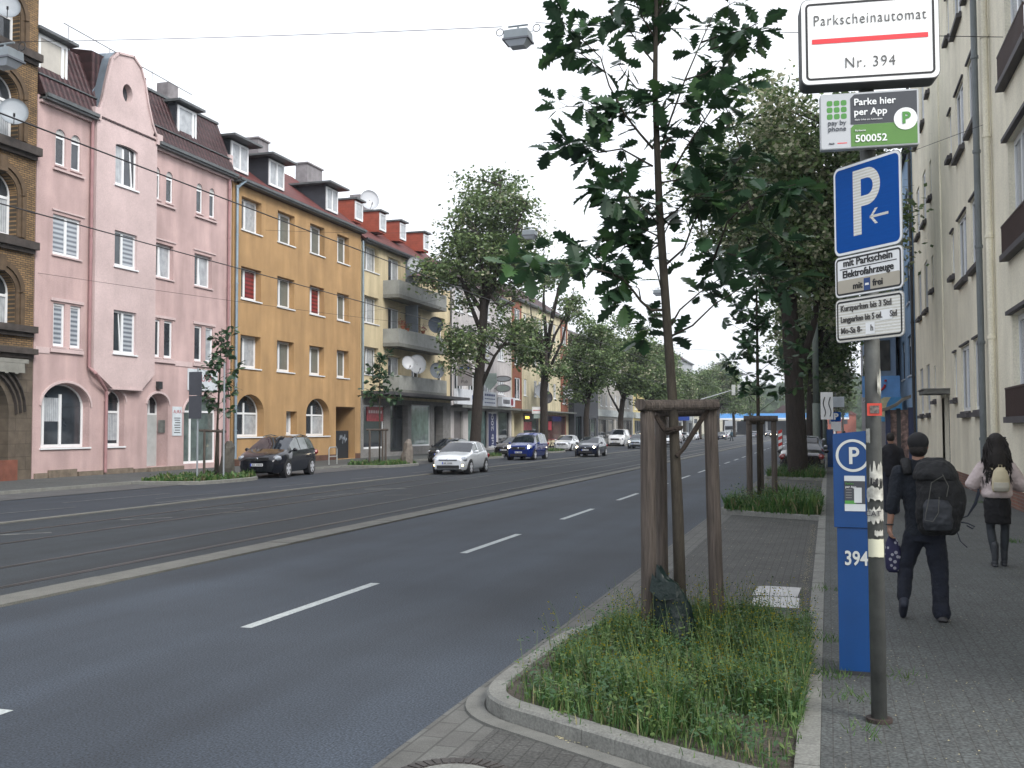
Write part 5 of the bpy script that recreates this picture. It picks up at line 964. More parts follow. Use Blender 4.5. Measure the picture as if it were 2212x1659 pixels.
rs=thing('red_sticker_plate','small red framed plate stuck on the grey post','plate',(.29,6.96,2.12)); b=MB(); b.box(.245,.335,6.955,6.965,2.08,2.16); b.build('frame',mat('plate_red',(.5,.05,.03),.5),rs)
b=MB(); b.box(.262,.318,6.95,6.954,2.095,2.145); b.build('picture',mat('plate_photo',(.12,.1,.09),.5,var=.9,scale=60),rs)
def rrect(w,h,r,n=5):
    P=[]
    for cx,cz,a0 in ((w/2-r,h/2-r,0),(-w/2+r,h/2-r,90),(-w/2+r,-h/2+r,180),(w/2-r,-h/2+r,270)):
        for i in range(n+1): a=R(a0+90*i/n); P.append((cx+r*math.cos(a),cz+r*math.sin(a)))
    return P
class Plane:
    def __init__(s,org,yaw):   # yaw>0: right side nearer to viewer (normal to the left/front)
        s.o=Vector(org); s.r=Vector((math.cos(yaw),-math.sin(yaw),0)); s.u=Vector((0,0,1)); s.n=s.r.cross(s.u)
    def P(s,x,z,d=0): return s.o+s.r*x+s.u*z+s.n*d
def plate(pl,poly,d0,d1,name,m,par,cx=0,cz=0):
    b=MB(); n=len(poly); vs=[pl.P(cx+x,cz+z,d0) for x,z in poly]+[pl.P(cx+x,cz+z,d1) for x,z in poly]
    b.add(vs,[tuple(range(n-1,-1,-1)),tuple(range(n,2*n))]+[(i,(i+1)%n,(i+1)%n+n,i+n) for i in range(n)]); return b.build(name,m,par)
sw=mat('sign_white',(.86,.87,.86),.3,var=.02,spec=.4); sk_=mat('sign_black',(.012,.012,.014),.4)
def ring(pl,w,h,r,t,d,name,m,par,cx=0,cz=0):
    A=rrect(w,h,r); B=rrect(w-2*t,h-2*t,max(.004,r-t)); b=MB(); n=len(A)
    for i in range(n):
        j=(i+1)%n; b.quad(pl.P(cx+A[i][0],cz+A[i][1],d),pl.P(cx+A[j][0],cz+A[j][1],d),pl.P(cx+B[j][0],cz+B[j][1],d),pl.P(cx+B[i][0],cz+B[i][1],d))
    return b.build(name,m,par)
# big box sign
pl=Plane((.3,6.9,4.525),R(-7)); bs_=thing('parking_ticket_sign','large white box sign reading Parkscheinautomat with red bar, topmost on the post','sign',(.3,6.95,4.25))
plate(pl,rrect(.86,.57,.045),-.17,0,'box',mat('sign_edge',(.1,.105,.11),.5,metal=.3),bs_); 
fa=plate(pl,rrect(.85,.56,.043),.001,.004,'face',sw,bs_); ring(pl,.80,.51,.03,.014,.006,'border',sk_,fa)
text('Parkscheinautomat',.1,mat('thin_letter',(.1,.1,.1),.6),fa,pl.P(0,.135,.005),pl.r,pl.u,sx=.8,bold=-.001,sp=1.14); text('Nr. 394',.1,MC['thin_letter'],fa,pl.P(0,-.155,.005),pl.r,pl.u,sx=.88,bold=-.001,sp=1.15)
plate(pl,[(-.36,-.016),(.36,-.016),(.36,.016),(-.36,.016)],.005,.007,'red_bar',mat('bar_red',(.75,.04,.05),.4),fa,0,0)
b=MB(); 
for x in (-.12,.12): b.tube([pl.P(x,-.2,-.17),pl.P(x,-.2,-.2)],.02,8)
b.build('clamp',dmet,bs_)
# green app sign
pl=Plane((.29,6.92,4.0),R(-5)); gs_=thing('app_parking_sign','green and dark grey app parking sign with number 500052 below the large white box','sign',(.29,6.95,3.82))
plate(pl,rrect(.61,.365,.012),-.06,0,'box',mat('sign_edge2',(.4,.42,.43),.4),gs_); fa=plate(pl,rrect(.6,.355,.01),.001,.003,'face',mat('sign_white2',(.46,.48,.5),.35,var=.03),gs_)
plate(pl,[(-.115,-.172),(.293,-.172),(.293,-.03),(-.095,-.03),(-.115,-.05)],.004,.005,'green_field',mat('sign_green2',(.09,.22,.045),.4),fa); plate(pl,[(-.115,-.03+.003),(.293,-.027),(.293,.17),(-.09,.17),(-.115,.145)],.004,.0055,'dark_field',mat('sign_dark',(.045,.05,.06),.4),fa)
dg=mat('logo_green',(.07,.25,.05),.4)
b=MB(); 
for i in range(3):
    for j in range(3): c=pl.P(-.245+.044*i,.12-.044*j,.004); q=[c+pl.r*x+pl.u*z for x,z in rrect(.036,.036,.01,2)]; b.quad(*q)
b.build('logo_squares',dg,fa)
tw=mat('letter_white',(.8,.82,.82),.4); td=mat('letter_dark',(.06,.07,.09),.5)
text('pay by',.045,td,fa,pl.P(-.2,-.01,.004),pl.r,pl.u); text('phone',.045,td,fa,pl.P(-.2,-.05,.004),pl.r,pl.u)
text('Parke hier',.062,tw,fa,pl.P(-.095,.115,.006),pl.r,pl.u,align='LEFT',bold=.001); text('per App',.062,tw,fa,pl.P(-.095,.05,.006),pl.r,pl.u,align='LEFT',bold=.001)
text('500052',.066,tw,fa,pl.P(-.09,-.125,.0055),pl.r,pl.u,align='LEFT',bold=.001); text('Mehr Infos am Automaten',.016,tw,fa,pl.P(-.09,0,.006),pl.r,pl.u,align='LEFT'); text('Parkzone',.018,tw,fa,pl.P(-.09,-.07,.0055),pl.r,pl.u,align='LEFT')
plate(pl,[(.072*math.cos(t)*(1 if math.cos(t)<.8 else .99),.072*math.sin(t)) for t in [2*math.pi*i/28 for i in range(28)]],.006,.008,'round_badge',tw,fa,.222,-.01)
text('P',.1,dg,fa,pl.P(.225,-.008,.0085),pl.r,pl.u,bold=.004); text('Stadt',.016,td,fa,pl.P(-.235,-.145,.004),pl.r,pl.u); 
b=MB(); b.quad(*[pl.P(x,z,.004) for x,z in ((-.2,-.148),(-.14,-.148),(-.14,-.142),(-.2,-.142))]); b.build('red_line',MC['bar_red'],fa)
# blue P sign with two plates
pl=Plane((.265,6.955,3.02),R(48)); 
retro=mat('retro_white',(.62,.6,.52),.35,kind='stripe',dir='Z',ts=16,col2=(.82,.82,.78),var=.03)
ps=thing('parking_sign','blue parking sign with white P and left arrow above two white plates on the post','sign',(.265,6.95,2.56))
blu=mat('sign_blue',(.0,.075,.34),.5,spec=.15,var=.08,scale=12,stretch=(1,1,9))
bk=mat('sign_back',(.25,.26,.26),.5,metal=.4)
fz=.43
p_=plate(pl,rrect(.6,.6,.05),-.004,0,'blue_plate',bk,ps,0,fz); q_=plate(pl,rrect(.592,.592,.048),.0005,.0015,'border',sw,p_,0,fz); plate(pl,rrect(.56,.56,.036),.002,.0025,'blue_face',blu,p_,0,fz)
def glyphP(pl,cx,cz,H,w,m,par,d):
    # a P from an outline with its counter
    st=w; R_=H*.285; b=MB(); x0=cx-H*.27; 
    b.quad(pl.P(x0,cz-H/2,d),pl.P(x0+st,cz-H/2,d),pl.P(x0+st,cz+H/2,d),pl.P(x0,cz+H/2,d))
    yc=cz+H/2-R_; xm=x0+st+H*.12
    for (za,zb) in ((yc+R_-st*.92,yc+R_),(yc-R_,yc-R_+st*.92)): b.quad(pl.P(x0+st,za,d),pl.P(xm,za,d),pl.P(xm,zb,d),pl.P(x0+st,zb,d))
    for i in range(16):
        a0,a1=-math.pi/2+math.pi*i/16,-math.pi/2+math.pi*(i+1)/16; ri=R_-st*.92
        b.quad(pl.P(xm+ri*.95*math.cos(a0),yc+ri*math.sin(a0),d),pl.P(xm+ri*.95*math.cos(a1),yc+ri*math.sin(a1),d),pl.P(xm+R_*.95*math.cos(a1),yc+R_*math.sin(a1),d),pl.P(xm+R_*.95*math.cos(a0),yc+R_*math.sin(a0),d))
    return b.build('letter_p',m,par)
glyphP(pl,.0,fz+.03,.43,.072,retro,p_,.0035)
b=MB(); az=fz-.085
for q in ([(.03,az-.008),(.19,az-.008),(.19,az+.008),(.03,az+.008)],[(.03,az),(.075,az+.05),(.1,az+.05),(.052,az)],[(.03,az),(.052,az),(.1,az-.05),(.075,az-.05)]): b.quad(*[pl.P(x,z,.004) for x,z in q])
b.build('arrow',retro,p_)
def subplate(cz,h,name): 
    o=plate(pl,rrect(.6,h,.035),-.004,0,name,bk,ps,0,cz); plate(pl,rrect(.592,h-.008,.033),.0005,.0015,'face',sw if 'mid' in name else retro,o,0,cz); ring(pl,.57,h-.03,.026,.012,.003,'border',sk_,o,0,cz); return o
o=subplate(-.012,.275,'middle_plate'); plate(pl,rrect(.56,.1,.02),.0022,.0026,'lower_field',mat('field_beige',(.45,.41,.33),.5),o,0,-.085)
text('mit Parkschein',.068,sk_,o,pl.P(0,.075,.003),pl.r,pl.u,sx=1.08,bold=.0008); text('Elektrofahrzeuge',.068,sk_,o,pl.P(0,-.0,.003),pl.r,pl.u,sx=.97,bold=.0008); text('mit     frei',.062,sk_,o,pl.P(0,-.085,.003),pl.r,pl.u,sx=1.05,bold=.0008)
b=MB(); b.quad(*[pl.P(x,z,.0032) for x,z in ((-.25,.035),(.25,.035),(.25,.041),(-.25,.041))]); b.build('rule',sk_,o)
b=MB(); b.quad(*[pl.P(x,z,.0032) for x,z in ((-.035,-.125),(.022,-.125),(.022,-.045),(-.035,-.045))]); b.mi=1; b.quad(*[pl.P(x,z,.0036) for x,z in ((-.025,-.092),(.012,-.092),(.008,-.078),(-.021,-.078))]); b.build('car_emblem',[mat('emblem_blue',(.02,.06,.2),.5),sw],o)
o=subplate(-.305,.29,'bottom_plate')
for k,(s,z) in enumerate((('Kurzparken bis 3 Std',-.225),('Langparken bis 5 od.     Std',-.3),('Mo-Sa 8-     h',-.375))): text(s,.056,mat('letter_faded',(.09,.085,.08),.6),o,pl.P(-.25,z,.003),pl.r,pl.u,align='LEFT',sx=.8 if k==1 else .95,bold=.0008)
for x,z,w_,h in ((.155,-.3,.1,.065),(.015,-.375,.08,.075)): b=MB(); b.quad(*[pl.P(x+a*w_/2,z+c*h/2,.004) for a,c in ((-1,-1),(1,-1),(1,1),(-1,1))]); b.build('cover_patch',sw,o)
b=MB(); 
for z in (-.35,-.05,.25,.6): b.tube([pl.P(-.09,z,-.012),pl.P(.09,z,-.012)],.012,6)
b.build('clamp',dmet,ps)
# ---------------- parking machine
pb=mat('machine_blue',(.002,.045,.17),.38,var=.1,scale=3,bump=.05,bs=10,streak=(3,3,.6),sa=.12); wm_=mat('machine_white',(.5,.52,.5),.5,var=.06)
pa=thing('parking_machine','blue parking ticket machine numbered 394 with a white P in a ring','parking machine',(.18,8.4,.12))
pl=Plane((.18,8.26,0),R(2))
def pbox(x0,x1,z0,z1,d0,d1,name,m,par,sl=0):
    b=MB(); vs=[pl.P(x,z,d) for z in (z0,z1) for x,d in ((x0,d0),(x1,d0),(x1,d1),(x0,d1))]; 
    if sl: vs=[v if i<4 else v+Vector((0,0,sl if i in(5,6) else 0)) for i,v in enumerate(vs)]
    b.add(vs,[(3,2,1,0),(4,5,6,7),(0,1,5,4),(1,2,6,5),(2,3,7,6),(3,0,4,7)]); return b.build(name,m,par)
pbox(-.125,.118,.15,1.235,-.26,-.012,'column',pb,pa); hd=pbox(-.145,.15,1.24,1.955,-.3,0,'housing',pb,pa,.03); pbox(-.135,.13,.12,.149,-.28,0,'base',dmet,pa)
b=MB(); 
for i in range(40):
    a0,a1=2*math.pi*i/40,2*math.pi*(i+1)/40
    b.quad(*[pl.P(r_*math.cos(a),1.79+r_*math.sin(a),.003) for r_,a in ((.105,a0),(.105,a1),(.125,a1),(.125,a0))])
b.build('ring',wm_,hd); glyphP(pl,.008,1.79,.13,.024,wm_,hd,.003)
ms=plate(pl,[(-.065,-.135),(.085,-.135),(.085,.135),(-.065,.135)],.001,.003,'notice',mat('notice_white',(.5,.53,.54),.5),hd,0,1.5)
def sub(x0,x1,z0,z1,m,nm,d=.004): 
    b=MB(); b.quad(*[pl.P(x,z,d) for x,z in ((x0,z0),(x1,z0),(x1,z1),(x0,z1))]); return b.build(nm,m,hd)
sub(-.065,.085,1.42,1.595,MC['sign_dark'],'notice_dark'); sub(-.063,.015,1.42,1.445,dg,'notice_green',.0045); sub(.005,.06,1.43,1.545,MC['notice_white'],'notice_phone',.0046)
text('Parken',.022,dg,hd,pl.P(-.058,1.575,.005),pl.r,pl.u,align='LEFT'); text('per App',.024,tw,hd,pl.P(-.058,1.55,.005),pl.r,pl.u,align='LEFT')
for k in range(4): sub(-.056,-.012,1.525-.02*k,1.53-.02*k,mat('tiny_print',(.2,.2,.2),.6),'notice_print',.005)
text('394',.15,wm_,pa,pl.P(.012,1.0,-.009),pl.r,pl.u,sx=.78,bold=.003)
# litter of small green tufts by the machine
# ---------------- span wires and lamps
wirem=mat('wire_black',(.015,.015,.018),.5); 
def wire(pts,r_,label,n=16,sag=0,name='overhead_wire',group='overhead wires'):
    A,B=Vector(pts[0]),Vector(pts[1]); P=[A.lerp(B,i/n)-Vector((0,0,sag*4*(i/n)*(1-i/n))) for i in range(n+1)]; b=MB(); b.tube(P,r_,5); return topm(b,name,wirem,label,'wire',group)
wire(((-10.9,-5,6.42),(-10.9,320,6.2)),.013,'tram contact wire nearer the camera, upper of the two running down the street')
wire(((-14.8,-5,6.28),(-14.8,320,6.22)),.014,'tram contact wire farther from the camera, lower of the two running down the street')
wire(((-30,33.0,8.3),(3.9,95,8.6)),.008,'thin span wire anchored on the pink house',sag=1.0)
wire(((-29.9,26,15.05),(-8.3,26,12.96)),.01,'span wire from the brick house to the square hanging lamp',sag=.1); wire(((-7.35,26,12.96),(4.1,26,11.2)),.01,'span wire from the square hanging lamp to the cream house',sag=.05)
wire(((4.1,28.6,9.9),(-29.9,62,9.9)),.007,'thin wire fixed to the grey downpipe of the cream house',sag=.8)
lampb=mat('lamp_grey',(.2,.23,.25),.5,metal=.2); lampg=mat('lamp_glass',(.5,.54,.6),.25)
def lamp(c,label,rot=0,s=1):
    t=thing('hanging_lamp',label,'street lamp',c,rot,'lamps hanging over the street'); b=MB()
    def bx(x,y,z0,z1,tp): 
        v=[(sx*x*k,sy*y*k,z) for z,k in ((z0,1),(z1,tp)) for sx,sy in ((-1,-1),(1,-1),(1,1),(-1,1))]; b.add(v,[(3,2,1,0),(4,5,6,7),(0,1,5,4),(1,2,6,5),(2,3,7,6),(3,0,4,7)])
    bx(.34*s,.26*s,-.22*s,0,.97); bx(.33*s,.25*s,.0,.05*s,.6); b.build('housing',lampb,t,local=True)
    b=MB(); bx(.37*s,.29*s,-.27*s,-.221*s,1); b.build('rim',mat('lamp_rim',(.1,.11,.13),.5),t,local=True)
    b=MB(); bx(.2*s,.16*s,-.42*s,-.271*s,1.6); b.build('diffuser',lampg,t,local=True)
    b=MB(); b.tube([(0,0,.04*s),(0,0,.16*s)],.03*s,8); b.tube([(-.28*s,0,.18*s),(.28*s,0,.18*s)],.025*s,6); b.build('hanger',lampb,t,local=True)
    for sx in (-1,1):
        b=MB(); b.tube([(sx*.52*s+.1*s*math.cos(a),0,.06*s+.1*s*math.sin(a)) for a in [2*math.pi*i/14 for i in range(15)]],.012*s,5); b.tube([(sx*.42*s,0,.03*s),(sx*.4*s,0,-.04*s),(sx*.34*s,0,0)],.008*s,5); b.build('loop',wirem,t,local=True)
    return t
l0=lamp((-7.84,26,12.75),'square grey lamp hanging on the span wire left of the front oak')
for c,lb_,s in (((-19.2,19.9,11.35),'grey lamp at the left photo edge before the brick house',1),((-14.5,50,12.2),'white lamp hanging in front of the tallest tree across the street',1),((-12,76,12.4),'hanging lamp before the dense tree crowns, fourth along the street',1),((-7.5,95,13.2),'hanging lamp seen small in the sky gap right of the oak trunk',1),((-9,150,12),'farthest hanging lamp over the street',1)):
    copytree(l0,c,None,lb_,scale=s)
wire(((-29.9,50,13.2),(4,50,13.2)),.008,'span wire of the second lamp',sag=.9); wire(((-24,95,13.9),(3.7,95,14.2)),.009,'span wire in the sky gap right of the oak',sag=.9)
# ---------------- catenary masts, far signs, furniture
mastm=mat('mast_green',(.12,.145,.125),.6,var=.2,scale=3)
def mast(c,h,r_,label):
    t=thing('tram_mast',label,'mast',c,0,'masts on the right pavement edge'); b=MB(); b.tube([c,(c[0],c[1],c[2]+3.2)],r_,16); b.build('lower_shaft',mastm,t,smooth=True)
    b=MB(); b.tube([(c[0],c[1],c[2]+3.2),(c[0],c[1],c[2]+h)],r_*.8,14); b.build('upper_shaft',mastm,t,smooth=True); return t
mast((-.55,55,.1),9,.19,'thick grey green mast between the big tree and the small parking signs'); mast((-.2,80,.1),10,.16,'second mast behind the thick one')
t=thing('tram_sign','white sign board with two wavy black lines on the mast','sign',(-.1,54.6,2.7)); b=MB(); b.box(-.33,.28,54.6,54.68,2.45,3.85); b.build('board',sw,t)
for x in (-.15,.12):
    b=MB(); b.tube([(x+.05*math.sin(z*7),54.57,2.6+z) for z in [i*.1 for i in range(11)]],.02,4); b.build('wavy_line',sk_,t)
t=thing('parking_sign','small blue parking sign with white plates on its own post far along the right pavement','sign',(.42,56,.12)); b=MB(); b.tube([(.42,56.05,.12),(.42,56.05,3.9)],.04,8); b.build('pole',gmet,t)
b=MB(); b.box(.17,.67,56,56.03,2.35,2.85); b.build('blue_plate',blu,t); b=MB(); b.box(.17,.67,56,56.03,1.85,2.33); b.build('white_plate',sw,t); b=MB(); b.box(.12,.85,56,56.05,3.1,3.65); b.build('top_board',mat('board_pale',(.5,.52,.55),.5),t)
text('P',.45,sw,t,(.42,55.99,2.6),(1,0,0),(0,0,1),bold=.02)
pm2=thing('parking_machine','second small blue parking machine far along the right pavement','parking machine',(.1,52,.12)); b=MB(); b.box(-.03,.22,51.85,52.1,.12,1.2); b.build('column',pb,pm2); b=MB(); b.box(-.06,.25,51.8,52.12,1.2,1.95); b.build('housing',pb,pm2)
# traffic lights far right and mast arm far left
def tl(c,label,on,h=2.6):
    t=thing('traffic_light',label,'traffic light',c,0,'traffic lights'); b=MB(); b.tube([c,(c[0],c[1],c[2]+h)],.06,8); b.build('pole',gmet,t); b=MB(); b.box(c[0]-.16,c[0]+.16,c[1]-.1,c[1]+.15,c[2]+h,c[2]+h+.95); b.build('head',black,t)
    k={'g':(0,(.02,1,.5)),'r':(2,(1,.03,.02))}[on]; b=MB(); b.ell((c[0],c[1]-.12,c[2]+h+.17+.3*k[0]),(.12,.03,.12)); b.build('lit_lens',mat('lens_'+on,k[1],.4,emit=6),t); return t
tl((.75,100,.12),'traffic light showing green under the right hand trees','g'); tl((-.3,100,.1),'traffic light showing red left of the green one','r',2.2)
t=thing('traffic_light_mast','mast with long arm over the road and two pale signal heads, left of the crossing','traffic light mast',(-22.5,180,.1))
b=MB(); b.tube([(-22.5,180,.1),(-22.5,180,6.4),(-21.5,180,7.0),(-15.6,180,8.7)],[.16,.14,.1,.07],8); b.build('mast_arm',mat('mast_white',(.4,.42,.43),.5),t)
for x in (-15.5,-14.5):
    b=MB(); b.box(x-.3,x+.3,179.8,180.2,7.8,9.6); b.build('signal_head',mat('head_pale',(.4,.42,.4),.5),t)
t=thing('blue_direction_sign','dark blue direction sign on posts left of the crossing','sign',(-20,150,.1)); b=MB(); b.box(-22,-19.3,150,150.1,3.2,4.6); b.build('board',mat('dir_blue',(.02,.06,.3),.5),t); b=MB(); b.tube([(-21.5,150.2,.1),(-21.5,150.2,4)],.06,6); b.tube([(-19.8,150.2,.1),(-19.8,150.2,4)],.06,6); b.build('post',gmet,t)
t=thing('warning_beacon','red and white striped warning beacon at the far road edge','beacon',(-3.2,74,0)); b=MB()
for i in range(6): b.mi=i%2; z=.5+i*.22; b.quad((-3.33,74,z),(-3.07,74,z+.12),(-3.07,74,z+.34),(-3.33,74,z+.22))
b.build('board',[sw,mat('beacon_red',(.6,.03,.02),.5)],t); b=MB(); b.box(-3.4,-3.0,74.02,74.08,0,1.9); b.build('post',gmet,t)
# glass display with graffiti on the right pavement
dsp=thing('display_case','dark blue framed display case with graffiti and a curved roof by the cream house','display case',(2.1,33,.12)); db=mat('frame_navy',(.01,.02,.07),.4)
for x in (1.75,2.4):
    b=MB(); b.box(x-.07,x+.07,32.9,33.3,.12,2.62); b.build('post',db,dsp)
gf=mat('graffiti_panel',(.16,.1,.085),.5,var=.9,scale=5,speck=.8,ss=8)
for x0,x1 in ((1.82,2.0),(2.12,2.33)):
    b=MB(); b.box(x0,x1,33.0,33.1,.3,2.55); b.build('panel',gf,dsp)
b=MB(); b.box(2.0,2.12,33.02,33.16,.2,2.6); b.build('middle_post',dmet,dsp)
b=MB(); P=[(1.45,2.42),(1.6,2.5),(1.8,2.56),(2.0,2.66),(2.2,2.82),(2.4,2.9)]
for p,q in zip(P,P[1:]): b.add([(p[0],32.6,p[1]),(q[0],32.6,q[1]),(q[0],33.6,q[1]),(p[0],33.6,p[1]),(p[0],32.6,p[1]+.1),(q[0],32.6,q[1]+.1),(q[0],33.6,q[1]+.1),(p[0],33.6,p[1]+.1)],[(0,1,2,3),(4,5,6,7),(0,1,5,4),(3,2,6,7)]+([(0,3,7,4)] if p==P[0] else [])+([(1,2,6,5)] if q==P[-1] else []))
b.build('roof',mat('roof_greybrown',(.13,.12,.1),.7,var=.4,scale=5),dsp)
# left pavement things
for (c,h,label) in (((-22.85,35.4,.1),1.45,'rough standing stone at the right end of the first tree bed, dark and leaning'),((-22.3,52.3,.1),1.35,'pale rough standing stone in the second tree bed beside the stakes')):
    b=MB(); r=random.Random(int(h*100)); K=9; rings=[(0,.34),(.3,.36),(.6,.3),(.85,.25),(1,.12)]
    for z,rr_ in rings:
        for j in range(K): a=2*math.pi*j/K; f=rr_*r.uniform(.75,1.1); b.v.append((c[0]+f*math.cos(a)+z*.1,c[1]+f*math.sin(a),c[2]+z*h+r.uniform(-.04,.04)))
    for i in range(4):
        for j in range(K): b.f.append((i*K+j,i*K+(j+1)%K,(i+1)*K+(j+1)%K,(i+1)*K+j)); b.m.append(0)
    b.f.append(tuple(range(4*K,5*K))); b.m.append(0); topm(b,'standing_stone',mat('granite%d'%int(h*100),(.07,.065,.055) if h>1.4 else (.17,.15,.13),.9,var=.35,scale=6,bump=.6,bs=18,bd=.02),label,'stone')
b=MB(); b.tube([(-26.0,50.2,.1),(-26.0,50.2,.95),(-26.0,50.3,1.05),(-26,51.05,1.05),(-26,51.15,.95),(-26,51.15,.1)],.035,8); b.tube([(-26,50.2,.55),(-26,51.15,.55)],.03,8); topm(b,'bicycle_stand',mat('stand_silver',(.4,.42,.42),.4,metal=.5),'silver tube bicycle stand by the dark gate','bicycle stand')
t=thing('road_sign','road sign seen from behind on a thin post in the first tree bed','sign',(-23.1,33.8,.1)); b=MB(); b.tube([(-23.1,33.8,.1),(-23.1,33.8,4.4)],.035,8); b.tube([(-22.2,34.2,.1),(-22.2,34.2,4.6)],.035,8); b.build('pole',mat('thin_post',(.3,.33,.36),.5,metal=.3),t)
b=MB(); b.box(-23.45,-22.9,33.72,33.76,3.35,4.25); b.box(-23.45,-22.9,33.72,33.76,2.45,3.33); b.build('sign_back',mat('back_dark',(.06,.065,.08),.5),t)
t=thing('parking_ticket_sign','white and red parking sign board on a post before the yellowish house','sign',(-24.0,85,.1)); b=MB(); b.tube([(-24.0,85.1,.1),(-24.0,85.1,3.9)],.04,6); b.build('pole',gmet,t); b=MB(); b.box(-24.5,-23.6,85,85.06,3.35,3.95) ; b.build('board',sw,t); b=MB(); b.box(-24.4,-23.7,84.98,84.99,3.62,3.67); b.build('red_bar',MC['bar_red'],t); b=MB(); b.box(-24.35,-23.75,85,85.06,2.95,3.3); b.build('lower_board',MC['sign_green'],t)
wire(((-29.9,19.9,12.4),(-19.5,19.9,11.55)),.01,'span wire holding the grey lamp at the left photo edge',sag=.05)
# weeds in the paving joints round the machine foot
r=random.Random(31); b=MB()
for cx,cy,n_ in ((-.0,8.22,90),(.12,7.6,40),(.45,8.3,30),(-.03,9.6,60),(2.9,18.5,60),(3.6,28,60),(-.05,12.5,40),(.2,6.75,25)):
    for i in range(n_):
        x,y=cx+r.gauss(0,.09),cy+r.gauss(0,.1); h=r.uniform(.02,.09); a=r.uniform(0,6.28); l=h*.7; w_=.004; b.mi=r.randint(0,1)
        b.add([(x-w_,y,.12),(x+w_,y,.12),(x+l*math.cos(a),y+l*math.sin(a),.12+h)],[(0,1,2)])
tag(b.build('joint_weeds',gmats[:2]),'small weeds in the pavement joints by the parking machine','weeds',kind='stuff')
# ---------------- vehicles
lampon=mat('headlight_on',(1,.85,.6),.3,emit=9); lampoff=mat('headlight_glass',(.35,.38,.42),.08,metal=.4,var=.5,scale=25); fogon=mat('fog_on',(1,.6,.25),.3,emit=7)
chrome=mat('chrome',(.5,.52,.55),.15,metal=1,var=.1); carglass=mat('car_glass',(.012,.016,.022),.03,spec=.9,var=.4,scale=2); sideg=mat('side_glass',(.1,.115,.115),.05,spec=.8,var=.4,scale=2)
alloy=mat('alloy',(.6,.62,.66),.35,metal=.25); plm=mat('number_plate',(.5,.52,.55),.5); plb=mat('plate_blue',(.02,.06,.5),.5); red_l=mat('tail_red',(.2,.01,.012),.2,coat=1); redon=mat('tail_on',(1,.05,.03),.3,emit=5)
def paint(n,c,metal=.3): return mat(n,c,.22,metal=metal,var=.04,coat=.8,spec=.3)
def lerp_prof(P,s):
    for (a,u),(b_,v) in zip(P,P[1:]):
        if s<=b_: 
            t=(s-a)/(b_-a) if b_>a else 0; return u+(v-u)*t
    return P[-1][1]
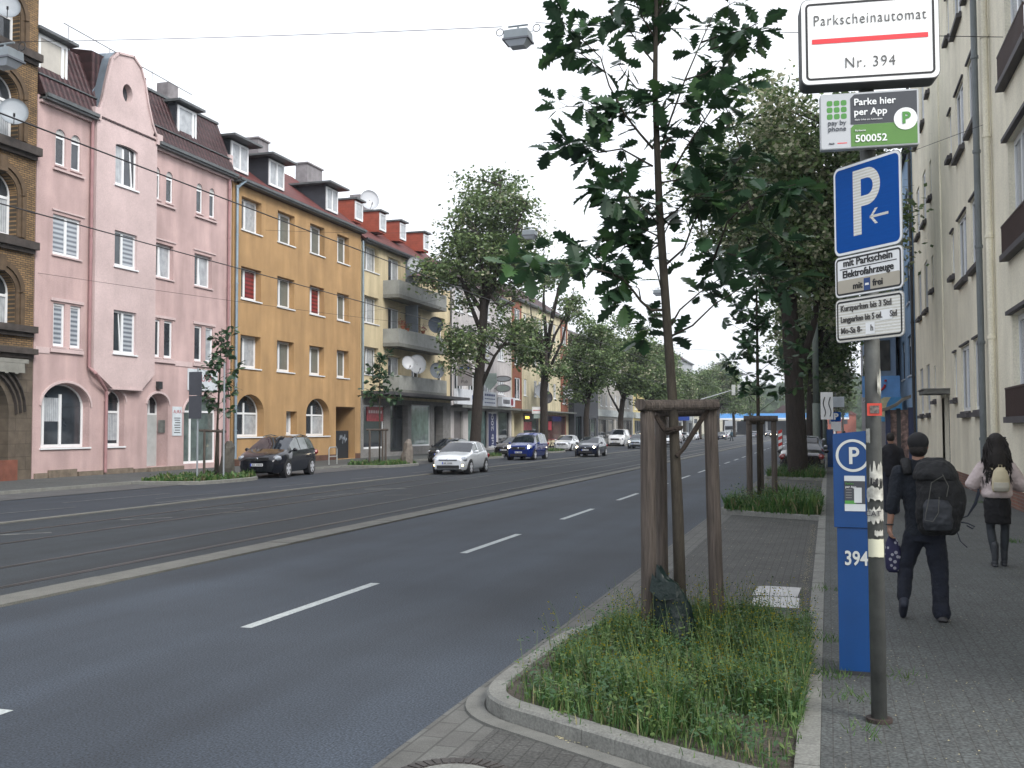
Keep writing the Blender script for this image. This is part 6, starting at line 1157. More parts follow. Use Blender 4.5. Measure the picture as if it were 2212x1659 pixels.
def car(name,label,cat,c,rot,L,Wd,pt,top,belt,hood_end,roof0,roof1,rear,glass_iv,lights='on',wheel=.31,wx=(.82,None),bottom=.2,group=None,intake=True,rails=False,fog=False,rearview=False,plate='',grille=(.25,.6,.72),hl=(.66,.78,.26,.13),soft=None,roofw=.62):
    """s runs from the nose (0) to the tail (L); local +y is forward"""
    t=thing(name,label,cat,c,rot,group); hw=Wd/2
    S=sorted(set([0,.06,.15,.3,.5,.75,hood_end,roof0,roof1,rear,L-.35,L-.15,L-.05,L]+[x for iv in glass_iv for x in iv]+[hood_end+(roof0-hood_end)*k for k in(.33,.66)]+[roof1+(rear-roof1)*k for k in(.33,.66)]+[roof0+(roof1-roof0)*k for k in (.2,.45,.7)]))
    def wid(s):
        f=1
        if s<.75: f=.74+.26*math.sin(min(1,s/.75)*math.pi/2)**.8
        if L-s<.5: f=.84+.16*math.sin(min(1,(L-s)/.5)*math.pi/2)
        return f*hw
    rings=[]
    for s in S:
        w_=wid(s); zt=lerp_prof(top,s); zb=lerp_prof(belt,s); bo=bottom+(.06 if s<.1 or L-s<.1 else 0); cabin=hood_end<s<rear
        zb=min(zb,zt-.02)
        if cabin:
            k=min(1,(zt-zb)/(.45)); rw=w_*(.94-(.94-roofw/.72*.82)*k) if k<1 else w_*roofw/.72*.82
            rw=w_*(.95-.19*k)
            R_=[(0,bo),(w_*.88,bo),(w_*.97,bo+.1),(w_,bo+(zb-bo)*.55),(w_*.975,zb),(w_*.955,zb+.02),(rw,zb+(zt-zb)*.88),(rw*.86,zt-.005),(0,zt+.02)]
        else:
            h=zt-zb
            R_=[(0,bo),(w_*.88,bo),(w_*.97,bo+.1),(w_,bo+(zb-bo)*.55),(w_*.975,zb),(w_*.95,zb+h*.4),(w_*.88,zb+h*.75),(w_*.72,zt),(0,zt+.025)]
        rings.append(R_)
    parts={}
    def put(k,vs):
        q=parts.setdefault(k,MB()); q.add(vs,[tuple(range(len(vs)))])
    for i in range(len(S)-1):
        s0,s1=S[i],S[i+1]; sm=(s0+s1)/2
        for j in range(8):
            k='body'
            if j in(6,7) and hood_end<=s0 and s1<=roof0+1e-6: k='windscreen'
            if j in(6,7) and roof1-1e-6<=s0 and s1<=rear+1e-6: k='rear_window'
            if j==5:
                for n_,iv in enumerate(glass_iv):
                    if iv[0]-1e-6<=s0 and s1<=iv[1]+1e-6: k='side_window%d'%n_
            if soft and j in (5,6,7) and hood_end<sm<rear and k=='body': k='soft_top'
            for sd in (1,-1):
                a,b_=rings[i],rings[i+1]; v=[(sd*a[j][0],L/2-s0,a[j][1]),(sd*a[j+1][0],L/2-s0,a[j+1][1]),(sd*b_[j+1][0],L/2-s1,b_[j+1][1]),(sd*b_[j][0],L/2-s1,b_[j][1])]
                put(k+('R' if k.startswith('side') and sd>0 else ''),v)
    for i,si in ((0,0),(len(S)-1,L)):
        a=rings[i]; put('body',[(x,L/2-si,z) for x,z in a]+[(-x,L/2-si,z) for x,z in a[-2:0:-1]])
    for k,b in parts.items():
        nm='body' if k=='body' else 'soft_top' if k=='soft_top' else 'windscreen' if k=='windscreen' else 'rear_window' if k=='rear_window' else 'side_window'
        mm=pt if k=='body' else soft if k=='soft_top' else carglass if nm!='side_window' else sideg
        o=b.build(nm,mm,t,local=True)
        me=o.data; bm=__import__('bmesh').new(); bm.from_mesh(me); bm.verts.ensure_lookup_table(); __import__('bmesh').ops.remove_doubles(bm,verts=bm.verts,dist=1e-4); __import__('bmesh').ops.recalc_face_normals(bm,faces=bm.faces); bm.to_mesh(me); bm.free()
        me.polygons.foreach_set('use_smooth',[True]*len(me.polygons))
        try: me.set_sharp_from_angle(angle=R(38))
        except Exception: pass
    wy=(L/2-wx[0], L/2-(wx[1] or (wx[0]+L*.62)))
    for y in wy:
        for sd in (1,-1): b=MB(); b.tube([(sd*(hw-.25),y,wheel+.01),(sd*(hw+.004),y,wheel+.01)],wheel+.055,22); b.build('wheel_arch',black,t,local=True)
        for sd in (1,-1):
            b=MB(); b.tube([(sd*(hw-.2),y,wheel),(sd*(hw-.01),y,wheel),(sd*(hw+.012),y,wheel)],[wheel,wheel,wheel*.93],24); wh=b.build('wheel',rubber,t,local=True)
            b=MB(); x=hw+.016
            b.tube([(sd*(hw-.02),y,wheel),(sd*(hw+.0135),y,wheel)],wheel*.7,22); b.build('rim',mat('rim_dark',(.06,.065,.07),.4,metal=.6),wh,local=True)
            b=MB()
            for k in range(5):
                a=2*math.pi*k/5+.3; u=Vector((0,math.cos(a),math.sin(a))); n=Vector((0,-math.sin(a),math.cos(a))); C=Vector((sd*x,y,wheel)); q=[C+n*.04,C+u*wheel*.68+n*.055,C+u*wheel*.68-n*.055,C-n*.04]; b.add([v for v in q]+[v+Vector((sd*.008,0,0)) for v in q],[(0,1,2,3),(4,5,6,7),(0,1,5,4),(1,2,6,5),(2,3,7,6),(3,0,4,7)])
            b.tube([(sd*(x-.002),y,wheel),(sd*(x+.012),y,wheel)],wheel*.2,12)
            for i in range(20):
                a0,a1=2*math.pi*i/20,2*math.pi*(i+1)/20; b.add([(sd*(x+.004),y+r_*math.cos(a),wheel+r_*math.sin(a)) for r_,a in ((wheel*.63,a0),(wheel*.63,a1),(wheel*.71,a1),(wheel*.71,a0))],[(0,1,2,3)])
            b.build('spokes',alloy,wh,local=True)
    F0=L/2; x0,zc,hwid,hh=hl[0]*hw,hl[1],hl[2],hl[3]
    def surf(s,z):  # half width of nose at height z approx
        return wid(s)
    for sd in (1,-1):
        b=MB(); b.ell((sd*(hw*.76),F0-.3,zc),(hw*.2,.22,hh*.62),12,8); hd_=b.build('headlight',lampoff,t,local=True)
        if lights=='on': b=MB(); b.ell((sd*(hw*.74),F0-.14,zc),(.085,.1,hh*.5),10,6); b.build('lamp',lampon,hd_,local=True)
        if fog: b=MB(); b.ell((sd*hw*.74,F0-.1,.42),(.075,.08,.055),10,6); b.build('fog_light',fogon,t,local=True)
        b=MB(); b.ell((sd*(hw+.09),F0-hood_end-.38,lerp_prof(belt,hood_end)+.1),(.1,.06,.075),10,6); b.tube([(sd*(hw-.08),F0-hood_end-.38,lerp_prof(belt,hood_end)+.05),(sd*(hw+.05),F0-hood_end-.38,lerp_prof(belt,hood_end)+.08)],.025,6); b.build('mirror',pt,t,local=True,smooth=True)
        b=MB(); b.ell((sd*hw*.84,-L/2+.12,lerp_prof(belt,L)-.02),(hw*.18,.15,.13),10,6); b.build('tail_light',redon if (rearview and lights=='on') else red_l,t,local=True)
        if rails: b=MB(); b.tube([(sd*hw*.66,F0-roof0-.1,lerp_prof(top,roof0)+.05),(sd*hw*.68,F0-(roof0+roof1)/2,lerp_prof(top,(roof0+roof1)/2)+.05),(sd*hw*.66,F0-roof1,lerp_prof(top,roof1)+.03)],.022,6); b.build('roof_rail',chrome,t,local=True)
        for k,iv in enumerate(glass_iv[:2]):
            b=MB(); y=F0-iv[1]+.14; z=lerp_prof(belt,iv[1])-.08; b.box(sd*hw*.985-.02,sd*hw*.985+.02,y-.09,y+.09,z-.015,z+.015); b.build('door_handle',pt,t,local=True)
    b=MB(); g0,g1=grille[1],grille[2]; b.box(-hw*.5,hw*.5,F0-.06,F0+.012,g0,g1); gr_=b.build('grille',black,t,local=True)
    b=MB(); b.box(-hw*.5,hw*.5,F0+.0125,F0+.02,g1-.03,g1-.005); b.ell((0,F0+.02,(g0+g1)/2+.01),(.06,.02,.06),12,6); b.build('badge',chrome,gr_,local=True)
    if intake: b=MB(); b.box(-hw*.62,hw*.62,F0-.1,F0+.008,.27,.42); b.build('air_intake',black,t,local=True)
    b=MB(); b.box(-.25,.26,F0+.012,F0+.022,.465,.57); pp=b.build('number_plate',plm,t,local=True); b=MB(); b.box(.215,.258,F0+.0222,F0+.024,.468,.567); b.build('plate_band',plb,pp,local=True)
    b=MB(); 
    for k in range(7): b.box(.16-.058*k-.017,.16-.058*k+.017,F0+.0222,F0+.0235,.49,.545) if k!=2 else None
    b.build('plate_letters',sk_,pp,local=True)
    b=MB(); b.box(-.26,.26,-F0-.02,-F0-.008,lerp_prof(belt,L)-.32,lerp_prof(belt,L)-.21); b.build('number_plate',plm,t,local=True)
    return t
PI=math.pi
def hatch(name,label,c,rot,pt,**k):
    k.setdefault('group',None)
    return car(name,label,'car',c,rot,3.97,1.68,pt,[(0,.66),(.06,.72),(.3,.82),(.9,.96),(1.0,.985),(1.75,1.38),(2.2,1.455),(2.8,1.45),(3.35,1.38),(3.72,1.02),(3.92,.92),(3.97,.8)],[(0,.58),(.3,.74),(1.0,.9),(2.2,.93),(3.3,.99),(3.97,.8)],1.0,1.8,3.2,3.75,[(1.32,2.12),(2.2,2.92),(2.98,3.3)],wheel=.31,wx=(.78,3.25),**k)
silver=paint('paint_silver',(.66,.69,.73),.25)
hatch('passenger_car','silver hatchback driving towards the camera with its fog lights lit',(-16.15,44.2,0),PI+.05,silver,lights='off',fog=True,grille=(0,.62,.68),hl=(0,.68,0,.17))
mpv=[(0,.7),(.08,.8),(.35,.93),(.9,1.06),(1.05,1.1),(1.95,1.55),(2.5,1.62),(3.3,1.62),(3.9,1.55),(4.3,1.12),(4.42,1.0),(4.47,.9)]
zf=car('passenger_car','black people carrier parked half on the kerb in front of the orange house','car',(-22.95,39.6,.012),PI+.15,4.47,1.84,paint('paint_black',(.006,.007,.012),.1),mpv,[(0,.62),(.35,.84),(1.0,.98),(2.4,1.04),(3.9,1.1),(4.47,.95)],1.05,2.0,3.85,4.33,[(1.45,2.35),(2.42,3.25),(3.32,3.9)],lights='off',wheel=.33,wx=(.92,3.63),rails=True,grille=(0,.68,.8),hl=(0,.76,0,.2),intake=False); zf.scale=(1.07,1.07,1.07)
car('passenger_car','bright blue people carrier with lit headlights behind the silver hatchback','car',(-19.1,65.2,0),PI+.0,4.4,1.8,paint('paint_blue',(.006,.02,.15),.2),[(0,.75),(.08,.85),(.35,.98),(.8,1.08),(.95,1.12),(1.6,1.6),(2.2,1.76),(3.6,1.78),(4.1,1.7),(4.3,1.1),(4.36,1.0),(4.4,.9)],[(0,.66),(.35,.86),(1.0,1.0),(2.4,1.06),(4.4,1.05)],.95,1.7,4.05,4.3,[(1.35,2.2),(2.28,3.1),(3.18,3.95)],wheel=.33,wx=(.85,3.65),grille=(0,.7,.86),hl=(0,.86,0,.22))
hatch('passenger_car','dark grey car parked behind the silver hatchback under the tallest tree',(-22.4,59.3,.0),PI,paint('paint_graphite',(.02,.024,.03),.4),lights='off',hl=(0,.68,0,.16))
hatch('passenger_car','dark parked car with white reflections left of the blue people carrier',(-22.5,72.5,0),PI,paint('paint_anthracite',(.015,.013,.016),.2),lights='off',hl=(0,.68,0,.16))
dkb=hatch('passenger_car','dark blue hatchback with lit headlights on the far lane, right of the parked silver car',(-16.6,73.2,0),PI,paint('paint_darkblue',(.008,.012,.03),.3),hl=(0,.7,0,.16))
hatch('passenger_car','silver saloon parked facing the camera before the dark flat roofed shop',(-23.2,92,0),PI,silver,lights='off',hl=(0,.7,0,.16),intake=False)
VT=[(0,.95),(.08,1.05),(.4,1.15),(.9,1.28),(1.0,1.32),(1.7,1.9),(2.2,1.97),(4.6,1.97),(4.85,1.9),(4.97,1.3),(4.99,1.2),(5.0,1.1)]
def vanf(label,c,pt,lights='on',sd=True): return car('van',label,'van',c,PI,5.0,1.95,pt,VT,[(0,.8),(.4,1.0),(1.0,1.2),(2.4,1.22),(5,1.15)],1.0,1.75,4.8,4.95,[(1.45,2.2)],lights=lights,wheel=.34,wx=(.95,4.0),grille=(0,.72,.92),hl=(0,.85,0,.22))
vw=paint('paint_white',(.6,.62,.64),0)
vanf('white van with lit headlights approaching, seen right of the front tree trunk',(-20.2,140,0),vw); vanf('white van parked by the bed, left of the front stake posts',(-23.4,118,0),vw,'off')
hatch('passenger_car','pale blue car approaching just left of the front stake posts',(-18.6,104,0),PI,paint('paint_palesilver',(.4,.45,.5),.4),hl=(0,.7,0,.16))
hatch('passenger_car','silver car approaching between the front stake posts and trunk',(-16.5,112,0),PI,silver,hl=(0,.7,0,.16))
fl=['dark car with bright bluish headlights right of the front stake posts','grey car with red tail lights driving away before the crossing','parked grey car at the left road edge beyond the white van','second parked car at the left edge near the crossing','white car following the dark car with bluish headlights','car with lit headlights waiting at the crossing','dark car at the crossing behind the second stakes','farthest car at the crossing near the petrol station']
fp=[(-17.8,182,PI,0),(-14.5,215,0,1),(-23.2,172,PI,2),(-23.2,186,PI,2),(-19.5,205,PI,2),(-11.5,235,PI,0),(-8.0,245,PI,0),(-14,260,PI,0)]
pt2=[paint('paint_nightblue',(.01,.014,.03),.3),paint('paint_grey',(.12,.13,.15),.4),silver]
base=hatch('passenger_car',fl[0],(fp[0][0],fp[0][1],0),PI,pt2[0],hl=(0,.7,0,.16))
bp_=hatch('passenger_car',fl[2],(fp[2][0],fp[2][1],0),PI,pt2[2],lights='off',hl=(0,.7,0,.16))
ga_=hatch('passenger_car',fl[1],(fp[1][0],fp[1][1],0),0,pt2[1],rearview=True,hl=(0,.7,0,.16))
for i in (3,4,5,6,7): copytree(bp_ if fp[i][3]==2 else base,(fp[i][0],fp[i][1],0),fp[i][2],fl[i])
t=thing('lorry','white box lorry at the crossing before the petrol station','lorry',(-26,292,0)); b=MB(); b.box(-27.5,-24.8,290,298,.9,4.2); b.build('box_body',vw,t); b=MB(); b.box(-27.4,-24.9,287.6,289.9,.5,3.0); cb=b.build('cab',vw,t); b=MB(); b.box(-27.2,-25.1,287.55,287.6,1.7,2.7); b.build('windscreen',carglass,cb)
b=MB(); 
for y in (289,296): b.tube([(-27.5,y,.5),(-24.8,y,.5)],.5,12)
b.build('wheels',rubber,t)
# soft-top car behind the big tree
car('passenger_car','dark soft top car with red tail lights parked behind the big tree trunk','car',(-1.05,45.9,.02),0,4.1,1.8,paint('paint_blackred',(.012,.008,.011),.2),[(0,.62),(.3,.76),(1.1,.92),(1.25,.95),(1.9,1.32),(2.3,1.38),(2.9,1.36),(3.35,1.12),(3.5,1.0),(3.9,.97),(4.1,.85)],[(0,.55),(.4,.7),(1.25,.88),(3.4,.95),(4.1,.82)],1.25,1.9,2.95,3.4,[(1.5,2.2),(2.28,2.8)],lights='off',rearview=True,soft=mat('soft_top_black',(.02,.022,.027),.8))
car('passenger_car','pale grey car parked in front of the soft top car on the right','car',(-1.1,51.8,.02),0,4.3,1.8,silver,mpv,[(0,.62),(.35,.84),(1.0,.98),(2.4,1.04),(3.9,1.1),(4.3,.95)],1.05,2.0,3.7,4.15,[(1.45,2.35),(2.42,3.25)],lights='off')
vanf('white van parked further along the right, behind the mast',(-1.3,66,.02),vw,'off')
# motorcycle + bicycle
def cycle(label,c,rot,nm='bicycle'):
    t=thing(nm,label,nm,c,rot); 
    for y in (-.52,.52):
        b=MB(); b.tube([(0,y+.33*math.cos(a),.34+.33*math.sin(a)) for a in [2*math.pi*i/20 for i in range(21)]],.025 if nm=='bicycle' else .07,5); b.build('wheel',rubber,t,local=True)
    b=MB(); r_=.02 if nm=='bicycle' else .06
    for p,q in (((0,-.52,.34),(0,-.1,.3)),((0,-.1,.3),(0,.42,.8)),((0,-.1,.3),(0,-.28,.85)),((0,-.28,.85),(0,.4,.82)),((0,.52,.34),(0,.38,.98)),((0,-.52,.34),(0,-.26,.75))): b.tube([p,q],r_,6)
    b.build('frame',black,t,local=True); b=MB(); b.ell((0,-.3,.92),(.07,.15,.04)); b.build('saddle',black,t,local=True); b=MB(); b.tube([(-.28,.33,1.0),(0,.38,1.02),(.28,.33,1.0)],.015,5); b.build('handlebar',dmet,t,local=True)
cycle('bicycle leaning by the tree trunk before the reddish shop window',(-24.2,89.5,.11),R(60)); cycle('motorcycle parked at the bed edge near the crossing',(-21.8,165,.02),R(80),'motorcycle')
# ---------------- people
def blob(mb,name,m,par,vox=.014,sm=2,fac=.6):
    o=mb.build(name,m,par,smooth=True); rm=o.modifiers.new('remesh','REMESH'); rm.mode='VOXEL'; rm.voxel_size=vox; rm.use_smooth_shade=True
    s=o.modifiers.new('smooth','SMOOTH'); s.factor=fac; s.iterations=sm
    if name in('sweater','trousers','jacket','main_bag','lid','front_pocket','skirt'):
        for sz,st in ((.09,.03),(.035,.012)):
            tx_=bpy.data.textures.new('folds','CLOUDS'); tx_.noise_scale=sz*(1.4 if name=='trousers' else 1); dm=o.modifiers.new('folds','DISPLACE'); dm.texture=tx_; dm.strength=st; dm.mid_level=.5
    return o
def cap(b,p,q,r0,r1,n=12,fl=1):
    p,q=Vector(p),Vector(q); d=(q-p); L_=d.length; d.normalize()
    P=[p-d*r0*.95,p-d*r0*.6,p,p.lerp(q,.33),p.lerp(q,.66),q,q+d*r1*.6,q+d*r1*.95]; rs=[r0*.3,r0*.8,r0,r0+(r1-r0)*.33,r0+(r1-r0)*.66,r1,r1*.8,r1*.3]; b.tube(P,rs,n,sx=fl)
def loft(b,R_,n=20):
    # rings: (x,y,z,rx,ry,rot)
    k=len(b.v); 
    for (x,y,z,rx,ry,ro) in R_:
        for j in range(n):
            a=2*PI*j/n; u,v=rx*math.cos(a),ry*math.sin(a); b.v.append((x+u*math.cos(ro)-v*math.sin(ro),y+u*math.sin(ro)+v*math.cos(ro),z))
    for i in range(len(R_)-1):
        for j in range(n): b.f.append((k+i*n+j,k+i*n+(j+1)%n,k+(i+1)*n+(j+1)%n,k+(i+1)*n+j)); b.m.append(0)
    b.f.append(tuple(k+j for j in range(n-1,-1,-1))); b.m.append(0); b.f.append(tuple(k+(len(R_)-1)*n+j for j in range(n))); b.m.append(0)
def hand(b,w,d,side,s=1,curl=.9):
    """w wrist point, d hand direction, side = lateral unit vector (knuckle line)"""
    w=Vector(w); d=Vector(d).normalized(); sd=Vector(side).normalized(); pn=d.cross(sd)
    cap(b,w,w+d*.05*s,.024*s,.028*s,8); cap(b,w+d*.04*s-sd*.018*s,w+d*.085*s-sd*.02*s,.016*s,.015*s,8); cap(b,w+d*.04*s+sd*.018*s,w+d*.085*s+sd*.02*s,.016*s,.014*s,8)
    for k,(o,l) in enumerate(((-.03,.07),(-.01,.08),(.01,.075),(.029,.06))):
        p0=w+d*.09*s+sd*o*s; p1=p0+(d*.6+pn*curl*.5)*l*.5*s; p2=p1+(d*.1+pn*curl)*l*.4*s; cap(b,p0,p1,.0095*s,.009*s,7); cap(b,p1,p2,.009*s,.0075*s,7)
    q=w+d*.035*s-sd*.03*s; q1=q+(d*.7-sd*.5+pn*.3).normalized()*.035*s; cap(b,q,q1,.012*s,.011*s,7); cap(b,q1,q1+(d+pn*.5).normalized()*.03*s,.01*s,.009*s,7)
skin=mat('skin',(.36,.2,.14),.55,var=.08,scale=6); hair=mat('hair_dark',(.012,.009,.008),.7,var=.5,scale=40,bump=.6,bs=80)
def face(b,c,r_,fwd):
    """nose, brow, lips, chin and ears on a head centred at c, facing fwd"""
    c=Vector(c); f=Vector(fwd).normalized(); sd=Vector((-f.y,f.x,0)); u=Vector((0,0,1))
    cap(b,c+f*r_*.92+u*.01,c+f*r_*1.08-u*.03,.009,.014,7); cap(b,c+f*r_*.82+u*.03-sd*.03,c+f*r_*.82+u*.03+sd*.03,.014,.014,7); cap(b,c+f*r_*.86-u*.062-sd*.018,c+f*r_*.86-u*.062+sd*.018,.009,.009,7); cap(b,c+f*r_*.72-u*.1-sd*.01,c+f*r_*.72-u*.1+sd*.01,.022,.022,7)
    for s in (-1,1): cap(b,c+sd*s*r_*.86+u*.02,c+sd*s*r_*.88-u*.025,.014,.011,7)
man=thing('person','person in dark sweater, trousers and black cap walking away with a large black rucksack','person',(.9,10.85,.12))
# body
bx_,by_=.86,10.85
b=MB()
cap(b,(.855,10.88,1.62),(.855,10.89,1.74),.06,.058); b.ell((.855,10.9,1.825),(.082,.102,.125),16,12); face(b,(.855,10.9,1.82),.1,(0,1,0))
loft(b,[(.9,10.87,1.02,.15,.1,0),(.9,10.87,1.2,.14,.095,0),(.89,10.87,1.4,.17,.105,0),(.88,10.87,1.55,.18,.1,0),(.86,10.88,1.63,.09,.07,0)])
sL,eL,wL=(.675,10.86,1.56),(.605,10.84,1.27),(.575,10.88,1.02)
sR,eR,wR=(1.07,10.86,1.56),(1.16,10.9,1.3),(1.1,11.12,1.2)
for s_,e_,w_ in ((sL,eL,wL),(sR,eR,wR)): cap(b,s_,e_,.05,.042); cap(b,e_,w_,.042,.028)
hand(b,wL,(.02,.05,-1),(0,1,0),1.0,1.0); hand(b,wR,(-.1,1,.1),(1,0,0),1.0,1.0)
hipL,kL,aL=(.8,10.88,1.0),(.735,10.82,.6),(.7,10.68+.1,.33); hipR,kR,aR=(.98,10.86,1.0),(1.02,10.84,.58),(1.03,10.78,.22)
kL=(.72,10.95,.62); aL=(.69,11.12-.3,.3)
for h_,k_,a_ in ((hipL,kL,aL),(hipR,kR,aR)): cap(b,h_,k_,.08,.055); cap(b,k_,a_,.052,.038)
blob(b,'body',skin,man,.009,2,.4)
b=MB()   # sweater
loft(b,[(.9,10.87,.93,.175,.13,0),(.9,10.87,1.05,.18,.135,0),(.89,10.87,1.25,.185,.135,0),(.885,10.87,1.42,.205,.14,0),(.875,10.87,1.54,.2,.125,0),(.86,10.88,1.61,.13,.095,0),(.855,10.88,1.66,.085,.08,0),(.855,10.87,1.69,.078,.075,0)])
for s_,e_,w_ in ((sL,eL,wL),(sR,eR,wR)):
    m_=Vector(e_).lerp(Vector(w_),.35); cap(b,s_,e_,.078,.062,14); cap(b,e_,m_,.062,.055,14)
blob(b,'sweater',mat('sweater_dark',(.014,.018,.026),.95,var=.25,scale=18,bump=.8,bs=45,bd=.012),man,.013,2)
b=MB()   # trousers
loft(b,[(.9,10.87,.88,.175,.135,0),(.9,10.87,.98,.172,.13,0),(.9,10.87,1.05,.16,.12,0)])
cap(b,(.81,10.88,.95),kL,.108,.082,16); cap(b,kL,(.69,10.84,.34),.08,.066,16); cap(b,(.98,10.86,.95),kR,.108,.085,16); cap(b,kR,(1.03,10.79,.24),.084,.076,16); cap(b,(1.03,10.79,.26),(1.03,10.79,.2),.082,.084,16)
blob(b,'trousers',mat('trousers_navy',(.007,.01,.02),.9,var=.3,scale=7,bump=.8,bs=20,bd=.02),man,.013,2)
b=MB(); cap(b,(1.03,10.76,.175),(1.035,10.95,.165),.052,.045,12); b.box(.985,1.08,10.7,11.0,.122,.15); blob(b,'shoe',black,man,.012,2)
b=MB(); cap(b,(.69,10.8,.3),(.685,10.93,.17),.05,.042,12); cap(b,(.69,10.77,.27),(.685,10.9,.145),.04,.035,10); blob(b,'shoe',mat('shoe_navy',(.015,.02,.035),.7),man,.012,2)
b=MB(); b.ell((.855,10.885,1.845),(.095,.115,.115),18,14); b.ell((.855,10.88,1.86),(.102,.118,.1),18,14); cap(b,(.8,10.99,1.875),(.91,10.99,1.875),.02,.02,8); blob(b,'cap',mat('cap_black',(.012,.012,.014),.85,var=.3,scale=20),man,.011,2)
b=MB(); b.ell((.855,10.87,1.79),(.088,.1,.085),16,10); blob(b,'hair',hair,man,.011,1)
b=MB(); b.tube([(Vector(wL)+Vector((.035*math.cos(a),.035*math.sin(a),.02))) for a in [2*PI*i/12 for i in range(13)]],.008,5); b.build('wristband',black,man)
# rucksack
ru=thing('rucksack','large black trekking rucksack on the walking person\'s back','rucksack',(1.0,10.66,.98)); rkm=mat('rucksack_black',(.011,.012,.014),.8,var=.35,scale=9,bump=.9,bs=22,bd=.02)
b=MB(); loft(b,[(1.0,10.64,.97,.14,.08,0),(1.0,10.62,1.02,.185,.13,0),(1.01,10.6,1.2,.2,.155,.0),(1.01,10.6,1.4,.205,.16,0),(1.0,10.62,1.55,.19,.14,0),(.98,10.66,1.66,.16,.1,0),(.97,10.68,1.71,.08,.05,0)],24); b.ell((1.19,10.62,1.3),(.06,.11,.2)); b.ell((.84,10.6,1.2),(.05,.09,.13)); blob(b,'main_bag',rkm,ru,.015,3)
b=MB(); loft(b,[(.98,10.46,1.03,.12,.05,0),(.98,10.44,1.1,.135,.065,0),(.98,10.44,1.25,.13,.06,0),(.98,10.47,1.32,.1,.04,0)]); blob(b,'front_pocket',mat('rucksack_grey',(.03,.034,.042),.75,var=.3,scale=9,bump=.6,bs=22),ru,.013,2)
b=MB(); loft(b,[(.98,10.6,1.5,.2,.16,0),(.98,10.59,1.57,.195,.165,0),(.97,10.62,1.66,.15,.12,0),(.97,10.64,1.69,.08,.06,0)]); blob(b,'lid',rkm,ru,.015,2)
for s in (-1,1):
    b=MB(); b.tube([(.88+s*.14,10.7,1.55),(.88+s*.15,10.82,1.68),(.88+s*.14,10.95,1.6),(.88+s*.13,11.0,1.42)],[.025,.03,.03,.025],8,sx=1.6); b.build('strap',rkm,ru,smooth=True)
b=MB(); b.tube([(1.04,10.44,1.55),(.93,10.43,1.48),(.9,10.39,1.32),(.87,10.36,1.2),(.86,10.37,1.13),(.93,10.36,1.12),(.98,10.37,1.2),(.99,10.37,1.35)],.004,5); b.tube([(1.03,10.44,1.56),(1.08,10.43,1.45),(1.06,10.42,1.35)],.004,5); b.build('cord',mat('cord_grey',(.1,.1,.09),.8),ru)
b=MB(); b.tube([(1.18,10.6,1.13),(1.26,10.6,1.16),(1.33,10.6,1.28),(1.36,10.6,1.38),(1.36,10.6,1.42)],[.006,.007,.016,.016,.008],6); b.tube([(1.2,10.6,1.1),(1.26,10.6,1.09),(1.32,10.6,1.06),(1.3,10.6,1.04),(1.25,10.6,1.07)],.007,5); b.tube([(1.16,10.6,1.02),(1.19,10.6,.92),(1.25,10.6,.86)],.005,5); b.build('loose_strap',mat('strap_navy',(.012,.016,.03),.7),ru)
# small bag in the left hand
hb=thing('hand_bag','small navy bag with pale dots held in the walking person\'s left hand','bag',(.6,10.9,.55)); b=MB(); loft(b,[(.605,10.93,.56,.05,.03,0),(.61,10.93,.6,.078,.05,0),(.61,10.93,.72,.085,.06,0),(.6,10.93,.85,.065,.045,0),(.59,10.93,.92,.025,.02,0)],16)
dt=mat('dotted_cloth',(.02,.02,.06),.8); nt=dt.node_tree; vo=nt.nodes.new('ShaderNodeTexVoronoi'); vo.inputs['Scale'].default_value=19; tcn=nt.nodes.new('ShaderNodeTexCoord'); cr_=nt.nodes.new('ShaderNodeValToRGB'); cr_.color_ramp.elements[0].position=.3; cr_.color_ramp.elements[0].color=(.3,.3,.34,1); cr_.color_ramp.elements[1].position=.34; cr_.color_ramp.elements[1].color=(.018,.018,.06,1)
nt.links.new(tcn.outputs['Object'],vo.inputs[0]); nt.links.new(vo.outputs['Distance'],cr_.inputs[0]); nt.links.new(cr_.outputs[0],nt.nodes['Principled BSDF'].inputs['Base Color'])
b.build('cloth',dt,hb,smooth=True); b=MB(); b.tube([(.58,10.91,.9),(.575,10.9,.95),(.59,10.93,.96),(.6,10.95,.9)],.006,5); b.build('handle',black,hb)
# woman
wo_=thing('person','person with long dark curly hair in pale pink jacket and black skirt walking ahead','person',(2.18,15.2,.12)); b=MB(); X,Y=2.18,15.2
cap(b,(X,Y+.02,1.55),(X,Y+.02,1.68),.045,.045); b.ell((X,Y+.03,1.78),(.075,.092,.115),14,10); face(b,(X,Y+.03,1.78),.09,(0,1,0))
loft(b,[(X,Y,1.0,.14,.1,0),(X,Y,1.2,.12,.085,0),(X,Y,1.42,.15,.09,0),(X,Y,1.54,.13,.08,0)])
aw_=[((X-.17,Y,1.47),(X-.3,Y+.03,1.24),(X-.16,Y+.24,1.2)),((X+.17,Y,1.47),(X+.31,Y+.03,1.22),(X+.18,Y+.24,1.2))]
for s_,e_,w_ in aw_: cap(b,s_,e_,.042,.036); cap(b,e_,w_,.036,.024); hand(b,w_,(.3 if s_[0]<X else -.3,1,0),(0,0,1),.9,1)
lg=[((X-.08,Y,1.0),(X-.085,Y+.04,.62),(X-.045,Y-.02,.26)),((X+.09,Y,1.0),(X+.1,Y+.08,.62),(X+.085,Y+.1,.28))]
for h_,k_,a_ in lg: cap(b,h_,k_,.075,.05); cap(b,k_,a_,.048,.032)
blob(b,'body',skin,wo_,.01,2,.4)
b=MB()
for h_,k_,a_ in lg: cap(b,h_,k_,.085,.056,14); cap(b,k_,Vector(k_).lerp(Vector(a_),.35),.056,.058,14); cap(b,Vector(k_).lerp(Vector(a_),.35),a_,.058,.042,14)
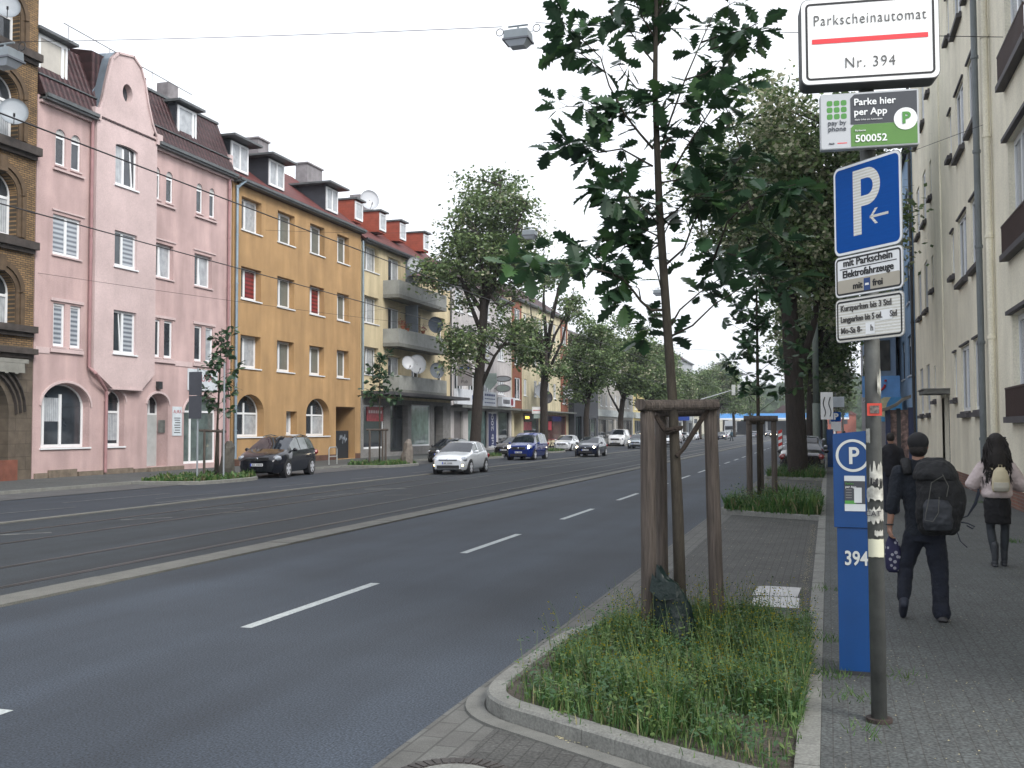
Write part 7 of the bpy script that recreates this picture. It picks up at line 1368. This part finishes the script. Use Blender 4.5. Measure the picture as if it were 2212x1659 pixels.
blob(b,'tights',mat('tights_grey',(.022,.028,.035),.7,var=.2),wo_,.012,2)
b=MB(); loft(b,[(X,Y+.01,.7,.165,.12,0),(X,Y,.85,.172,.13,0),(X,Y,1.0,.165,.125,0),(X,Y,1.12,.14,.11,0)]); blob(b,'skirt',mat('skirt_black',(.008,.008,.01),.9,bump=.4,bs=20),wo_,.014,2)
jm=mat('jacket_pink',(.52,.44,.43),.75,var=.12,scale=6,bump=.9,bs=12,bd=.025); b=MB(); loft(b,[(X,Y,1.05,.175,.14,0),(X,Y,1.1,.2,.16,0),(X,Y,1.28,.19,.145,0),(X,Y,1.42,.205,.135,0),(X,Y,1.51,.16,.11,0),(X,Y,1.57,.08,.075,0)])
for s_,e_,w_ in aw_: cap(b,s_,e_,.082,.095,14); cap(b,e_,w_,.092,.06,14)
blob(b,'jacket',jm,wo_,.014,2)
for (x_,y_,yaw) in ((X-.045,Y-.02,0),(X+.085,Y+.1,0)):
    b=MB(); cap(b,(x_,y_,.42),(x_,y_,.22),.052,.045,12); cap(b,(x_,y_,.175),(x_,y_+.15,.16),.045,.035,12); b.box(x_-.035,x_+.035,y_-.05,y_+.19,.122,.145); blob(b,'boot',mat('boot_dark',(.03,.035,.042),.5),wo_,.012,2)
rr=random.Random(7); b=MB(); b.ell((X,Y,1.815),(.108,.115,.118),18,14); loft(b,[(X,Y-.06,1.4,.09,.05,0),(X,Y-.07,1.5,.145,.08,0),(X,Y-.05,1.65,.13,.1,0),(X,Y-.01,1.8,.1,.1,0)]); hm=blob(b,'hair',hair,wo_,.013,2)
b=MB()
for i in range(210):
    a=rr.uniform(PI*.95,PI*2.05); z0=rr.uniform(1.6,1.88); r0=.095+.03*rr.random(); P=[]
    ph=rr.uniform(0,6); 
    for k in range(9):
        z=z0-.05*k*rr.uniform(.8,1.1); w_=.012; rad=r0+.009*k if z<1.78 else r0*.9; P.append((X+(rad+.012)*math.cos(a)*1.0+w_*math.cos(ph+k*1.6),Y-.01+rad*.75*math.sin(a)+w_*math.sin(ph+k*1.6),z))
    b.tube(P,[.009,.01,.01,.01,.01,.009,.008,.006,.003],4)
b.build('curls',hair,hm,smooth=True)
bp=thing('small_backpack','small cream backpack worn over the pale pink jacket','backpack',(X+.02,Y-.18,1.12)); cm=mat('cream_cloth',(.5,.44,.3),.7,var=.1,scale=8,bump=.5,bs=15,bd=.015)
b=MB(); loft(b,[(X+.02,Y-.19,1.14,.1,.05,0),(X+.02,Y-.2,1.18,.115,.075,0),(X+.02,Y-.2,1.32,.11,.075,0),(X+.02,Y-.19,1.42,.085,.055,0),(X+.02,Y-.17,1.47,.04,.03,0)]); blob(b,'bag_body',cm,bp,.012,2)
b=MB(); loft(b,[(X+.02,Y-.26,1.15,.085,.04,0),(X+.02,Y-.27,1.2,.1,.05,0),(X+.02,Y-.26,1.27,.095,.04,0)]); blob(b,'pocket',mat('pocket_grey',(.38,.36,.3),.7),bp,.01,2)
b=MB(); b.tube([(X-.0,Y-.17,1.45),(X+.0,Y-.19,1.5),(X+.04,Y-.19,1.5),(X+.04,Y-.17,1.45)],.006,5); 
for s in (-1,1): b.tube([(X+s*.07,Y-.15,1.44),(X+s*.12,Y-.02,1.53),(X+s*.13,Y+.12,1.4),(X+s*.14,Y,1.2)],.012,6)
b.build('strap',cm,bp)
# far people
def farman(label,c,col,h=1.72,turn=0,step=.15):
    t=thing('person',label,'person',c,turn); b=MB(); s=h/1.75
    def P(x,y,z): v=Vector((x,y,z))*s; v.rotate(Matrix.Rotation(turn,3,'Z')); return v+Vector(c)
    b.tube([P(0,0,1.45),P(0,0,1.56)],.05*s,8); q=P(0,0,1.64); b.ell(q,(.08*s,.1*s,.12*s),10,8); cap(b,P(-.2,0,1.38),P(-.25,.03,1.1),.045,.04); cap(b,P(-.25,.03,1.1),P(-.22,.1,.85),.04,.03); cap(b,P(.2,0,1.38),P(.25,-.03,1.1),.045,.04); cap(b,P(.25,-.03,1.1),P(.22,.08,.85),.04,.03)
    cap(b,P(0,0,1.35),P(0,0,.95),.14,.13); cap(b,P(-.09,0,.9),P(-.1,step,.1),.07,.045); cap(b,P(.09,0,.9),P(.1,-step,.1),.07,.045); blob(b,'body',skin,t,.025,1)
    b=MB(); cap(b,P(0,0,1.36),P(0,0,.92),.19,.17); cap(b,P(-.2,0,1.38),P(-.26,.03,1.08),.075,.065); cap(b,P(-.26,.03,1.08),P(-.23,.09,.9),.065,.055); cap(b,P(.2,0,1.38),P(.26,-.03,1.08),.075,.065); cap(b,P(.26,-.03,1.08),P(.23,.07,.9),.065,.055); blob(b,'jacket',mat('cloth_%s'%col[0],col[1],.9),t,.025,1)
    b=MB(); cap(b,P(-.09,0,.88),P(-.1,step,.08),.09,.06); cap(b,P(.09,0,.88),P(.1,-step,.08),.09,.06); cap(b,P(-.1,step,.05),P(-.1,step+.15,.05),.045,.04); cap(b,P(.1,-step,.05),P(.1,-step+.15,.05),.045,.04); blob(b,'trousers',mat('far_trousers',(.015,.018,.03),.9),t,.025,1)
    b=MB(); b.ell(P(0,-.01,1.67),(.09*s,.11*s,.11*s),10,8); b.build('hair',hair,t,smooth=True)
farman('person in a black jacket partly hidden behind the grey sign post',(1.32,24,.12),('black',(.008,.008,.012)),1.75,0,.12)
farman('person crossing the road far away beside the dark car with bluish headlights',(-14.6,165,0),('teal',(.02,.05,.07)),1.75,R(60),.2)
farman('person walking far along the right pavement under the trees',(.9,62,.12),('brown',(.06,.03,.02)),1.7)
# ---------------- added air volume imitating camera glare, brightens the dark far crowns
b=MB(); b.box(-900,900,-70,2300,-3,120); hz=b.build('glare_volume',[]); hz['kind']='stuff'; hz['label']='thin pale air added over the whole street to imitate camera glare'
hm_=bpy.data.materials.new('glare_air'); hm_.use_nodes=True; n_=hm_.node_tree; n_.nodes.remove(n_.nodes['Principled BSDF']); pv=n_.nodes.new('ShaderNodeVolumePrincipled'); pv.inputs['Color'].default_value=(.85,.9,.95,1); pv.inputs['Density'].default_value=.00033; pv.inputs['Anisotropy'].default_value=.3
n_.links.new(pv.outputs[0],n_.nodes['Material Output'].inputs['Volume']); hz.data.materials.append(hm_)
